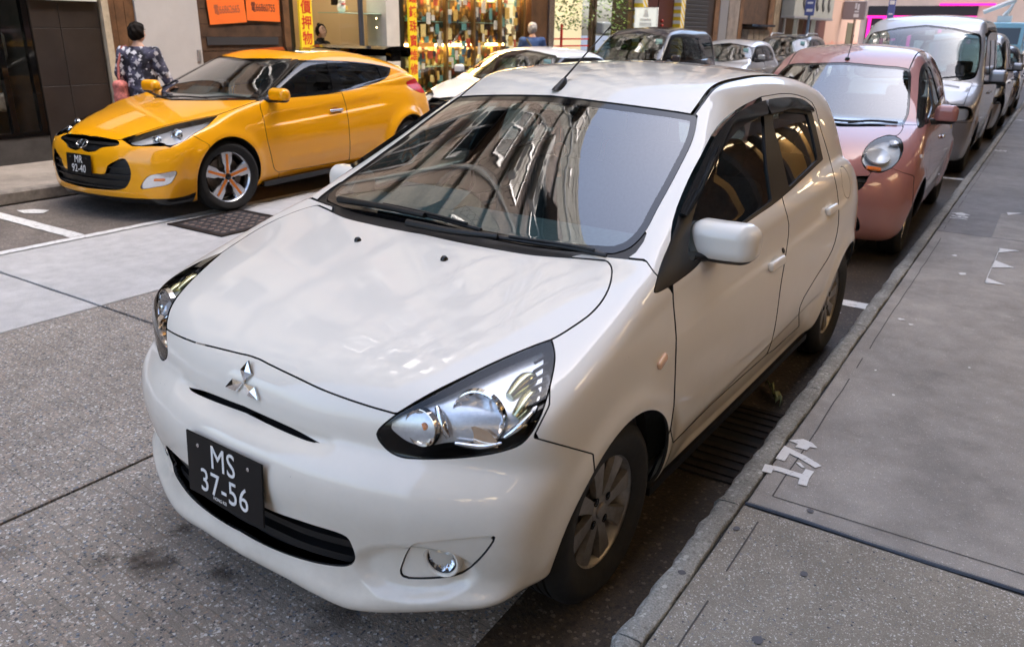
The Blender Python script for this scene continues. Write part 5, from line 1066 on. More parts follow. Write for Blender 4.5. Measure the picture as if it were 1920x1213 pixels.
# near-side buildings (seen only as reflections and as the shade they cast)
NX = 3.3
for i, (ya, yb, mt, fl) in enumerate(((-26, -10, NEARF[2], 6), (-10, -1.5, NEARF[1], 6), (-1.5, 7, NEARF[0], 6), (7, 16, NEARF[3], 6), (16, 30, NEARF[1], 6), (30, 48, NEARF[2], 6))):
    n = empty('near_side_building', (0, 0, 0)); tag(n, ('grey', 'cream', 'beige', 'pink', 'tall cream', 'tall grey')[i]+' shop building on the pavement side where the bays are numbered', 'building')
    wallbox(n, 'shop_wall', NX, NX+6, ya+.01, yb-.01, 2.9, SH-.01, pmat('fascia_brown', (.14, .08, .05), .5))
    wallbox(n, 'shop_back', NX+1.2, NX+1.3, ya+.01, yb-.01, GZ, 2.9, pmat('shop_warm_wall', (.60, .42, .20), .7)); wallbox(n, 'shop_sill', NX, NX+.3, ya+.01, yb-.01, 0, .55, pmat('plinth_brown', (.20, .10, .05), .4, noise=.3, nscale=6))
    k = int((yb-ya)/2.1)
    for j in range(k):
        y = ya+(yb-ya)*(j+.5)/k; wallbox(n, 'shop_pier', NX, NX+.25, y-1.02, y-.80, .55, 2.9, pmat('pier_dark', (.08, .06, .05), .5))
        wallbox(n, 'shop_lamp', NX+.25, NX+1.15, y-.5, y+.5, 2.84, 2.895, emis('near_shop_lamp', (1, .76, .46), 7))
        if j % 3 == 0: wallbox(n, 'shop_door', NX+.3, NX+.34, y-.8, y+1.08, GZ, 2.85, WOODL)
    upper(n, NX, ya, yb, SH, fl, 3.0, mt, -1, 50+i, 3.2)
# street lamp post on the far pavement
lp = empty('metal_post', (-6.5, 6.70, .122)); tag(lp, 'slim dark grey metal post on the far pavement before the pawn shop', 'post')
m = MB(); m.tube([(0, 0, 0), (0, 0, 3.2)], .036, 14); m.build('pole', pmat('post_grey', (.10, .11, .12), .4, .5), lp, True); MB().lathe([(.08, 0), (.08, .02), (.045, .05)], 16).build('base_flange', pmat('post_grey', (.10, .11, .12), .4, .5), lp, True)
MB().cbox((0, 0, 2.9), (.02, .4, .5), bev=.006).build('sign_plate', pmat('blue_sign', (.02, .08, .42), .4), lp)
for (x, y, lab) in ((-6.6, 30.5, 'blue and white sign plate on a post by the sheet-metal wall'), (-6.6, 47.0, 'narrow blue sign on a dark post at the street corner')):
    e = empty('sign_post', (x, y, .122)); tag(e, lab, 'sign'); m = MB(); m.tube([(0, 0, 0), (0, 0, 3.6)], .05, 10); m.build('pole', pmat('post_blue', (.14, .20, .28), .5), e, True)
    MB().cbox((.0, -.06, 2.75), (.34, .04, 1.2), bev=.01).build('sign_plate', pmat('blue_sign2', (.10, .13, .34), .5, noise=.2, nscale=8), e)
    for (z0_, z1_, w_) in ((3.05, 3.25, .12), (2.55, 2.62, .10), (2.28, 2.38, .11)): MB().box((-w_, -.086, z0_), (w_, -.0805, z1_)).build('sign_lettering', pmat('sign_white', (.8, .8, .8), .5), e)

# ------------------------------------------------------------------ the white hatchback
def px_pts(s, org, sc): return [(org[0]+a/sc, org[1]+b/sc) for a, b in s]
def white_hatch_field():
    low = F2([(-.650, .193), (-.695, .203), (-.712, .236), (-.694, .280), (-.688, .345), (-.705, .44), (-.712, .51), (-.698, .575), (-.662, .622), (-.640, .645), (-.634, .69), (-.612, .745), (-.572, .79), (-.48, .835), (-.30, .892), (-.03, .952), (.12, .978), (.35, 1.0),
              (1.2, 1.0), (2.2, 1.03), (2.72, 1.02), (2.84, .97), (2.90, .85), (2.955, .70), (2.975, .58), (2.965, .42), (2.93, .30), (2.86, .24), (2.6, .215), (1.2, .19), (0, .18), (-.45, .18)])
    cab = F2([(-.10, .84), (.12, .967), (.5, 1.178), (.86, 1.382), (.97, 1.430), (1.15, 1.466), (1.45, 1.490), (1.8, 1.485), (2.2, 1.458), (2.5, 1.415), (2.66, 1.375), (2.69, 1.335), (2.72, 1.25), (2.81, 1.0), (2.84, .85), (2.6, .75), (1.2, .72), (.1, .74)])
    bump = C1([(0, 0), (.2, .008), (.41, .05), (.55, .10), (.65, .15), (.75, .215), (.82, .29), (.95, .5)])
    hw = C1([(.12, .72), (.18, .745), (.25, .778), (.33, .80), (.42, .815), (.55, .829), (.66, .832), (.78, .826), (.88, .808), (.95, .785), (1.02, .752), (1.12, .715)])
    cw = C1([(.8, .80), (.92, .785), (.98, .765), (1.06, .738), (1.14, .71), (1.24, .667), (1.34, .610), (1.42, .552), (1.52, .46)])
    tap = C1([(-.75, -.06), (-.4, -.018), (-.2, -.002), (.1, 0), (1.2, .004), (2.0, 0), (2.45, -.012), (2.75, -.05), (3.0, -.11)])
    ctap = C1([(0, .0), (.6, .0), (1.2, .004), (1.8, -.005), (2.3, -.03), (2.8, -.085)])
    lipd = C1([(0, 0), (.18, 0), (.28, .012), (.37, .024), (.44, .012), (.50, -.004), (.56, -.022), (.62, -.040), (.70, -.062), (.80, -.095), (.95, -.11)])
    def f(P):
        x, y, z = np.abs(P[:, 0]), P[:, 1], P[:, 2]
        # lower body
        hb = .155*np.minimum(x/.72, 1.2)**2.2
        b = bump(x)+(hb-bump(x))*sst(.58, .80, z)
        fr = 1-sst(.2, .9, y); rr = sst(1.6, 2.5, y)
        yy = y-b*fr+rr*(.16*(x/.75)**3)
        zz = z+.022*(x/.7)**3*(1-sst(-.2, .3, y))
        zz = zz+lipd(x)*(1-sst(.22, .38, z))*(1-sst(-.3, .2, y))      # deeper lip at the bumper corners
        a = low(yy, zz)
        e = np.sqrt(((x-.545)/.15)**2+((z-.335-.10*(x-.55))/.078)**2)                      # scoop round the fog lamp
        a = a+.013*np.exp(-((z-.628)/.016)**2)*(1-sst(.28, .345, x))*(1-sst(-.5, -.4, y))   # shelf under the grille slot
        a = a+.020*(1-sst(.70, 1.12, e))*(1-sst(-.35, -.15, y))
        w = hw(z)+tap(y)
        # arch flares and the tucked-in lower doors
        for cy in (0, 2.45):
            r = np.hypot(y-cy, z-.29); w = w+.014*np.exp(-((r-.335)/.05)**2)*sst(.12, .3, z)
        line = .37+.085*np.clip((y-.55)/1.4, 0, 1)
        mid = sst(.36, .7, y)*(1-sst(1.85, 2.2, y))
        w = w-.020*mid*(1-sst(-.05, .015, z-line))*sst(.2, .26, z)
        cl = .80+.06*(y-.4)/1.6; w = w-.009*sst(.0, .05, z-cl+.045)*(1-sst(.03, .12, z-cl))*sst(.1, .6, y)*(1-sst(2.1, 2.6, y))   # hollow above the shoulder line
        lo = smax(a, (x-w)*.97, .07)
        # cabin
        k = .245+np.clip((z-1.01)/.335, -.2, 1.1)*.40
        yc = y-k*x*x*(1-sst(.9, 1.9, y))+.22*x*x*sst(1.7, 2.6, y)
        zc = z+.055*(x/.6)**2*sst(.95, 1.6, y)
        ca = smax(cab(yc, zc), (x-cw(z)-ctap(y))*.9, .07)
        r = smin(lo, ca, .025)
        return r
    return f
HATCH_LOC, HATCH_RZ = (0, 0, 0), R(-1.77)
def build_white_hatch(h=.0125):
    root = empty('parked_car', HATCH_LOC, HATCH_RZ)
    tag(root, 'white five-door hatchback parked by the kerb, black plate MS 37-56', 'car', 'cars parked along the street')
    paint = paint_mat('white_paint', (.80, .755, .665), .3, dirt=.70)
    B = Body(white_hatch_field(), (0, -.95, .1), (.92, 3.06, 1.56), h, HATCH_LOC, HATCH_RZ, paint, root)

    front = [(1, -2, .6)]
    # outlines as read off the photograph, mirrored to the other side
    lamp = px_pts([(115, 930), (130, 890), (175, 845), (290, 758), (500, 642), (800, 482), (1100, 332), (1400, 205), (1535, 157), (1535, 157), (1552, 220), (1562, 310), (1535, 480), (1480, 680), (1430, 810), (1360, 930), (1280, 1010), (1150, 1060), (950, 1100), (700, 1122), (450, 1125), (330, 1115), (240, 1080), (160, 1010)], (680, 600), 4.333)
    hood = [(250, 560), (318, 604), (384, 637), (453, 664), (483, 672), (507, 684), (557, 708), (606, 731), (681, 758), (743, 776), (743, 776), (800, 742), (880, 702), (960, 665), (1034, 636.5), (1075, 612), (1110, 586), (1134, 556), (1146, 524), (1146, 500), (1138, 489), (1138, 489), (1080, 484), (995, 477), (916, 464), (840, 449), (766, 431), (690, 408), (633, 389), (560, 370), (400, 330), (250, 400)]
    screen = [(760, 120), (868, 163), (956, 172), (1055, 182), (1154, 194), (1265, 209), (1308, 216), (1308, 216), (1300, 258), (1271, 320), (1232, 392), (1208, 436), (1180, 463), (1150, 474), (1150, 474), (1090, 470), (1000, 460), (916, 445), (840, 430), (766, 412), (690, 388), (610, 355), (610, 355), (600, 250)]
    dlo = [(1227, 549), (1230, 530), (1241.7, 490), (1254, 461), (1267, 423), (1277, 387), (1277, 387), (1298.6, 340), (1316, 306), (1337, 263), (1363, 229), (1393, 205), (1431.6, 191), (1474, 186), (1500, 190), (1520, 205), (1520, 205), (1531, 246), (1543, 299), (1543, 299), (1477, 361), (1457, 378), (1401, 417), (1340, 462), (1300, 505), (1260, 535), (1260, 535)]
    glass_f = [(1292, 452), (1296, 420), (1310, 370), (1326, 322), (1345, 284), (1368, 255), (1393, 234), (1432, 214), (1432, 214), (1437, 300), (1447, 377), (1447, 377), (1400, 411), (1340, 455), (1300, 490), (1290, 480)]
    glass_r = [(1451, 214), (1500, 212), (1513, 214), (1513, 214), (1523, 250), (1533, 300), (1533, 300), (1479, 352), (1479, 352), (1465, 290)]
    side = [(0, .3, 2), (1, -.1, 3.0)]
    slit = px_pts([(128, 296), (160, 292), (300, 357), (420, 416), (600, 498), (690, 548), (690, 548), (660, 545), (560, 507), (400, 430), (250, 354), (165, 312)], (260, 560), 2.02)
    mouth = [(300, 830), (324, 847), (400, 893), (470, 937), (512, 958), (582, 982), (650, 1006), (659, 1020), (666, 1048), (655, 1060), (606, 1058), (532, 1037), (458, 1001), (384, 946), (341, 892), (320, 870)]
    fog = px_pts([(270, 600), (290, 520), (345, 390), (400, 325), (480, 308), (700, 285), (1000, 255), (1190, 237), (1190, 237), (1215, 252), (1190, 310), (1100, 430), (1000, 530), (880, 610), (750, 645), (600, 660), (400, 662), (310, 650)], (700, 960), 5.333)
    arch = lambda cy, r: (lambda V: np.where(V[:, 0] > .3, np.hypot(V[:, 1]-cy, V[:, 2]-.29)-r, 1))
    B.drop(lambda V: .165-V[:, 2]+0*V[:, 0] if False else V[:, 2]-.150)
    B.drop(arch(0, .325)); B.drop(arch(2.45, .325))
    lamp_p = B.take(('px', lamp, [(1, -2, .3), (2, .5, 1.1), (0, .3, 1)]), .004); hood_p = B.take(('px', hood, [(1, -2, .6), (2, .62, 2)]), .005); screen_p = B.take(('px', screen, [(1, -.2, 1.3), (2, .9, 2)]), .003)
    slit_p = B.take(('px', slit, front), 0); mouth_p = B.take(('px', mouth, [(1, -2, .3), (2, .1, .6)]), 0); fog_p = B.take(('px', fog, [(1, -2, 0), (2, .2, .5), (0, .3, 1)]), .003)
    dlo_p = B.take(('px', dlo, [(0, .3, 2), (1, -.1, 2.4), (2, .8, 1.45)]), .002)
    # bumper: below the bonnet line, ahead of the wing
    bump_p = B.take(('px', [(318, 300), (1000, 500), (1034, 640), (1030, 760), (1000, 820), (1000, 820), (1112, 851), (1112, 851), (1150, 1250), (900, 1400), (-100, 1400), (-100, 300)], [(1, -2, -.12)], 1), .004)
    wing_p = B.take(('px', [(1000, 500), (1110, 470), (1195, 465), (1226, 510), (1262, 548), (1262, 560), (1268, 632), (1266, 703), (1263.7, 761), (1257.5, 804), (1215, 905), (1000, 1000)], [(1, -.6, .6), (0, .35, 2), (2, .1, .985)], 1), .004)
    door_f = [(1262, 548), (1262, 560), (1268, 632), (1266, 703), (1263.7, 761), (1257.5, 804), (1262, 830), (1262, 830), (1340, 752), (1438, 664), (1438, 664), (1447, 640), (1455, 602), (1463.7, 537), (1474, 473), (1479, 421), (1468, 376), (1440, 250), (1427, 182), (1427, 182), (1380, 207), (1345, 238), (1316, 290), (1290, 340), (1262, 415), (1258, 470)]
    df_p = B.take(('px', door_f, side, 3), .0034)
    door_r = [(1438, 664), (1447, 640), (1455, 602), (1463.7, 537), (1474, 473), (1479, 421), (1468, 376), (1440, 250), (1427, 182), (1427, 182), (1480, 176), (1522, 192), (1538, 240), (1556, 300), (1570, 360), (1572, 420), (1560, 470), (1530, 520), (1500, 575), (1498, 612), (1498, 612)]
    dr_p = B.take(('px', door_r, side, 3), .0034)
    roof_p = B.take(lambda V: np.maximum(np.maximum(V[:, 0]-.505-.03*np.clip((1.6-V[:, 1])/.8, -.4, 1), 1.25-V[:, 2]), V[:, 1]-2.62), .010)
    rearglass = B.take(('xz', [(-1, 1.30), (.45, 1.30), (.50, 1.22), (.585, 1.05), (.56, .99), (-1, .98)], [(1, 2.4, 4)]), .006)
    tail_p = B.take(('yz', [(2.62, .98), (2.80, .98), (3.1, .97), (3.1, .70), (2.88, .70), (2.80, .76), (2.70, .88)], [(0, .50, 2)]), .004)
    hatch_p = B.take(lambda V: np.maximum(np.maximum(V[:, 0]-.60, 2.66-V[:, 1]), np.maximum(.55-V[:, 2], V[:, 2]-1.36)), .005)
    rbump_p = B.take(lambda V: np.maximum(2.62-V[:, 1], V[:, 2]-.62-.5*np.clip(2.8-V[:, 1], 0, 1)), .004)
    # black cowl under the screen, gutters beside the roof
    cowl_p = B.take(('px', [(560, 330), (612, 350), (690, 383), (766, 405), (840, 424), (916, 440), (1000, 455), (1090, 466), (1150, 470), (1180, 458), (1207, 434), (1213, 437), (1192, 474), (1160, 491), (1130, 493), (995, 482), (916, 470), (840, 454), (766, 437), (690, 413), (633, 394), (550, 372)], [(1, -.2, .6), (2, .9, 1.2)], 2), 0)
    gut_p = B.take(lambda V: np.maximum(np.maximum(np.abs(V[:, 0]-.505-.03*np.clip((1.6-V[:, 1])/.8, -.4, 1))-.012, 1.26-V[:, 2]), np.maximum(V[:, 1]-2.45, .95-V[:, 1])), .003)
    cap_p = B.take(lambda V: np.where(V[:, 0] > .5, np.hypot(V[:, 1]-2.36, V[:, 2]-.93)-.075, 1), .003)
    P = lambda *a, **k: B.panel(*a, **k)
    P('bonnet', hood_p, paint, split=False); P('front_bumper', bump_p, paint, split=False); P('front_wing', wing_p, paint); P('front_door', df_p, paint); P('rear_door', dr_p, paint)
    P('roof', roof_p, paint, split=False); P('tailgate', hatch_p, paint, split=False); P('rear_bumper', rbump_p, paint, split=False); P('fuel_flap', cap_p, paint, flange=.006)
    P('cowl', cowl_p, BLACK, off=-.006, flange=0, split=False); P('roof_moulding', gut_p, BLACK, off=-.005, flange=0)
    gl = glass_mat('windscreen_glass', (.46, .62, .62), 2.6)
    gl_d = glass_mat('door_glass', (.36, .40, .385), 1.3)
    V, T = screen_p; d = B.field(V, ('px', screen)); inner = clip(V, T, d+.022); edge = clip(V, T, -(d+.022))
    ws = P('windscreen', inner, gl, off=-.004, flange=0, split=False)[0]; P('screen_border', edge, GLOSSBLACK, off=-.004, flange=.01, split=False, parent=ws)
    P('rear_window', rearglass, gl_d, off=-.004, flange=.006, split=False, flange_mat=BLACK)
    V, T = dlo_p; d = B.field(V, ('px', glass_f)); gf = clip(V, T, d); V, T = clip(V, T, -d)
    d = B.field(V, ('px', glass_r)); gr = clip(V, T, d); V, T = clip(V, T, -d)
    P('window_frame', (V, T), BLACK, off=.001); P('door_window', gf, gl_d, off=-.006, flange=.004); P('door_window', gr, gl_d, off=-.006, flange=.004)
    # smoked wind deflectors over the door windows
    smoke = pmat('smoked_acrylic', (.010, .011, .012), .06)
    for pts in ([(1272, 404), (1274, 392), (1297, 340), (1316, 304), (1337, 262), (1363, 227), (1393, 203), (1430, 190), (1430, 190), (1435, 217), (1435, 217), (1395, 234), (1369, 256), (1346, 287), (1327, 326), (1307, 370), (1290, 400), (1282, 410)],
                [(1436, 189), (1474, 184), (1500, 188), (1519, 204), (1522, 212), (1522, 212), (1480, 207), (1440, 215)]):
        V, T = dlo_p; P('wind_deflector', clip(V, T, B.field(V, ('px', pts))), smoke, off=.016, flange=.014)
    P('fog_lamp_housing', fog_p, paint, off=-.005, flange=.004, flange_mat=paint)
    P('tail_lamp', tail_p, pmat('red_lens', (.55, .006, .010), .15, spec=.2), flange=.01)
    # headlamps: clear lens over a black bucket with chrome bowls
    lens = glass_mat('lamp_lens', (.95, .96, .97), .9)
    P('headlamp', lamp_p, lens, flange=.006, flange_mat=GLOSSBLACK)
    SILV = pmat('lamp_silver', (.70, .71, .72), .25, .55, noise=.12, nscale=60)
    B.panel('headlamp_bucket', lamp_p, GLOSSBLACK, off=-.060, flange=-.054)
    core = px_pts([(185, 905), (225, 770), (420, 600), (700, 430), (1000, 270), (1330, 120), (1450, 120), (1465, 400), (1430, 620), (1365, 800), (1240, 960), (1000, 1035), (700, 1045), (480, 1070), (330, 1035), (235, 970)], (680, 600), 4.333)
    V, T = lamp_p; B.panel('headlamp_surround', clip(V, T, B.field(V, ('px', core))), SILV, off=-.034, flange=.015)
    amber = pmat('amber_bulb', (.75, .20, .02), .15, coat=1); dk = pmat('bulb_cap', (.02, .02, .02), .3)
    GLOW_CHROME = pmat('glow_tinted_chrome', (.78, .62, .46), .08, 1)  # chrome tinted orange to carry the glow of the shop lights
    def bowl(u, v, r, deep, aim, bulb, back, br=.2, bm=CHROME):
        p, n = B.hit(u, v); aim = np.array(aim, float); aim /= np.linalg.norm(aim); M = orient(p-n*back, aim)
        m = MB(); prof = [(r*1.10, -.010), (r*1.05, .004), (r, .005), (r*.96, -.002)]+[(r*.95*math.sqrt(t), -deep*(1-t)-.003) for t in np.linspace(.92, .05, 9)]+[(.001, -deep)]
        N_ = 48; m.lathe(prof, N_)
        for i in range(4, 13):                       # stepped reflector facets
            for k in range(N_):
                q = m.v[i*N_+k]; e = 1-.05*((k//3) % 2); m.v[i*N_+k] = (q[0]*e, q[1]*e, q[2]+.0025*((k//3) % 2))
        m.v = [tuple(M @ Vector(q)) for q in m.v]; o = m.build('headlamp_reflector', bm, root, True, 20)
        c = mirror_copy(o)
        m = MB(); m.lathe([(r*br, -deep*.98), (r*br, -deep*.35), (r*br*.8, -deep*.22), (.001, -deep*.2)], 20); m.v = [tuple(M @ Vector(q)) for q in m.v]
        b = m.build('bulb', bulb, o, True, 40); mirror_copy(b, c)
        return M, o, c
    M, o, c = bowl(893, 780, .066, .045, (.22, -1, .10), dk, .034, .17); 
    m = MB(); m.prism([(-.062, -.066), (.062, -.066), (.055, -.04), (.03, -.022), (-.005, -.018), (-.04, -.032)], 2, -.005, .012, M=M); t = m.build('headlamp_shield', GLOW_CHROME, o); mirror_copy(t, c)
    bowl(783, 806, .046, .035, (.02, -1, .10), amber, .026, .24, GLOW_CHROME)
    gold = pmat('reflector_gold', (.60, .58, .34), .15, .95)
    for (pts, w, mt, dp) in (([(955, 730), (985, 700), (1004, 690)], .022, gold, .030), ([(965, 775), (988, 740), (1006, 715)], .020, gold, .032), ([(945, 828), (975, 800), (1000, 766)], .011, CHROME, .024), ([(815, 758), (826, 795), (836, 826)], .012, CHROME, .022), ([(850, 838), (900, 846), (940, 838)], .008, CHROME, .020)):
        pts3 = strip_along(B, pts, w, .01); m = MB(); m.tube([p-n*dp for p, n in pts3], [w*(.5+.5*math.sin(math.pi*(i+.5)/len(pts3))) for i in range(len(pts3))], 8); o = m.build('headlamp_trim', mt, root, True, 60); mirror_copy(o)
    for i in range(6):
        a = strip_along(B, [(1003-2*i, 672+17*i), (1028-.5*i, 656+17*i)], .01, .01, 0, 3)
        m = MB(); m.tube([p-n*.016 for p, n in a], .0045, 6); o = m.build('headlamp_fin', GLOSSBLACK, root, True, 60); mirror_copy(o)
    # fog lamp
    p, n = B.hit(829, 1047); M = orient(p+n*.004, (.28, -1, -.02)); m = MB(); m.lathe([(.052, -.045), (.050, 0), (.046, .006), (.040, .003), (.038, -.004)], 32); m.v = [tuple(M @ Vector(q)) for q in m.v]; o = m.build('fog_lamp_ring', paint, root, True, 45); mirror_copy(o)
    m = MB(); m.lathe([(.040, .0), (.035, -.002), (.033, -.006)], 32); m.v = [tuple(M @ Vector(q)) for q in m.v]; o = m.build('fog_lamp_seal', BLACK, root, True, 45); mirror_copy(o)
    m = MB(); N_ = 32; m.lathe([(.035*t, -.004-.020*(1-t*t)) for t in (1, .85, .7, .5, .3, .15, .01)], N_)
    m.v = [tuple(M @ Vector((q[0], q[1], q[2]+.004*math.sin(i*1.9)))) for i, q in enumerate(m.v)]; o = m.build('fog_lamp_reflector', CHROME, root, True, 15); mirror_copy(o)
    m = MB(); m.lathe([(.0355, .0), (.02, .003), (.001, .004)], 28); m.v = [tuple(M @ Vector(q)) for q in m.v]; o = m.build('fog_lamp_lens', lens, root, True, 60); mirror_copy(o)
    # grilles
    P('grille_slot', slit_p, DARKVOID, off=-.045, flange=-.043, split=False); P('lower_grille', mouth_p, BLACK, off=-.055, flange=-.053, split=False)
    V, T = mouth_p
    for z0 in (.265, .312, .358, .404):
        c = clip(V, T, np.abs(V[:, 2]-z0-.02*V[:, 0]**2)-.010)
        P('grille_bar', c, BLACK, off=-.022-(.01 if z0 < .3 else 0), flange=.03, split=False)
    # emblem: three chrome diamonds
    p, n = B.hit(457, 716); p[0] = 0; n[0] = 0; n /= np.linalg.norm(n); M = orient(p+n*.002, n)
    em = MB(); a = .042
    for k in range(3):
        A = R(90+120*k); e1 = (math.cos(A+R(30)), math.sin(A+R(30))); e2 = (math.cos(A-R(30)), math.sin(A-R(30)))
        q = [(0, 0), (a*e2[0], a*e2[1]), (a*(e1[0]+e2[0]), a*(e1[1]+e2[1])), (a*e1[0], a*e1[1])]; c = (q[2][0]/2, q[2][1]/2)
        V = [(x, y, 0) for x, y in q]+[(c[0]+(x-c[0])*.93, c[1]+(y-c[1])*.93, .006) for x, y in q]+[(c[0], c[1], .009)]
        em.add([M @ Vector((v[0]*1.12, v[1]*.84, v[2])) for v in V], [(i, (i+1) % 4, 4+(i+1) % 4, 4+i) for i in range(4)]+[(4+i, 4+(i+1) % 4, 8) for i in range(4)])
    em.build('emblem', CHROME, root)
    # number plate
    M = orient((0, -.722, .472), (0, -1, .07)); number_plate(root, M, .325, .185, [('MS', 0, .042), ('37-56', 0, -.040)], .098, 'HONG KEI')
    # wipers
    for arm, blade in (([(640, 383), (720, 396), (800, 413)], [(706, 389), (760, 399), (830, 416), (904, 437)]), ([(766, 428), (850, 444), (935, 454)], [(935, 451), (1000, 461), (1070, 472), (1137, 486)])):
        e = empty('wiper', (0, 0, 0), 0, root)
        a = strip_along(B, arm, .02, .01, .020); m = MB(); m.tube([p for p, n in a], [.013-.004*i/len(a) for i in range(len(a))], 8); m.build('wiper_arm', BLACK, e, True, 60)
        a = strip_along(B, blade, .02, .01, .012); m = MB(); m.tube([p for p, n in a], [.007]*len(a), 6); m.tube([p+n*.011 for p, n in a[2:-2]], .0045, 6); m.build('wiper_blade', BLACK, e, True, 60)
    for (u, v) in ((833, 487),):
        p, n = B.hit(u, v); M = orient(p, n, (0, -1, 0)); m = MB(); m.lathe([(.013, -.002), (.011, .006), (.007, .011), (.001, .012)], 12); m.v = [tuple(M @ Vector(q)) for q in m.v]; o = m.build('washer_nozzle', GLOSSBLACK, root, True, 50); mirror_copy(o)
    # roof aerial
    p, n = B.hit(1063, 168); p[0] = 0
    m = MB(); m.lathe([(.030, -.004), (.028, .006), (.018, .022), (.010, .036), (.001, .040)], 16); m.v = [(q[0]*.7+p[0], q[1]*1.5+p[1]+.012+(q[2]*.9), q[2]+p[2]) for q in m.v]; ae = m.build('aerial_base', BLACK, root, True, 60)
    tip = np.array([.0, p[1]+.40, p[2]+.235]); m = MB(); m.tube([p+[0, .03, .03], (p+tip)/2+[0, .015, .015], tip], [.0042, .003, .002], 6); m.build('aerial_whip', BLACK, ae, True)
    # door mirrors
    def mf(P):
        q = P-np.array([.833, .58, .994]); q = q.copy(); q[:, 1] -= .25*(q[:, 0]+.02)**2*6
        hz = .066-.10*np.maximum(q[:, 0], 0)**1.6-.05*np.maximum(-q[:, 0]-.05, 0); d = np.c_[np.abs(q[:, 0])-.062, np.abs(q[:, 1])-.012, np.abs(q[:, 2]-.004*q[:, 0])-(hz-.048)]
        return np.linalg.norm(np.maximum(d, 0), axis=1)+np.minimum(d.max(1), 0)-.048
    V, T = surface(mf, (.68, .46, .88), (.99, .73, 1.10), .008)
    def mp(name, V, T, mat, parent=root):
        g = grad(mf, V, .002); N_ = g/np.linalg.norm(g, axis=1, keepdims=True); o = mesh_obj(name, V, T, mat, parent, True, None, N_); return o
    top = clip(V, T, .947-V[:, 2]); mo = mp('door_mirror', *top, paint); c = mirror_copy(mo)
    o = mp('mirror_trim', *clip(V, T, V[:, 2]-.945), BLACK, mo); mirror_copy(o, c)
    m = MB(); m.tube([(.69, .43, .945), (.74, .49, .935), (.80, .56, .938), (.84, .585, .945)], [.05, .035, .024, .022], 12); m.v = [(q[0], q[1], (q[2]-.96)*.6+.96) for q in m.v]; o = m.build('mirror_stalk', BLACK, mo, True, 60); mirror_copy(o, c)
    # door handles, lock, side repeater
    for (u, v) in ((1452, 494), (1556, 394)):
        p, n = B.hit(u, v); M = orient(p+n*.012, n); o = soft('door_handle', rbox_field((0, 0, 0), (.078, .019, .013), .0125), (-.1, -.04, -.03), (.1, .04, .03), .007, paint, root, M); mirror_copy(o)
        M = orient(p+n*.0015, n); m = MB(); m.lathe([(1, 0), (.8, .0006), (.001, .001)], 24); m.v = [tuple(M @ Vector((q[0]*.058, q[1]*.032-.004, q[2]))) for q in m.v]; o = m.build('handle_recess_shade', pmat('white_recess_shade', (.55, .54, .50), .4), root, True); mirror_copy(o)  # thin disc of darker paint drawn as the shade behind each handle
    p, n = B.hit(1468, 470); M = orient(p+n*.001, n); m = MB(); m.lathe([(.011, -.002), (.011, .003), (.004, .003), (.003, .001)], 16); m.v = [tuple(M @ Vector(q)) for q in m.v]; m.build('door_lock', BLACK, root, True)
    p, n = B.hit(1240, 677); M = orient(p+n*.003, n); o = soft('side_repeater', rbox_field((0, 0, 0), (.028, .013, .008), .0075), (-.04, -.03, -.02), (.04, .03, .02), .005, pmat('repeater_lens', (.70, .42, .25), .12, coat=1), root, M @ Matrix.Rotation(R(22), 4, 'Z')); mirror_copy(o)
    # sill strip and dark floor
    for sx in (1, -1): MB().prism([(.34, .160), (2.12, .172), (2.12, .20), (.34, .19)], 0, sx*.735, sx*.762).build('side_sill', BLACK, root)
    MB().box((-.66, -.34, .19), (.66, 2.75, .21)).build('underbody', DARKVOID, root)
    liner(root, 0, .355, .45, .735); liner(root, 2.45, .355, .45, .735)
    st = dict(rim=RIM_GREY, spoke_mat=RIM_GREY, n=8, phase=.2, spoke=[(.22, .020, .80), (.5, .024, .86), (.8, .033, .90), (.965, .040, .86)], hub=.046, cap=.026, lugs=4, lug_r=.050, lug_phase=.6)
    for y, stv in ((0, R(0)), (2.45, 0)):
        for s in (1, -1): wheel(root, s*.705, y, s, .285, .185, .165, st, stv)
    cabin(root, .12, 2.6, .70, .62, .97, .22, 1.25, 2.02, 1.4)
    MB().cbox((0, .93, 1.285), (.22, .05, .065), bev=.012).build('inner_mirror', GLOSSBLACK, root)
    m = MB(); m.tube([(0, .93, 1.26), (.0, .93, 1.20)], .0015, 5); m.lathe([(.030, -.003), (.030, .003)], 20, 0, 'y', (0, .93, 1.165)); m.lathe([(.001, -.003), (.030, -.003)], 20, 0, 'y', (0, .93, 1.165)); m.tube([(0, .93, 1.135), (0, .93, 1.06)], [.004, .010], 8)
    m.build('hanging_charm', pmat('charm_jade_red', (.45, .16, .08), .5, noise=.5, nscale=40), root, True)
    B.rest('body_shell')
    return B, root, paint

def R1(p): return px_pts(p, (100, 90), 3.7917)
def R2(p): return px_pts(p, (440, 80), 4.3316)
def R3(p): return px_pts(p, (1420, 70), 2.821)
def R4(p): return px_pts(p, (1620, 10), 3.6767)
def R5(p): return px_pts(p, (1580, 200), 4.18)
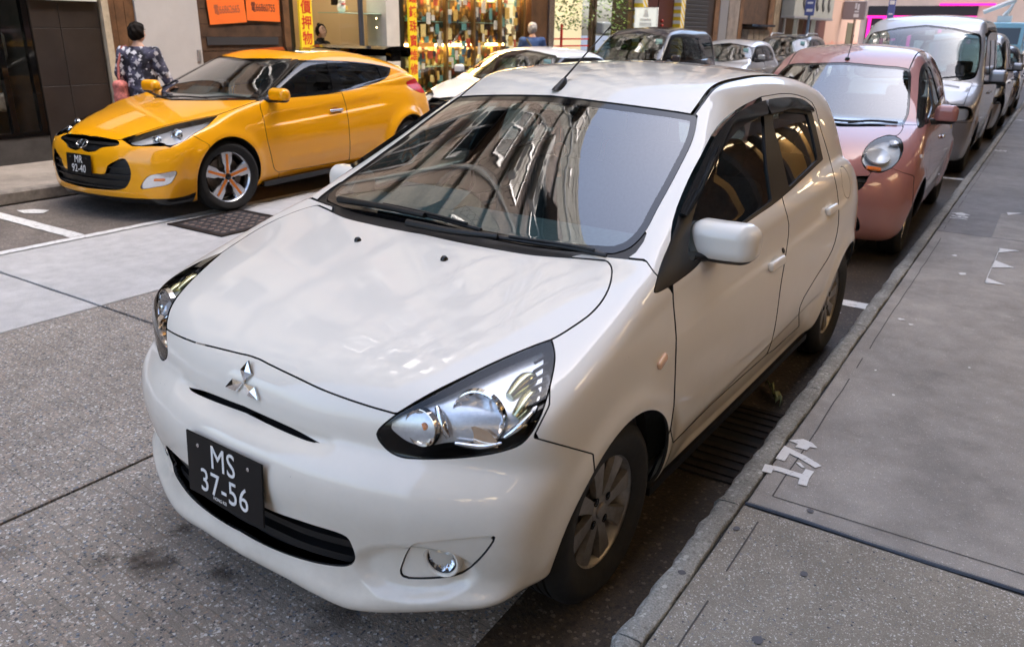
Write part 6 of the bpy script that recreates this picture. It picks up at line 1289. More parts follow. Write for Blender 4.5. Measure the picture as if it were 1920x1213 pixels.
# ------------------------------------------------------------------ yellow coupe across the street
def build_yellow():
    paint = paint_mat('yellow_paint', (.89, .385, .003), .3, dirt=.08); FR = [(1, -2, .6)]; SD = [(0, .3, 2)]
    orange = pmat('wheel_orange', (.80, .22, .02), .4)
    style = dict(rim=RIM_SILVER, spoke_mat=RIM_SILVER, n=5, phase=math.pi/2-.04, spoke=[(.14, .030, .80), (.42, .032, .84), (.55, .052, .88), (.97, .064, .90)], insert=[(.10, .014, .81), (.42, .012, .845), (.86, .011, .905)], insert_mat=orange, hub=.05, cap=.030, cap_mat=GLOSSBLACK, lugs=5, lug_r=.057, lug_phase=math.pi/2+.6)
    S = dict(loc=(-5.36, 2.745, 0), rz=R(3.0), label='bright yellow three-door coupe with black roof and plate MR 92-40', paint=paint,
        low=[(-.74, .15), (-.80, .165), (-.845, .23), (-.853, .36), (-.85, .48), (-.835, .57), (-.795, .645), (-.72, .69), (-.5, .775), (-.2, .862), (.1, .925), (.38, .965), (.8, .975), (1.6, 1.0), (2.4, 1.06), (2.9, 1.10), (3.12, 1.04), (3.27, .9), (3.35, .7), (3.34, .45), (3.25, .28), (2.9, .22), (1.2, .18), (-.3, .16)],
        cab=[(.1, .85), (.38, .968), (.75, 1.158), (1.05, 1.295), (1.28, 1.362), (1.65, 1.398), (2.05, 1.388), (2.45, 1.335), (2.8, 1.272), (3.05, 1.195), (3.22, 1.06), (3.2, .85), (1.5, .75), (.2, .75)],
        hw=[(.12, .79), (.2, .825), (.3, .855), (.45, .88), (.6, .893), (.72, .885), (.82, .865), (.92, .83), (1.0, .79)], cw=[(.8, .85), (.92, .825), (1.0, .79), (1.1, .745), (1.2, .695), (1.3, .63), (1.38, .55), (1.46, .46)],
        tap=[(-.85, -.06), (-.4, -.012), (0, 0), (1.2, .0), (2.2, .0), (2.65, .01), (3.0, -.05), (3.36, -.14)], ctap=[(0, 0), (1.2, 0), (1.9, -.02), (2.5, -.06), (3.2, -.12)],
        bump=[(0, 0), (.2, .01), (.42, .05), (.58, .105), (.7, .17), (.8, .25), (.88, .36), (1.0, .6)], hb=.17, k=(.25, .62, .98, 1.32), crown=.05, wb=2.65, flare=(.022, .045), arch=.36, wr=.318, len=4.2, lo=(0, -1.0, .08), hi=(1.0, 3.45, 1.5), rl=.09, rc=.09,
        extra=lambda x, y, z: -.020*sst(0, .03, z-(.70+.05*y)+.02)*(1-sst(.02, .14, z-(.70+.05*y)))*sst(.3, .8, y)*(1-sst(2.0, 2.5, y))-.022*(1-sst(.26, .40, z-.03*y))*sst(.5, .9, y)*(1-sst(1.9, 2.2, y)),
        cuts=[('headlamp', ('px', R1([(518, 652), (620, 617), (820, 556), (1000, 516), (1168, 484), (1168, 484), (1085, 562), (1000, 612), (930, 662), (840, 694), (800, 690), (785, 678), (680, 688), (600, 696), (555, 684)]), [(1, -2, .4), (2, .5, 1.0), (0, .25, 1)]), .004),
              ('grille', ('px', R1([(60, 660), (110, 630), (300, 637), (465, 664), (465, 690), (340, 712), (295, 737), (225, 737), (190, 705), (60, 670)]), [(1, -2, .1), (2, .5, .8)]), 0),
              ('bonnet', ('px', R1([(20, 560), (110, 622), (300, 630), (465, 655), (515, 640), (820, 547), (1168, 478), (1168, 478), (1260, 445), (1400, 395), (1470, 372), (1470, 372), (1300, 372), (1000, 374), (700, 368), (560, 345), (300, 330)]), [(1, -2, .75), (2, .6, 1.2)]), .005),
              ('lower_grille', ('px', R1([(30, 740), (65, 750), (100, 772), (140, 868), (220, 888), (300, 893), (365, 893), (385, 840), (440, 805), (505, 787), (552, 885), (540, 955), (500, 1003), (300, 1003), (150, 975), (60, 915)]), [(1, -2, .1), (2, .1, .6)]), 0),
              ('fog_lamp', ('px', R1([(620, 1000), (640, 950), (680, 912), (780, 892), (878, 880), (860, 930), (830, 966), (720, 992)]), FR), .003),
              ('front_splitter', lambda V: np.maximum(V[:, 2]-.205-.03*sst(-.5, -.3, V[:, 1]), V[:, 1]+.36), .002),
              ('windscreen', ('px', [(262, 190), (282, 184), (311, 160), (350, 134), (394, 113), (394, 113), (470, 110), (549, 111), (549, 111), (528, 126), (501, 154), (469, 187), (469, 187), (370, 187)], [(1, .1, 1.6), (2, .9, 1.4)], 3), .003),
              ('cowl', ('px', [(262, 184), (370, 186), (492, 186), (492, 190), (370, 191), (262, 192)], [(1, .1, .9), (2, .9, 1.1)], 1), 0),
              ('side_glazing', ('px', R2([(222, 464), (300, 372), (400, 260), (515, 143), (515, 143), (760, 147), (1000, 160), (1160, 182), (1266, 206), (1266, 206), (1255, 262), (1200, 307), (1000, 372), (800, 412), (600, 432), (450, 444), (340, 458)]), SD), .002),
              ('pillar', ('px', R2([(100, 470), (260, 316), (380, 196), (480, 138), (520, 140), (400, 258), (300, 370), (222, 466)]), [(0, .3, 2), (2, .85, 1.45), (1, .2, 1.7)], 2), .002),
              ('front_bumper', ('px', R1([(-200, 500), (470, 640), (560, 700), (800, 700), (830, 710), (985, 620), (985, 620), (1110, 690), (1110, 690), (1100, 1300), (-200, 1300)]), [(1, -2, -.15), (2, .1, .75)], 1), .004),
              ('front_door', ('px', R2([(222, 464), (205, 500), (235, 620), (262, 770), (300, 930), (325, 1030), (355, 1052), (355, 1052), (560, 1020), (930, 955), (930, 955), (937, 860), (930, 700), (905, 520), (872, 410), (872, 410), (600, 435), (400, 452)]), SD, 3), .005),
              ('front_wing', lambda V: np.maximum(np.maximum(V[:, 1]-.62, .45-V[:, 0]), V[:, 2]-.965), .003),
              ('roof', lambda V: np.maximum(np.maximum(V[:, 0]-.47, 1.26-V[:, 2]), np.maximum(V[:, 1]-2.5, 1.36+.3*V[:, 0]**2-V[:, 1])), .004),
              ('tail_lamp', ('px', R2([(1390, 328), (1430, 305), (1475, 290), (1512, 302), (1540, 350), (1556, 395), (1530, 412), (1440, 375)]), [(0, .3, 2), (1, 2.4, 4)]), .003),
              ('rear_window', ('xz', [(-1, 1.28), (.42, 1.27), (.50, 1.12), (.48, 1.05), (-1, 1.05)], [(1, 2.6, 4)]), .004),
              ('rear_bumper', lambda V: np.maximum(2.95-V[:, 1], V[:, 2]-.62), .004)],
        glass=[('px', R2([(300, 412), (355, 332), (440, 245), (530, 156), (530, 156), (752, 158), (752, 158), (800, 396), (800, 396), (580, 424), (360, 438)])), ('px', R2([(822, 162), (1000, 172), (1150, 188), (1150, 188), (1195, 296), (1195, 296), (1050, 345), (895, 386), (895, 386)])), ('px', R2([(1192, 200), (1258, 212), (1248, 255), (1215, 286), (1215, 286)]))],
        mats={'pillar': GLOSSBLACK, 'roof': GLOSSBLACK, 'front_splitter': GLOSSBLACK, 'cowl': BLACK, 'grille_bar': GLOSSBLACK}, track=.79, tw=.20, rim=.236, style=style, steer=R(-9), under=.2, side_glass=glass_mat('dark_tint', (.10, .11, .12), 1.4),
        cabin=(.35, 3.0, .74, .85, .96, .24, 1.45, 2.2, 1.3), lamp_mat=pmat('lamp_silver_y', (.60, .61, .63), .25, .5), fog_mat=CHROME)
    B, root = build_car(S, .017)
    # headlamp projectors, foglamp bulbs
    for (u, v, r_) in ((329, 249, .050), (292, 258, .036)):
        p, n = B.hit(u, v); M = orient(p-n*.030, (.25, -1, .1)); m = MB(); m.lathe([(r_*1.15, -.01), (r_*1.1, .006), (r_, .008), (r_*.95, -.004), (r_*.5, .012), (.001, .016)], 24); m.v = [tuple(M @ Vector(q)) for q in m.v]; o = m.build('headlamp_projector', CHROME, root, True, 30); mirror_copy(o)
    p, n = B.hit(299, 338); M = orient(p+n*.003, n); o = MB().cbox((0, 0, 0), (.09, .02, .006), bev=.003, M=M).build('fog_lamp_bulb', pmat('amber_bulb', (.75, .20, .02), .15, coat=1), root); mirror_copy(o)
    # emblem on the upper grille
    p, n = B.hit(165, 271); p[0] = 0; n[0] = 0; n /= np.linalg.norm(n); M = orient(p+n*.004, n); m = MB()
    m.tube([M @ Vector((.072*math.cos(a), .038*math.sin(a), .004)) for a in np.linspace(0, 2*math.pi, 33)[:-1]], .0055, 6, closed=True)
    for pts in ([(-.035, -.026), (-.022, .026)], [(.022, -.026), (.035, .026)], [(-.030, -.006), (0, .004), (.030, .004)]): m.tube([M @ Vector((a, b, .004)) for a, b in pts], .006, 6)
    m.build('emblem', CHROME, root, True)
    M = orient((0, -.868, .462), (0, -1, .10)); number_plate(root, M, .345, .175, [('MR', 0, .040), ('92-40', 0, -.038)], .092)
    # side skirts, rear wing, aerial wing lip
    for s in (1, -1): MB().prism([(.40, .165), (2.25, .185), (2.25, .235), (.40, .215)], 0, s*.80, s*.868).build('side_skirt', GLOSSBLACK, root)
    prof = [(2.62, 1.375), (2.75, 1.405), (2.95, 1.41), (3.12, 1.385), (3.125, 1.30), (3.09, 1.27), (3.05, 1.345), (2.9, 1.372), (2.72, 1.365)]
    MB().prism([(a, 1.365+(b-1.36)*.9) for a, b in prof], 0, -.58, .58).build('rear_spoiler', GLOSSBLACK, root)
    for s in (1, -1): MB().box((s*.5-.04, 2.80, 1.24), (s*.5+.04, 2.98, 1.38)).build('spoiler_strut', GLOSSBLACK, root)
    door_mirror(root, paint, (.93, .62, 1.0), np.array([.115, .06, .066]), .055, stalk=(.76, .56, .955))
    p, n = B.hit(*R2([(820, 552)])[0]); o = soft('door_handle', rbox_field((0, 0, 0), (.10, .013, .012), .0115), (-.12, -.03, -.03), (.12, .03, .03), .008, CHROME, root, orient(p+n*.014, n)); mirror_copy(o)
    M = orient(p+n*.001, n); m = MB(); m.lathe([(1, 0), (.8, .0006), (.001, .001)], 24); m.v = [tuple(M @ Vector((q[0]*.075, q[1]*.040-.004, q[2]))) for q in m.v]; o = m.build('handle_recess_shade', pmat('yellow_recess_shade', (.55, .18, .005), .4), root, True); mirror_copy(o)  # darker yellow disc painted in as shade around the handle
    for pts in ([(290, 186), (340, 184), (390, 187)], [(380, 186), (430, 184), (462, 186)]):
        a = strip_along(B, pts, .02, .01, .014, 4); m = MB(); m.tube([q for q, _ in a], .008, 6); m.build('wiper_blade', BLACK, root, True)
    return B
# ------------------------------------------------------------------ salmon hatchback behind
def build_salmon():
    paint = paint_mat('salmon_paint', (.35, .15, .13), .32, metal=.12, dirt=.35); FR = [(1, -2, .6)]; SD = [(0, .3, 2)]
    S = dict(loc=(.075, 4.905, 0), rz=R(1.0), label='salmon pink rounded hatchback parked behind the white hatchback', paint=paint,
        low=[(-.55, .19), (-.64, .205), (-.685, .27), (-.70, .40), (-.69, .53), (-.65, .65), (-.57, .755), (-.42, .85), (-.18, .93), (.1, .985), (.35, 1.0), (1.2, 1.0), (2.2, 1.02), (2.7, 1.0), (2.92, .82), (3.0, .6), (2.98, .4), (2.88, .26), (2.5, .21), (0, .19)],
        cab=[(-.05, .85), (.16, .985), (.5, 1.195), (.84, 1.395), (.97, 1.452), (1.2, 1.51), (1.55, 1.54), (1.95, 1.525), (2.3, 1.465), (2.58, 1.36), (2.76, 1.18), (2.86, .98), (2.8, .8), (1.2, .75), (.1, .75)],
        hw=[(.12, .73), (.2, .765), (.3, .795), (.45, .822), (.6, .83), (.75, .82), (.88, .795), (.98, .76), (1.06, .73)], cw=[(.8, .80), (.95, .765), (1.05, .738), (1.15, .705), (1.28, .652), (1.4, .585), (1.48, .52), (1.56, .44)],
        tap=[(-.75, -.07), (-.4, -.02), (0, 0), (1.2, .004), (2.1, 0), (2.5, -.02), (3.0, -.12)], ctap=[(0, 0), (1.2, .004), (1.9, -.01), (2.4, -.05), (2.9, -.1)],
        bump=[(0, 0), (.2, .012), (.4, .05), (.55, .105), (.66, .165), (.75, .24), (.82, .33), (.95, .55)], hb=.22, k=(.25, .55, 1.0, 1.38), crown=.05, wb=2.43, flare=.02, arch=.325, wr=.285, len=3.72, lo=(0, -.85, .08), hi=(.93, 3.1, 1.62), hz=(.62, .9), rl=.11,
        cuts=[('headlamp', ('px', R5([(150, 422), (162, 360), (208, 293), (280, 248), (350, 228), (412, 233), (458, 264), (475, 310), (467, 372), (431, 433), (380, 483), (310, 508), (238, 512), (185, 482)]), [(1, -2, .4), (2, .5, 1.1), (0, .25, 1)]), .005),
              ('grille', ('px', R5([(-200, 548), (60, 548), (206, 546), (206, 546), (176, 602), (130, 652), (60, 664), (-200, 650)]), [(1, -2, 0), (2, .4, .8)]), .002),
              ('bonnet', ('px', R3([(200, 380), (360, 462), (600, 472), (775, 470), (775, 470), (760, 500), (735, 522), (690, 518), (620, 550), (570, 600), (552, 650), (575, 700), (600, 712), (590, 735), (590, 735), (500, 737), (250, 735)]), [(1, -2, .6), (2, .55, 1.2)], 3), .005),
              ('lower_grille', ('px', R5([(-150, 830), (100, 850), (128, 900), (130, 970), (100, 975), (-150, 960)]), [(1, -2, 0), (2, .1, .45)]), 0),
              ('windscreen', ('px', R3([(20, 240), (60, 195), (100, 150), (150, 127), (300, 127), (470, 134), (640, 150), (785, 164), (808, 178), (809, 300), (799, 410), (775, 462), (775, 462), (600, 466), (340, 452), (200, 380)]), [(1, -.1, 1.4), (2, .9, 1.6)], 3), .003),
              ('side_glazing', ('px', R4([(370, 845), (374, 600), (384, 470), (402, 415), (430, 398), (458, 410), (494, 500), (529, 668), (529, 668), (495, 712), (410, 838)]), SD, 3), .002),
              ('front_bumper', ('px', R5([(-300, 500), (215, 512), (215, 512), (300, 520), (385, 484), (385, 484), (470, 518), (560, 545), (560, 545), (520, 1300), (-300, 1300)]), [(1, -2, -.1), (2, .1, .75)], 1), .004),
              ('front_door', ('yz', [(.46, .30), (.40, .55), (.42, .9), (.55, 1.06), (.9, 1.28), (1.15, 1.39), (1.42, 1.40), (1.42, 1.40), (1.46, 1.0), (1.42, .6), (1.35, .26)], SD, 2), .005),
              ('rear_door', ('yz', [(1.42, 1.40), (1.46, 1.0), (1.42, .6), (1.35, .26), (1.95, .26), (1.95, .26), (2.08, .5), (2.25, .75), (2.2, 1.1), (2.0, 1.38), (2.0, 1.38)], SD, 2), .005),
              ('front_wing', lambda V: np.maximum(np.maximum(V[:, 1]-.5, .5-V[:, 0]), V[:, 2]-.97), .003),
              ('roof', lambda V: np.maximum(np.maximum(V[:, 0]-.50, 1.3-V[:, 2]), np.maximum(V[:, 1]-2.4, .8-V[:, 1])), .010),
              ('rear_window', ('xz', [(-1, 1.34), (.44, 1.33), (.55, 1.05), (-1, 1.03)], [(1, 2.2, 4)]), .004), ('rear_bumper', lambda V: np.maximum(2.6-V[:, 1], V[:, 2]-.6), .004)],
        glass=[('px', R4([(386, 800), (390, 600), (402, 490), (420, 450), (430, 446), (455, 560), (475, 690), (475, 690), (440, 780)])), ('px', R4([(438, 425), (452, 430), (485, 520), (520, 660), (520, 660), (490, 690), (470, 580)]))],
        mats={}, track=.70, tw=.165, rim=.185, style=spokes(6, RIM_SILVER, .03, .045), steer=R(0), cabin=(.15, 2.6, .70, .66, .98, .23, 1.25, 2.0, 1.4), mirror=((.865, .60, 1.03), np.array([.085, .05, .075]), .048),
        handles=[(1.22, .80), (1.98, .86)], handle_mat=CHROME, lamp_mat=pmat('lamp_grey', (.62, .63, .61), .3, .25))
    B, root = build_car(S, .017)
    p, n = B.hit(*R5([(285, 370)])[0]); M = orient(p-n*.022, n); m = MB(); m.lathe([(.088, -.01), (.085, .004), (.06, -.012), (.03, -.022), (.001, -.024)], 28); m.v = [tuple(M @ Vector(q)) for q in m.v]; o = m.build('headlamp_reflector', pmat('lamp_pale', (.66, .67, .65), .25, .3), root, True, 30); mirror_copy(o)
    p, n = B.hit(*R5([(245, 482)])[0]); o = soft('indicator', rbox_field((0, 0, 0), (.055, .018, .012), .011), (-.08, -.03, -.03), (.08, .03, .03), .01, pmat('amber_lens', (.70, .16, .02), .15, coat=1), root, orient(p-n*.012, n) @ Matrix.Rotation(R(-8), 4, 'Z')); mirror_copy(o)
    p, n = B.hit(*R5([(410, 262)])[0]); m = MB(); m.lathe([(.035, -.01), (.032, .002), (.015, -.008), (.001, -.01)], 20); M = orient(p-n*.02, n); m.v = [tuple(M @ Vector(q)) for q in m.v]; o = m.build('headlamp_reflector', pmat('lamp_pale', (.66, .67, .65), .25, .3), root, True, 30); mirror_copy(o)
    p, n = B.hit(*R3([(458, 118)])[0]); p[0] = 0
    MB().lathe([(.022, -.003), (.018, .014), (.008, .02), (.001, .021)], 14, 0, 'z', tuple(p)).build('aerial_base', BLACK, root, True); m = MB(); m.tube([p+[0, 0, .01], p+[0, .13, .20]], [.004, .0025], 6); m.build('aerial_whip', BLACK, root)
    for pts in ([(350, 440), (450, 452), (560, 455)], [(480, 460), (600, 452), (740, 462)]):
        a = strip_along(B, R3(pts), .02, .01, .014, 4); m = MB(); m.tube([q for q, _ in a], .010, 6); m.build('wiper_blade', BLACK, root, True)
    p, n = B.hit(*R5([(615, 392)])[0]); o = soft('side_repeater', rbox_field((0, 0, 0), (.022, .014, .008), .0075), (-.04, -.03, -.02), (.04, .03, .02), .007, pmat('repeater_clear', (.75, .68, .6), .12, coat=1), root, orient(p+n*.003, n)); mirror_copy(o)
    for (x, y, z, hh, lab) in ((.36, .0, 0, 0, ''),): pass
    return B
# ------------------------------------------------------------------ silver van
def std_cuts(S, ws, sd, lamp, grille, low=None, fog=None):
    """cuts for cars that show little: outlines in the car's own axes"""
    c = [('headlamp', lamp, .004), ('windscreen', ws, .003), ('side_glazing', sd, .002)]
    if grille: c.append(('grille', grille, 0))
    if low: c.append(('lower_grille', low, 0))
    return c
def build_van():
    paint = paint_mat('silver_paint', (.29, .29, .30), .35, metal=.6, dirt=.5); SD = [(0, .3, 2)]
    S = dict(loc=(.03, 9.75, 0), rz=R(.6), label='tall silver van parked behind the salmon hatchback', cat='van', paint=paint,
        low=[(-.55, .21), (-.66, .23), (-.70, .32), (-.70, .55), (-.68, .72), (-.62, .86), (-.45, .95), (-.2, 1.03), (.05, 1.09), (.3, 1.11), (3.0, 1.1), (3.32, 1.05), (3.40, .7), (3.38, .38), (3.2, .26), (0, .2)],
        cab=[(-.15, .95), (.02, 1.075), (.25, 1.33), (.52, 1.62), (.62, 1.70), (.78, 1.79), (1.1, 1.865), (1.7, 1.90), (2.9, 1.88), (3.25, 1.82), (3.35, 1.6), (3.38, 1.1), (3.3, .85), (.2, .85)],
        hw=[(.12, .76), (.25, .80), (.45, .835), (.65, .845), (.85, .84), (1.0, .825), (1.12, .80), (1.2, .78)], cw=[(.8, .83), (1.05, .815), (1.25, .785), (1.45, .755), (1.65, .715), (1.78, .67), (1.86, .61), (1.95, .5)],
        tap=[(-.75, -.06), (-.4, -.02), (0, 0), (3.0, 0), (3.4, -.05)], ctap=[(0, 0), (2.8, 0), (3.4, -.05)], bump=[(0, 0), (.3, .015), (.5, .05), (.65, .10), (.76, .17), (.84, .27), (.95, .5)], hb=.13, k=(.18, .25, 1.1, 1.7), crown=.04, wb=2.6, flare=.016, arch=.34, wr=.30, len=4.1, lo=(0, -.85, .08), hi=(.95, 3.5, 2.0), ymid=1.1, hz=(.7, .95),
        cuts=[('headlamp', ('xz', [(.44, .70), (.44, .80), (.52, .835), (.76, .83), (.80, .78), (.80, .70), (.6, .685)], [(1, -2, -.1)]), .005), ('grille', ('xz', [(-1, .70), (-1, .80), (.36, .82), (.36, .70)], [(1, -2, .1)]), .002), ('lower_grille', ('xz', [(-1, .30), (-1, .42), (.45, .42), (.45, .30)], [(1, -2, .1)]), 0),
              ('bonnet', lambda V: np.maximum(np.maximum(V[:, 0]-.70, .86-V[:, 2]), V[:, 1]-.06-.12*V[:, 0]**2), .006),
              ('windscreen', ('xz', [(-1, 1.10), (.66, 1.12), (.72, 1.17), (.665, 1.60), (.62, 1.655), (-1, 1.685)], [(1, -.1, 1.2)], 4), .004),
              ('side_glazing', ('yz', [(.30, 1.14), (.62, 1.52), (.80, 1.62), (3.15, 1.62), (3.2, 1.55), (3.2, 1.16), (3.15, 1.12), (.4, 1.10)], SD, 4), .002),
              ('front_bumper', lambda V: np.maximum(V[:, 1]+.22, V[:, 2]-.66), .005), ('front_door', ('yz', [(.36, .34), (.30, 1.05), (.7, 1.66), (1.42, 1.70), (1.42, 1.70), (1.42, .30), (1.42, .30)], SD, 2), .005), ('rear_door', ('yz', [(1.43, .30), (1.43, 1.70), (1.43, 1.70), (2.42, 1.70), (2.42, 1.70), (2.45, .8), (2.2, .30), (2.2, .30)], SD, 2), .005),
              ('rear_window', ('xz', [(-1, 1.62), (.60, 1.60), (.66, 1.18), (-1, 1.16)], [(1, 2.9, 4)]), .004), ('front_wing', lambda V: np.maximum(np.maximum(V[:, 1]-.3, .6-V[:, 0]), V[:, 2]-1.05), .003)],
        glass=[('yz', [(.42, 1.14), (.70, 1.50), (.84, 1.58), (1.36, 1.58), (1.36, 1.13)], [], 1), ('yz', [(1.46, 1.13), (1.46, 1.58), (2.38, 1.58), (2.38, 1.13)], [], 1), ('yz', [(2.46, 1.13), (2.46, 1.58), (3.12, 1.58), (3.12, 1.14)], [], 1)],
        track=.72, tw=.17, rim=.19, style=spokes(7, RIM_GREY, .03, .042), cabin=(.1, 3.2, .74, .55, 1.08, .3, 1.2, 2.3, 1.7), mirror=((.95, .42, 1.15), np.array([.10, .055, .085]), .05), handles=[(1.25, .92), (1.6, .92)], lamp_mat=pmat('lamp_grey', (.62, .63, .61), .3, .25))
    B, root = build_car(S, .022)
    for pts in ([(-.55, .03, 1.10), (-.2, -.0, 1.115), (.15, .03, 1.14)], [(.0, -.01, 1.10), (.3, .03, 1.12), (.58, .09, 1.16)]):
        m = MB(); m.tube(pts, .012, 6); m.build('wiper_blade', BLACK, root, True)
    MB().cbox((0, .62, 1.60), (.24, .05, .07), bev=.012).build('inner_mirror', GLOSSBLACK, root)
    for s in (1, -1): MB().cbox((s*.66, -.60, .60), (.22, .10, .05), bev=.01).build('bumper_indicator', pmat('amber_lens', (.70, .16, .02), .15, coat=1), root) if False else None
    return B
# ------------------------------------------------------------------ cars further off
def far_car(loc, rz, label, paint, kind, cat='car', h=.035, rails=False, visor=False):
    T_ = {'coupe': (1.37, 4.3, 2.6, .885, [(.30, .93), (.62, 1.10), (1.02, 1.275), (1.3, 1.345), (1.65, 1.37), (2.1, 1.35), (2.55, 1.24), (2.95, 1.05), (3.1, .9)], .90), 'mpv': (1.72, 4.2, 2.5, .84, [(.12, 1.06), (.45, 1.33), (.80, 1.56), (1.05, 1.655), (1.5, 1.71), (2.6, 1.70), (3.2, 1.66), (3.36, 1.55), (3.45, 1.1)], 1.03),
          'hatch': (1.48, 3.65, 2.4, .83, [(.25, .99), (.55, 1.18), (.84, 1.345), (1.1, 1.44), (1.5, 1.48), (2.2, 1.46), (2.5, 1.40), (2.7, 1.2), (2.82, 1.0)], .96), 'suv': (1.62, 4.4, 2.65, .89, [(.28, 1.05), (.65, 1.28), (1.0, 1.50), (1.3, 1.58), (1.8, 1.62), (2.6, 1.60), (3.1, 1.50), (3.35, 1.25), (3.48, 1.05)], 1.02)}[kind]
    H, L_, wb, W_, cabp, belt = T_; yr = cabp[-1][0]; y0 = -.85 if L_ > 3.8 else -.72; yb, zb = cabp[0]; yt, zt = cabp[2]; e = (L_+y0)-yr; ws_slope = (zt-zb)/(yt-yb)
    S = dict(gh=.03, loc=loc, rz=rz, label=label, cat=cat, paint=paint, low=[(y0+.15, .2), (y0+.03, .24), (y0, .36), (y0, .52), (y0+.03, .62), (y0+.12, belt-.24), (y0+.4, belt-.13), (yb-.3, belt-.03), (yb, belt), (yb+.4, belt+.01), (yr-.3, belt+.06), (yr+.1*e, belt), (yr+.8*e, belt-.15), (L_+y0, .65), (L_+y0-.02, .4), (L_+y0-.15, .26), (1.2, .2)],
        cab=[(yb-.2, zb-.11)]+cabp+[(yr-.05, belt-.2), (1.2, belt-.25), (yb, belt-.25)], hw=[(.12, W_-.09), (.25, W_-.045), (.45, W_-.01), (.62, W_), (.8, W_-.012), (belt-.05, W_-.045), (belt+.03, W_-.08)], cw=[(belt-.2, W_-.03), (belt, W_-.07), (belt+(H-belt)*.4, W_-.125), (belt+(H-belt)*.75, W_-.20), (H-.04, W_-.29), (H+.06, W_-.4)],
        tap=[(y0, -.07), (y0+.4, -.02), (0, 0), (wb, 0), (L_+y0, -.10)], ctap=[(0, 0), (1.6, 0), (yr, -.08)], bump=[(0, 0), (.3, .02), (.5, .07), (W_-.16, .15), (W_-.07, .24), (W_, .36), (W_+.12, .6)], hb=.15, k=(.24, .5 if kind != 'mpv' else .3, zb, zt), crown=.045, wb=wb, flare=.018, arch=.345, wr=.305, len=L_, lo=(0, y0-.2, .08), hi=(W_+.1, L_+y0+.15, H+.1), ymid=yt+.35,
        cuts=[('headlamp', ('xz', [(.45, belt-.32), (.45, belt-.22), (.62, belt-.16), (W_-.04, belt-.16), (W_, belt-.30), (.65, belt-.36)], [(1, -2, .0)]), .006), ('grille', ('xz', [(-1, belt-.36), (-1, belt-.26), (.38, belt-.25), (.38, belt-.36)], [(1, -2, -.2)]), .003), ('lower_grille', ('xz', [(-1, .28), (-1, .40), (.5, .40), (.5, .28)], [(1, -2, -.2)]), 0),
              ('bonnet', lambda V: np.maximum(np.maximum(V[:, 0]-W_+.16, belt-.22-V[:, 2]), V[:, 1]-yb+.06-.15*V[:, 0]**2), .008),
              ('windscreen', ('xz', [(-1, zb+.02), (W_-.19, zb+.05), (W_-.125, zb+.10), (W_-.26, zt-.055), (W_-.33, zt-.02), (-1, zt-.005)], [(1, yb-.3, yt+.5)], 4), .004),
              ('side_glazing', ('yz', [(yb+.20, belt+.04), (yb+.45, belt+.26), (yt, zt-.05), (yt+.35, H-.155), (yr-.75, H-.17), (yr-.45, belt+.24), (yr-.38, belt+.08), (yb+.6, belt+.03)] if kind != 'mpv' else [(yb+.20, belt+.06), (yt, zt-.06), (yt+.3, H-.14), (yr-.25, H-.15), (yr-.18, belt+.08), (yb+.5, belt+.04)], [(0, .3, 2)], 4), .002),
              ('front_bumper', lambda V: np.maximum(V[:, 1]+.30, V[:, 2]-.60), .006), ('front_door', ('yz', [(yb+.18, .3), (yb+.12, belt), (yb+.5, belt), (1.4, belt), (1.4, belt), (1.4, .28), (1.4, .28)], [(0, .3, 2)], 2), .006), ('rear_door', ('yz', [(1.42, .28), (1.42, belt+.01), (1.42, belt+.01), (2.3, belt+.02), (2.3, belt+.02), (2.25, .7), (1.95, .3), (1.95, .3)], [(0, .3, 2)], 2), .006),
              ('rear_window', ('xz', [(-1, H-.2), (W_-.36, H-.22), (W_-.22, belt+.1), (-1, belt+.08)], [(1, yr-.9, 9)]), .005), ('tail_lamp', lambda V: np.maximum(np.maximum(yr-.1-V[:, 1], W_-.25-V[:, 0]), np.abs(V[:, 2]-belt+.12)-.09), .004)],
        glass=[('yz', [(yb+.36, belt+.07), (yt, zt-.11), (yt+.35, H-.20), (1.42, H-.20), (1.42, belt+.06)], [], 1), ('yz', [(1.52, belt+.07), (1.52, H-.20), (min(2.3, yr-.8), H-.21), (min(2.35, yr-.55), belt+.18), (min(2.35, yr-.5), belt+.09)], [], 1)]+([('yz', [(2.42, belt+.07), (2.42, H-.18), (yr-.3, H-.19), (yr-.24, belt+.12)], [], 1)] if kind == 'mpv' else []),
        track=W_-.12, tw=.18, rim=.20, style=spokes(5, RIM_SILVER, .03, .05), cabin=(yb+.05, yr-.25, W_-.14, yb+.48, belt+.0, .26, yb+1.15, yb+1.95, H-.1), mirror=((W_+.08, yb+.42, belt+.12), np.array([.085, .05, .065]), .042), handles=[(1.22, belt-.16), (2.1, belt-.14)], lamp_mat=pmat('lamp_grey', (.62, .63, .61), .3, .25))
    B, root = build_car(S, h)
    if rails:
        for s in (1, -1):
            m = MB(); m.tube([(s*.52, yt+.3, H-.06), (s*.52, yt+.45, H+.02), (s*.52, yr-.9, H+.01), (s*.52, yr-.75, H-.08)], .018, 8); m.build('roof_rail', ALU, root, True)
    # tax discs and stickers behind the screen
    MB().box((W_-.40, yt-.12, zt-.16), (W_-.27, yt-.115, zt-.07)).build('windscreen_sticker', pmat('sticker_cyan', (.45, .75, .72), .5), root)
    return B

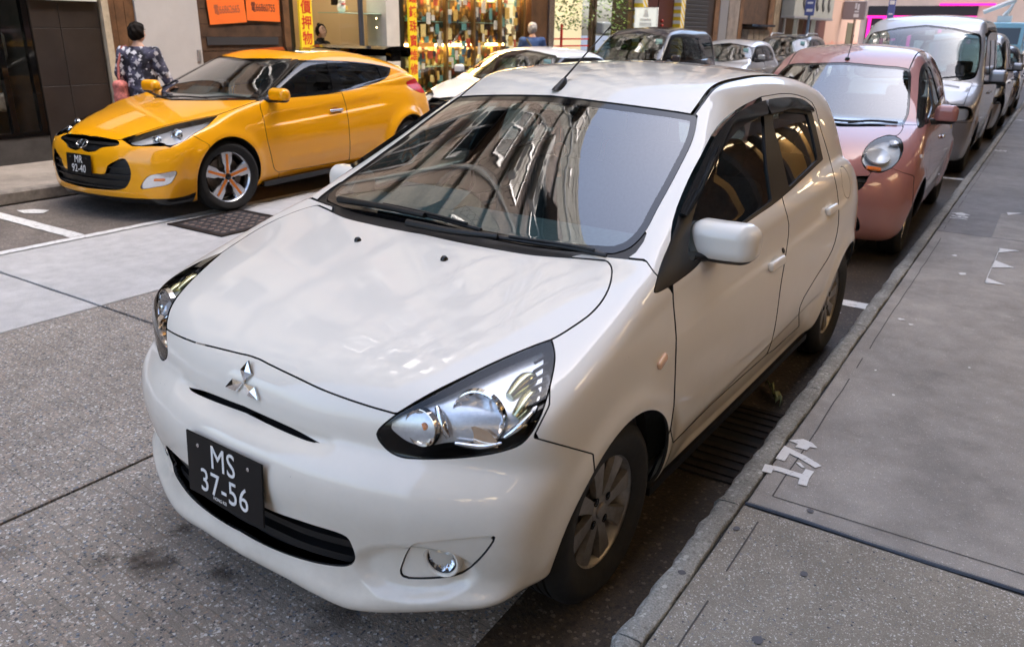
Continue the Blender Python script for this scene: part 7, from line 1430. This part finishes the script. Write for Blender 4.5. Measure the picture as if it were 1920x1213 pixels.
# ------------------------------------------------------------------ people
def caps(P, a, b, ra, rb, sq=None):
    a = np.array(a, float); b = np.array(b, float); d = b-a; t = np.clip(((P-a) @ d)/(d @ d), 0, 1); q = P-(a+t[:, None]*d)
    if sq is not None: q = q/np.array(sq)
    return np.linalg.norm(q, axis=1)-(ra+(rb-ra)*t)
def body_field(J, parts, k=.035):
    def f(P):
        r = None
        for (a, b, ra, rb, *sq) in parts:
            d = caps(P, J[a] if isinstance(a, str) else a, J[b] if isinstance(b, str) else b, ra, rb, sq[0] if sq else None)
            r = d if r is None else smin(r, d, k if ra > .02 else .008)
        return r
    return f
def hand_parts(w, fdir, side, thumb):
    """palm and five unequal, slightly curled fingers; w wrist, fdir pointing along the hand"""
    w = np.array(w, float); f = np.array(fdir, float); f /= np.linalg.norm(f); s = np.array(side, float); s -= f*(s @ f); s /= np.linalg.norm(s); n = np.cross(f, s); out = [(w, w+f*.075, .026, .030, (1, 1, 1))]
    for i, (o, L_) in enumerate(((-.026, .062), (-.009, .074), (.009, .070), (.025, .055))):
        b = w+f*.080+s*o; m = b+f*L_*.5+n*.008; out += [(b, m, .0095, .009), (m, m+f*L_*.4+n*.022, .009, .0075)]
    t = np.array(thumb, float); b = w+f*.03-s*.028; out += [(b, b-s*.026+f*.028+n*.008, .012, .0105), (b-s*.026+f*.028+n*.008, b-s*.030+f*.056+n*.018, .0105, .009)]
    return out
def star_mat():
    m, nt, N, L, b = mat_new('star_print'); b.inputs['Roughness'].default_value = .85; tc = N.new('ShaderNodeTexCoord'); v = N.new('ShaderNodeTexVoronoi'); v.inputs['Scale'].default_value = 13; v.distance = 'MINKOWSKI'; v.inputs['Exponent'].default_value = .62; L.new(tc.outputs['Object'], v.inputs['Vector'])
    lt = N.new('ShaderNodeMath'); lt.operation = 'LESS_THAN'; lt.inputs[1].default_value = .92; L.new(v.outputs['Distance'], lt.inputs[0]); n = N.new('ShaderNodeTexNoise'); n.inputs['Scale'].default_value = 9; L.new(tc.outputs['Object'], n.inputs['Vector'])
    r = N.new('ShaderNodeValToRGB'); r.color_ramp.elements[0].position = .42; r.color_ramp.elements[1].position = .62; r.color_ramp.elements[0].color = (.012, .012, .022, 1); r.color_ramp.elements[1].color = (.10, .10, .16, 1); L.new(n.outputs[0], r.inputs[0])
    mx = N.new('ShaderNodeMixRGB'); L.new(lt.outputs[0], mx.inputs[0]); L.new(r.outputs[0], mx.inputs[1]); mx.inputs[2].default_value = (.62, .62, .66, 1); L.new(mx.outputs[0], b.inputs['Base Color']); return m
def person(loc, rz, H, label, skin, hair_col, top_mat, leg_mat, arms, hair='short', head_turn=0, head_tilt=0, top_len=.52, sleeve=.55, wide=1.0, collar=False, hairtop=None):
    """standing figure facing local +y; arms: per side (elbow, wrist, hand direction) in local metres at height 1.6"""
    s = H/1.6; root = empty('person', loc, rz); tag(root, label, 'person'); root.scale = (s, s, s); W_ = wide
    J = dict(pel=(0, 0, .86), bel=(0, .01, 1.0), che=(0, .0, 1.16), nkb=(0, -.012, 1.31), nkt=(0, .008, 1.40), hipL=(-.085, 0, .82), hipR=(.085, 0, .82), knL=(-.095, .03, .46), knR=(.10, -.01, .46), anL=(-.10, .0, .08), anR=(.11, -.05, .08), toL=(-.115, .15, .035), toR=(.13, .10, .035), shL=(-.165*W_, -.01, 1.27), shR=(.165*W_, -.01, 1.27))
    for sd, (el, wr, hd) in zip('LR', arms): J['el'+sd] = el; J['wr'+sd] = wr; J['hd'+sd] = hd
    torso = [('pel', 'bel', .135*W_, .125*W_, (1.05, .78, 1)), ('bel', 'che', .125*W_, .135*W_, (1.08, .75, 1)), ('che', 'nkb', .13*W_, .07, (1.15, .72, 1)), ((-.12*W_, -.01, 1.24), (.12*W_, -.01, 1.24), .065, .065)]
    arm = [x for sd in 'LR' for x in (('sh'+sd, 'el'+sd, .048, .038), ('el'+sd, 'wr'+sd, .037, .025))]
    leg = [x for sd in 'LR' for x in (('hip'+sd, 'kn'+sd, .085*W_, .058), ('kn'+sd, 'an'+sd, .055, .038), ('an'+sd, 'to'+sd, .042, .032))]
    hands = [x for sd, sg in (('L', 1), ('R', -1)) for x in hand_parts(J['wr'+sd], np.array(J['hd'+sd]), (0, -1, 0) if abs(J['hd'+sd][1]) < .8 else (sg, 0, 0), (0, 0, 0))]
    hc = np.array([0, .02, 1.495]); ct, st = math.cos(head_turn), math.sin(head_turn); ci, si = math.cos(head_tilt), math.sin(head_tilt)
    def hp(P):
        q = P-hc; q = np.c_[ct*q[:, 0]+st*q[:, 1], -st*q[:, 0]+ct*q[:, 1], q[:, 2]]; return np.c_[q[:, 0], ci*q[:, 1]-si*q[:, 2], si*q[:, 1]+ci*q[:, 2]]
    def head(P):
        q = hp(P); d = np.linalg.norm(q/[.074, .092, .102], axis=1)-1; d = d*.085; d = smin(d, (np.linalg.norm((q-[0, .028, -.062])/[.050, .052, .052], axis=1)-1)*.05, .03)
        d = smin(d, caps(q, (0, .090, -.002), (0, .108, -.030), .007, .013), .012)                                   # nose
        d = smin(d, caps(q, (-.022, .086, -.062), (.022, .086, -.062), .008, .008), .012)                            # lips
        for sg in (-1, 1):
            d = smin(d, np.linalg.norm((q-[sg*.076, -.004, -.012])/[.010, .020, .032], axis=1)*.02-.02+0, .006); d = smax(d, -(np.linalg.norm(q-[sg*.030, .092, .012], axis=1)-.013), .01)
        return d
    skinf = body_field(J, torso+arm+leg+hands+[('nkb', 'nkt', .052, .048)])
    f = lambda P: smin(skinf(P), head(P), .02)
    lo, hi = (-.55, -.45, -.02), (.55, .55, 1.64); soft('body', f, lo, hi, .013, skin, root)
    # clothing: same limbs, a little larger, ending at neckline, cuff and hem
    def top(P):
        t = body_field(J, torso+[(x[0], x[1], x[2]+.012, x[3]+.014) for x in arm])(P)-.016; zt = P[:, 2]
        t = smin(t, body_field(J, [((0, 0, top_len), (0, .0, 1.0), .165*W_, .135*W_, (1.05, .78, 1))])(P)-.012, .04)
        for sd in 'LR':
            a = np.array(J['el'+sd]); b = np.array(J['wr'+sd]); c = a+(b-a)*sleeve; d = (b-a)/np.linalg.norm(b-a); t = np.where(np.linalg.norm(P-(a+b)/2, axis=1) < .22, np.maximum(t, (P-c) @ d), t)
        t = t+.006*np.sin(P[:, 0]*38+P[:, 2]*14)*np.sin(P[:, 2]*21)*sst(.5, .9, 1.25-zt)                              # soft folds
        t = np.maximum(t, top_len-zt); nk = np.linalg.norm(P-[0, .03, 1.345], axis=1) if not collar else None
        if collar: t = smin(t, caps(P, J['nkb'], (0, .004, 1.385), .062, .058), .02); t = np.maximum(t, zt-1.395)
        else: t = np.maximum(t, .085-nk); t = np.maximum(t, zt-1.335)
        return t
    soft('top', top, lo, hi, .014, top_mat, root)
    soft('trousers', lambda P: np.maximum(body_field(J, leg[:2]+leg[3:5]+[('pel', (0, 0, .9), .13*W_, .12*W_, (1.05, .78, 1))])(P)-.013, .09-P[:, 2]), (-.3, -.3, 0), (.3, .3, 1.0), .018, leg_mat, root)
    for sd in 'LR': soft('shoe', lambda P: np.maximum(caps(P, np.array(J['an'+sd])-[0, .03, .03], J['to'+sd], .048, .042), -P[:, 2]+.001), np.array(J['an'+sd])-.13, np.array(J['to'+sd])+[.12, .12, .12], .014, pmat('shoe_black', (.02, .02, .022), .5), root)
    def hairf(P):
        q = hp(P); d = (np.linalg.norm(q/[.092, .110, .118], axis=1)-1)*.1+.005*np.sin(q[:, 0]*90)*np.sin(q[:, 2]*60+q[:, 1]*50); face = .030-q[:, 1]+.55*np.maximum(q[:, 2]-.03, 0)*-1
        cut = np.maximum(q[:, 1]-.035-.55*np.maximum(q[:, 2]-.02, 0), -.105-q[:, 2] if hair != 'bun' else -.05-q[:, 2]-.5*np.maximum(-q[:, 1], 0))
        d = smax(d, cut, .012)
        if hair == 'short': d = smax(d, -(np.linalg.norm(q-[0, .05, -.10], axis=1)-.085), .01)
        if hair == 'bun': d = smin(d, np.linalg.norm((q-[-.02, -.045, .115])/[1, 1, 1.25], axis=1)-.033, .012)
        return d
    soft('hair', hairf, hc-.16, hc+np.array([.16, .16, .20]), .009, hair_col, root)
    eye = pmat('eye_dark', (.015, .01, .01), .2)
    for sg in (-1, 1):
        for nm, c, d in (('eye', (sg*.030, .083, .012), (.011, .004, .0045)), ('eyebrow', (sg*.031, .087, .032), (.017, .003, .003))):
            q = np.array(c); q = np.array([q[0], ci*q[1]+si*q[2], -si*q[1]+ci*q[2]]); q = np.array([ct*q[0]-st*q[1], st*q[0]+ct*q[1], q[2]])+hc; M = Matrix.Translation(q) @ Matrix.Rotation(head_turn, 4, 'Z'); m = MB(); m.cbox((0, 0, 0), [2*a for a in d], bev=min(d)*.8, M=M); m.build(nm, eye if nm == 'eye' else hair_col, root, True)
    q = np.array([0, .094, -.062]); q = np.array([q[0], ci*q[1]+si*q[2], -si*q[1]+ci*q[2]]); q = np.array([ct*q[0]-st*q[1], st*q[0]+ct*q[1], q[2]])+hc; MB().cbox((0, 0, 0), (.036, .006, .008), bev=.002, M=Matrix.Translation(q) @ Matrix.Rotation(head_turn, 4, 'Z')).build('mouth', pmat('lip_red', (.35, .10, .09), .5), root)
    return root
SKIN = pmat('skin_tone', (.50, .30, .21), .5, noise=.1, nscale=12); SKIN2 = pmat('skin_tone_light', (.56, .37, .28), .5, noise=.08, nscale=12)
HAIRB = pmat('hair_black', (.008, .006, .005), .75, spec=.15, noise=.4, nscale=60); HAIRG = pmat('hair_grey', (.34, .32, .30), .55, noise=.4, nscale=50)
face_dir = math.atan2(-(-.62), .78)      # local +y turned towards (-.62, .78)
w1 = person((-7.02, 3.68, .122), face_dir, 1.50, 'woman with short dark hair in a black tunic printed with white stars', SKIN, HAIRB, star_mat(), pmat('trouser_dark', (.03, .03, .04), .8),
       (((-.235, -.02, 1.03), (-.225, .06, .83), (0, .2, -1)), ((.24, .03, 1.04), (.31, .10, .84), (.3, .3, -1))), 'short', -.55, .05, .58, .62, 1.06)
bag = empty('shoulder_bag', (-7.02, 3.68, .122), face_dir); tag(bag, 'pink and red patterned bag hanging from the shoulder of the woman in the star tunic', 'bag'); bag.scale = (.94, .94, .94)
PINK = pmat('pink_print', (.50, .16, .14), .8, noise=.6, nscale=26)
soft('bag_body', lambda P: rbox_field((-.235, -.10, .80), (.075, .10, .155), .07)(P)+.004*np.sin(P[:, 2]*40), (-.36, -.25, .6), (-.1, .05, 1.0), .016, PINK, bag)
m = MB(); m.tube([(-.235, -.12, .93), (-.225, -.10, 1.12), (-.17, -.06, 1.325), (-.155, .02, 1.335), (-.19, .09, 1.18), (-.225, -.05, .95)], .014, 6); m.v = [(a, b, c) for a, b, c in m.v]; m.build('bag_strap', PINK, bag, True)
person((-8.36, 7.72, .122), R(-82), 1.52, 'woman with a dark hair bun in black behind the pawn shop counter', SKIN2, HAIRB, pmat('black_knit', (.012, .012, .013), .9), pmat('trouser_dark', (.03, .03, .04), .8),
       (((-.22, .04, 1.02), (-.12, .22, .98), (.4, 1, 0)), ((.22, .04, 1.02), (.12, .22, .98), (-.4, 1, 0))), 'bun', -.25, -.35, .60, .95, .95, True)
person((-7.40, 12.55, .122), R(35), 1.63, 'grey-haired man in a blue shirt with a strap across his back at the florist', SKIN, HAIRG, pmat('blue_shirt', (.035, .075, .20), .85, noise=.15, nscale=9), pmat('trouser_khaki', (.14, .12, .09), .85),
       (((-.25, .02, 1.04), (-.23, .16, .86), (0, .5, -1)), ((.25, .05, 1.04), (.20, .24, .98), (0, 1, .1))), 'short', -.5, .05, .74, .12, 1.12)
st_ = MB(); st_.tube([(-.12, -.105, 1.30), (-.02, -.135, 1.16), (.10, -.125, .98), (.15, -.07, .86)], [.020]*4, 6)
o = st_.build('bag_strap', pmat('strap_olive', (.12, .10, .06), .8), None, True); o.location = (-7.40, 12.55, .122); o.rotation_euler = (0, 0, R(35)); o.scale = (1.02, 1.02, 1.02); tag(o, 'olive webbing strap worn across the back of the man in blue', 'strap')

# ------------------------------------------------------------------ cars along the street and things far off
build_white_hatch(); build_yellow(); build_salmon(); build_van()
far_car((-5.42, 8.05, 0), 0, 'low white coupe parked behind the yellow coupe', paint_mat('white_paint_far', (.76, .77, .78), .3, dirt=.2), 'coupe', h=.03)
far_car((-5.40, 12.42, 0), 0, 'boxy dark plum people carrier parked behind the white coupe', paint_mat('plum_paint', (.030, .024, .030), .25, dirt=.15), 'mpv', h=.032)
far_car((-5.40, 17.65, 0), 0, 'small silver hatchback parked behind the dark people carrier', paint_mat('silver_paint_far', (.45, .46, .48), .3, metal=.6, dirt=.2), 'hatch', h=.04)
far_car((-5.40, 22.4, 0), 0, 'black estate car with roof rails behind the small silver hatchback', paint_mat('black_paint', (.012, .012, .016), .25, dirt=.15), 'suv', rails=True, h=.045)
far_car((.06, 14.2, 0), 0, 'grey people carrier parked behind the tall silver van', paint_mat('grey_paint', (.22, .22, .23), .3, metal=.5, dirt=.3), 'mpv', h=.04)
far_car((.06, 19.4, 0), 0, 'dark blue hatchback last in the row by the numbered bays', paint_mat('navy_paint', (.02, .024, .04), .25, dirt=.2), 'hatch', h=.045)
# pale blue lorry with a crane down the street
tr = empty('lorry', (-1.2, 44, 0)); tag(tr, 'pale blue lorry with a white crane boom far down the street', 'lorry')
BLU = pmat('lorry_blue', (.25, .55, .72), .4); WHT = pmat('lorry_white', (.7, .7, .68), .4)
MB().prism([(-.9, .5), (-.95, 1.3), (-.75, 2.25), (.75, 2.3), (.75, .5)], 0, -1.0, 1.0).build('cab', BLU, tr); MB().prism([(-.955, 1.34), (-.80, 2.05), (-.79, 2.05), (-.94, 1.34)], 0, -.85, .85).build('windscreen', DARKGLASS, tr)
for s in (1, -1): MB().box((s*1.001-.004, -.6, 1.35), (s*1.001+.004, .45, 2.0)).build('side_window', DARKGLASS, tr); MB().cbox((s*.72, -.96, .85), (.28, .04, .18), bev=.02).build('headlamp', CHROME, tr)
MB().box((-1.05, .85, .9), (1.05, 5.0, 1.05)).build('flatbed', WHT, tr)
for s in (1, -1): MB().box((s*1.03-.02, .85, 1.051), (s*1.03+.02, 5.0, 1.5)).build('drop_side', BLU, tr)
MB().box((-.3, .95, 1.051), (.3, 1.5, 2.6)).build('crane_base', WHT, tr); m = MB(); m.tube([(0, 1.2, 2.6), (.3, 1.0, 3.3), (-.9, .6, 2.75)], [.16, .14, .10], 8); m.build('crane_boom', WHT, tr, True)
for y in (-.2, 3.8):
    for s in (1, -1): wheel(tr, s*.92, y, s, .45, .27, .24, spokes(6, RIM_GREY, .04, .06))
bl = empty('bollard', (1.52, 17.6, .122)); tag(bl, 'yellow and black bollard standing on the numbered-bay pavement', 'bollard')
m = MB(); m.tube([(0, 0, 0), (0, 0, .9)], .07, 14); m.build('post', pmat('bollard_yellow', (.75, .45, .03), .5), bl, True); MB().lathe([(.073, .45), (.073, .62)], 14).build('band', BLACK, bl, True); MB().lathe([(.07, .9), (.05, .95), (.001, .97)], 14).build('cap', pmat('bollard_yellow', (.75, .45, .03), .5), bl, True)
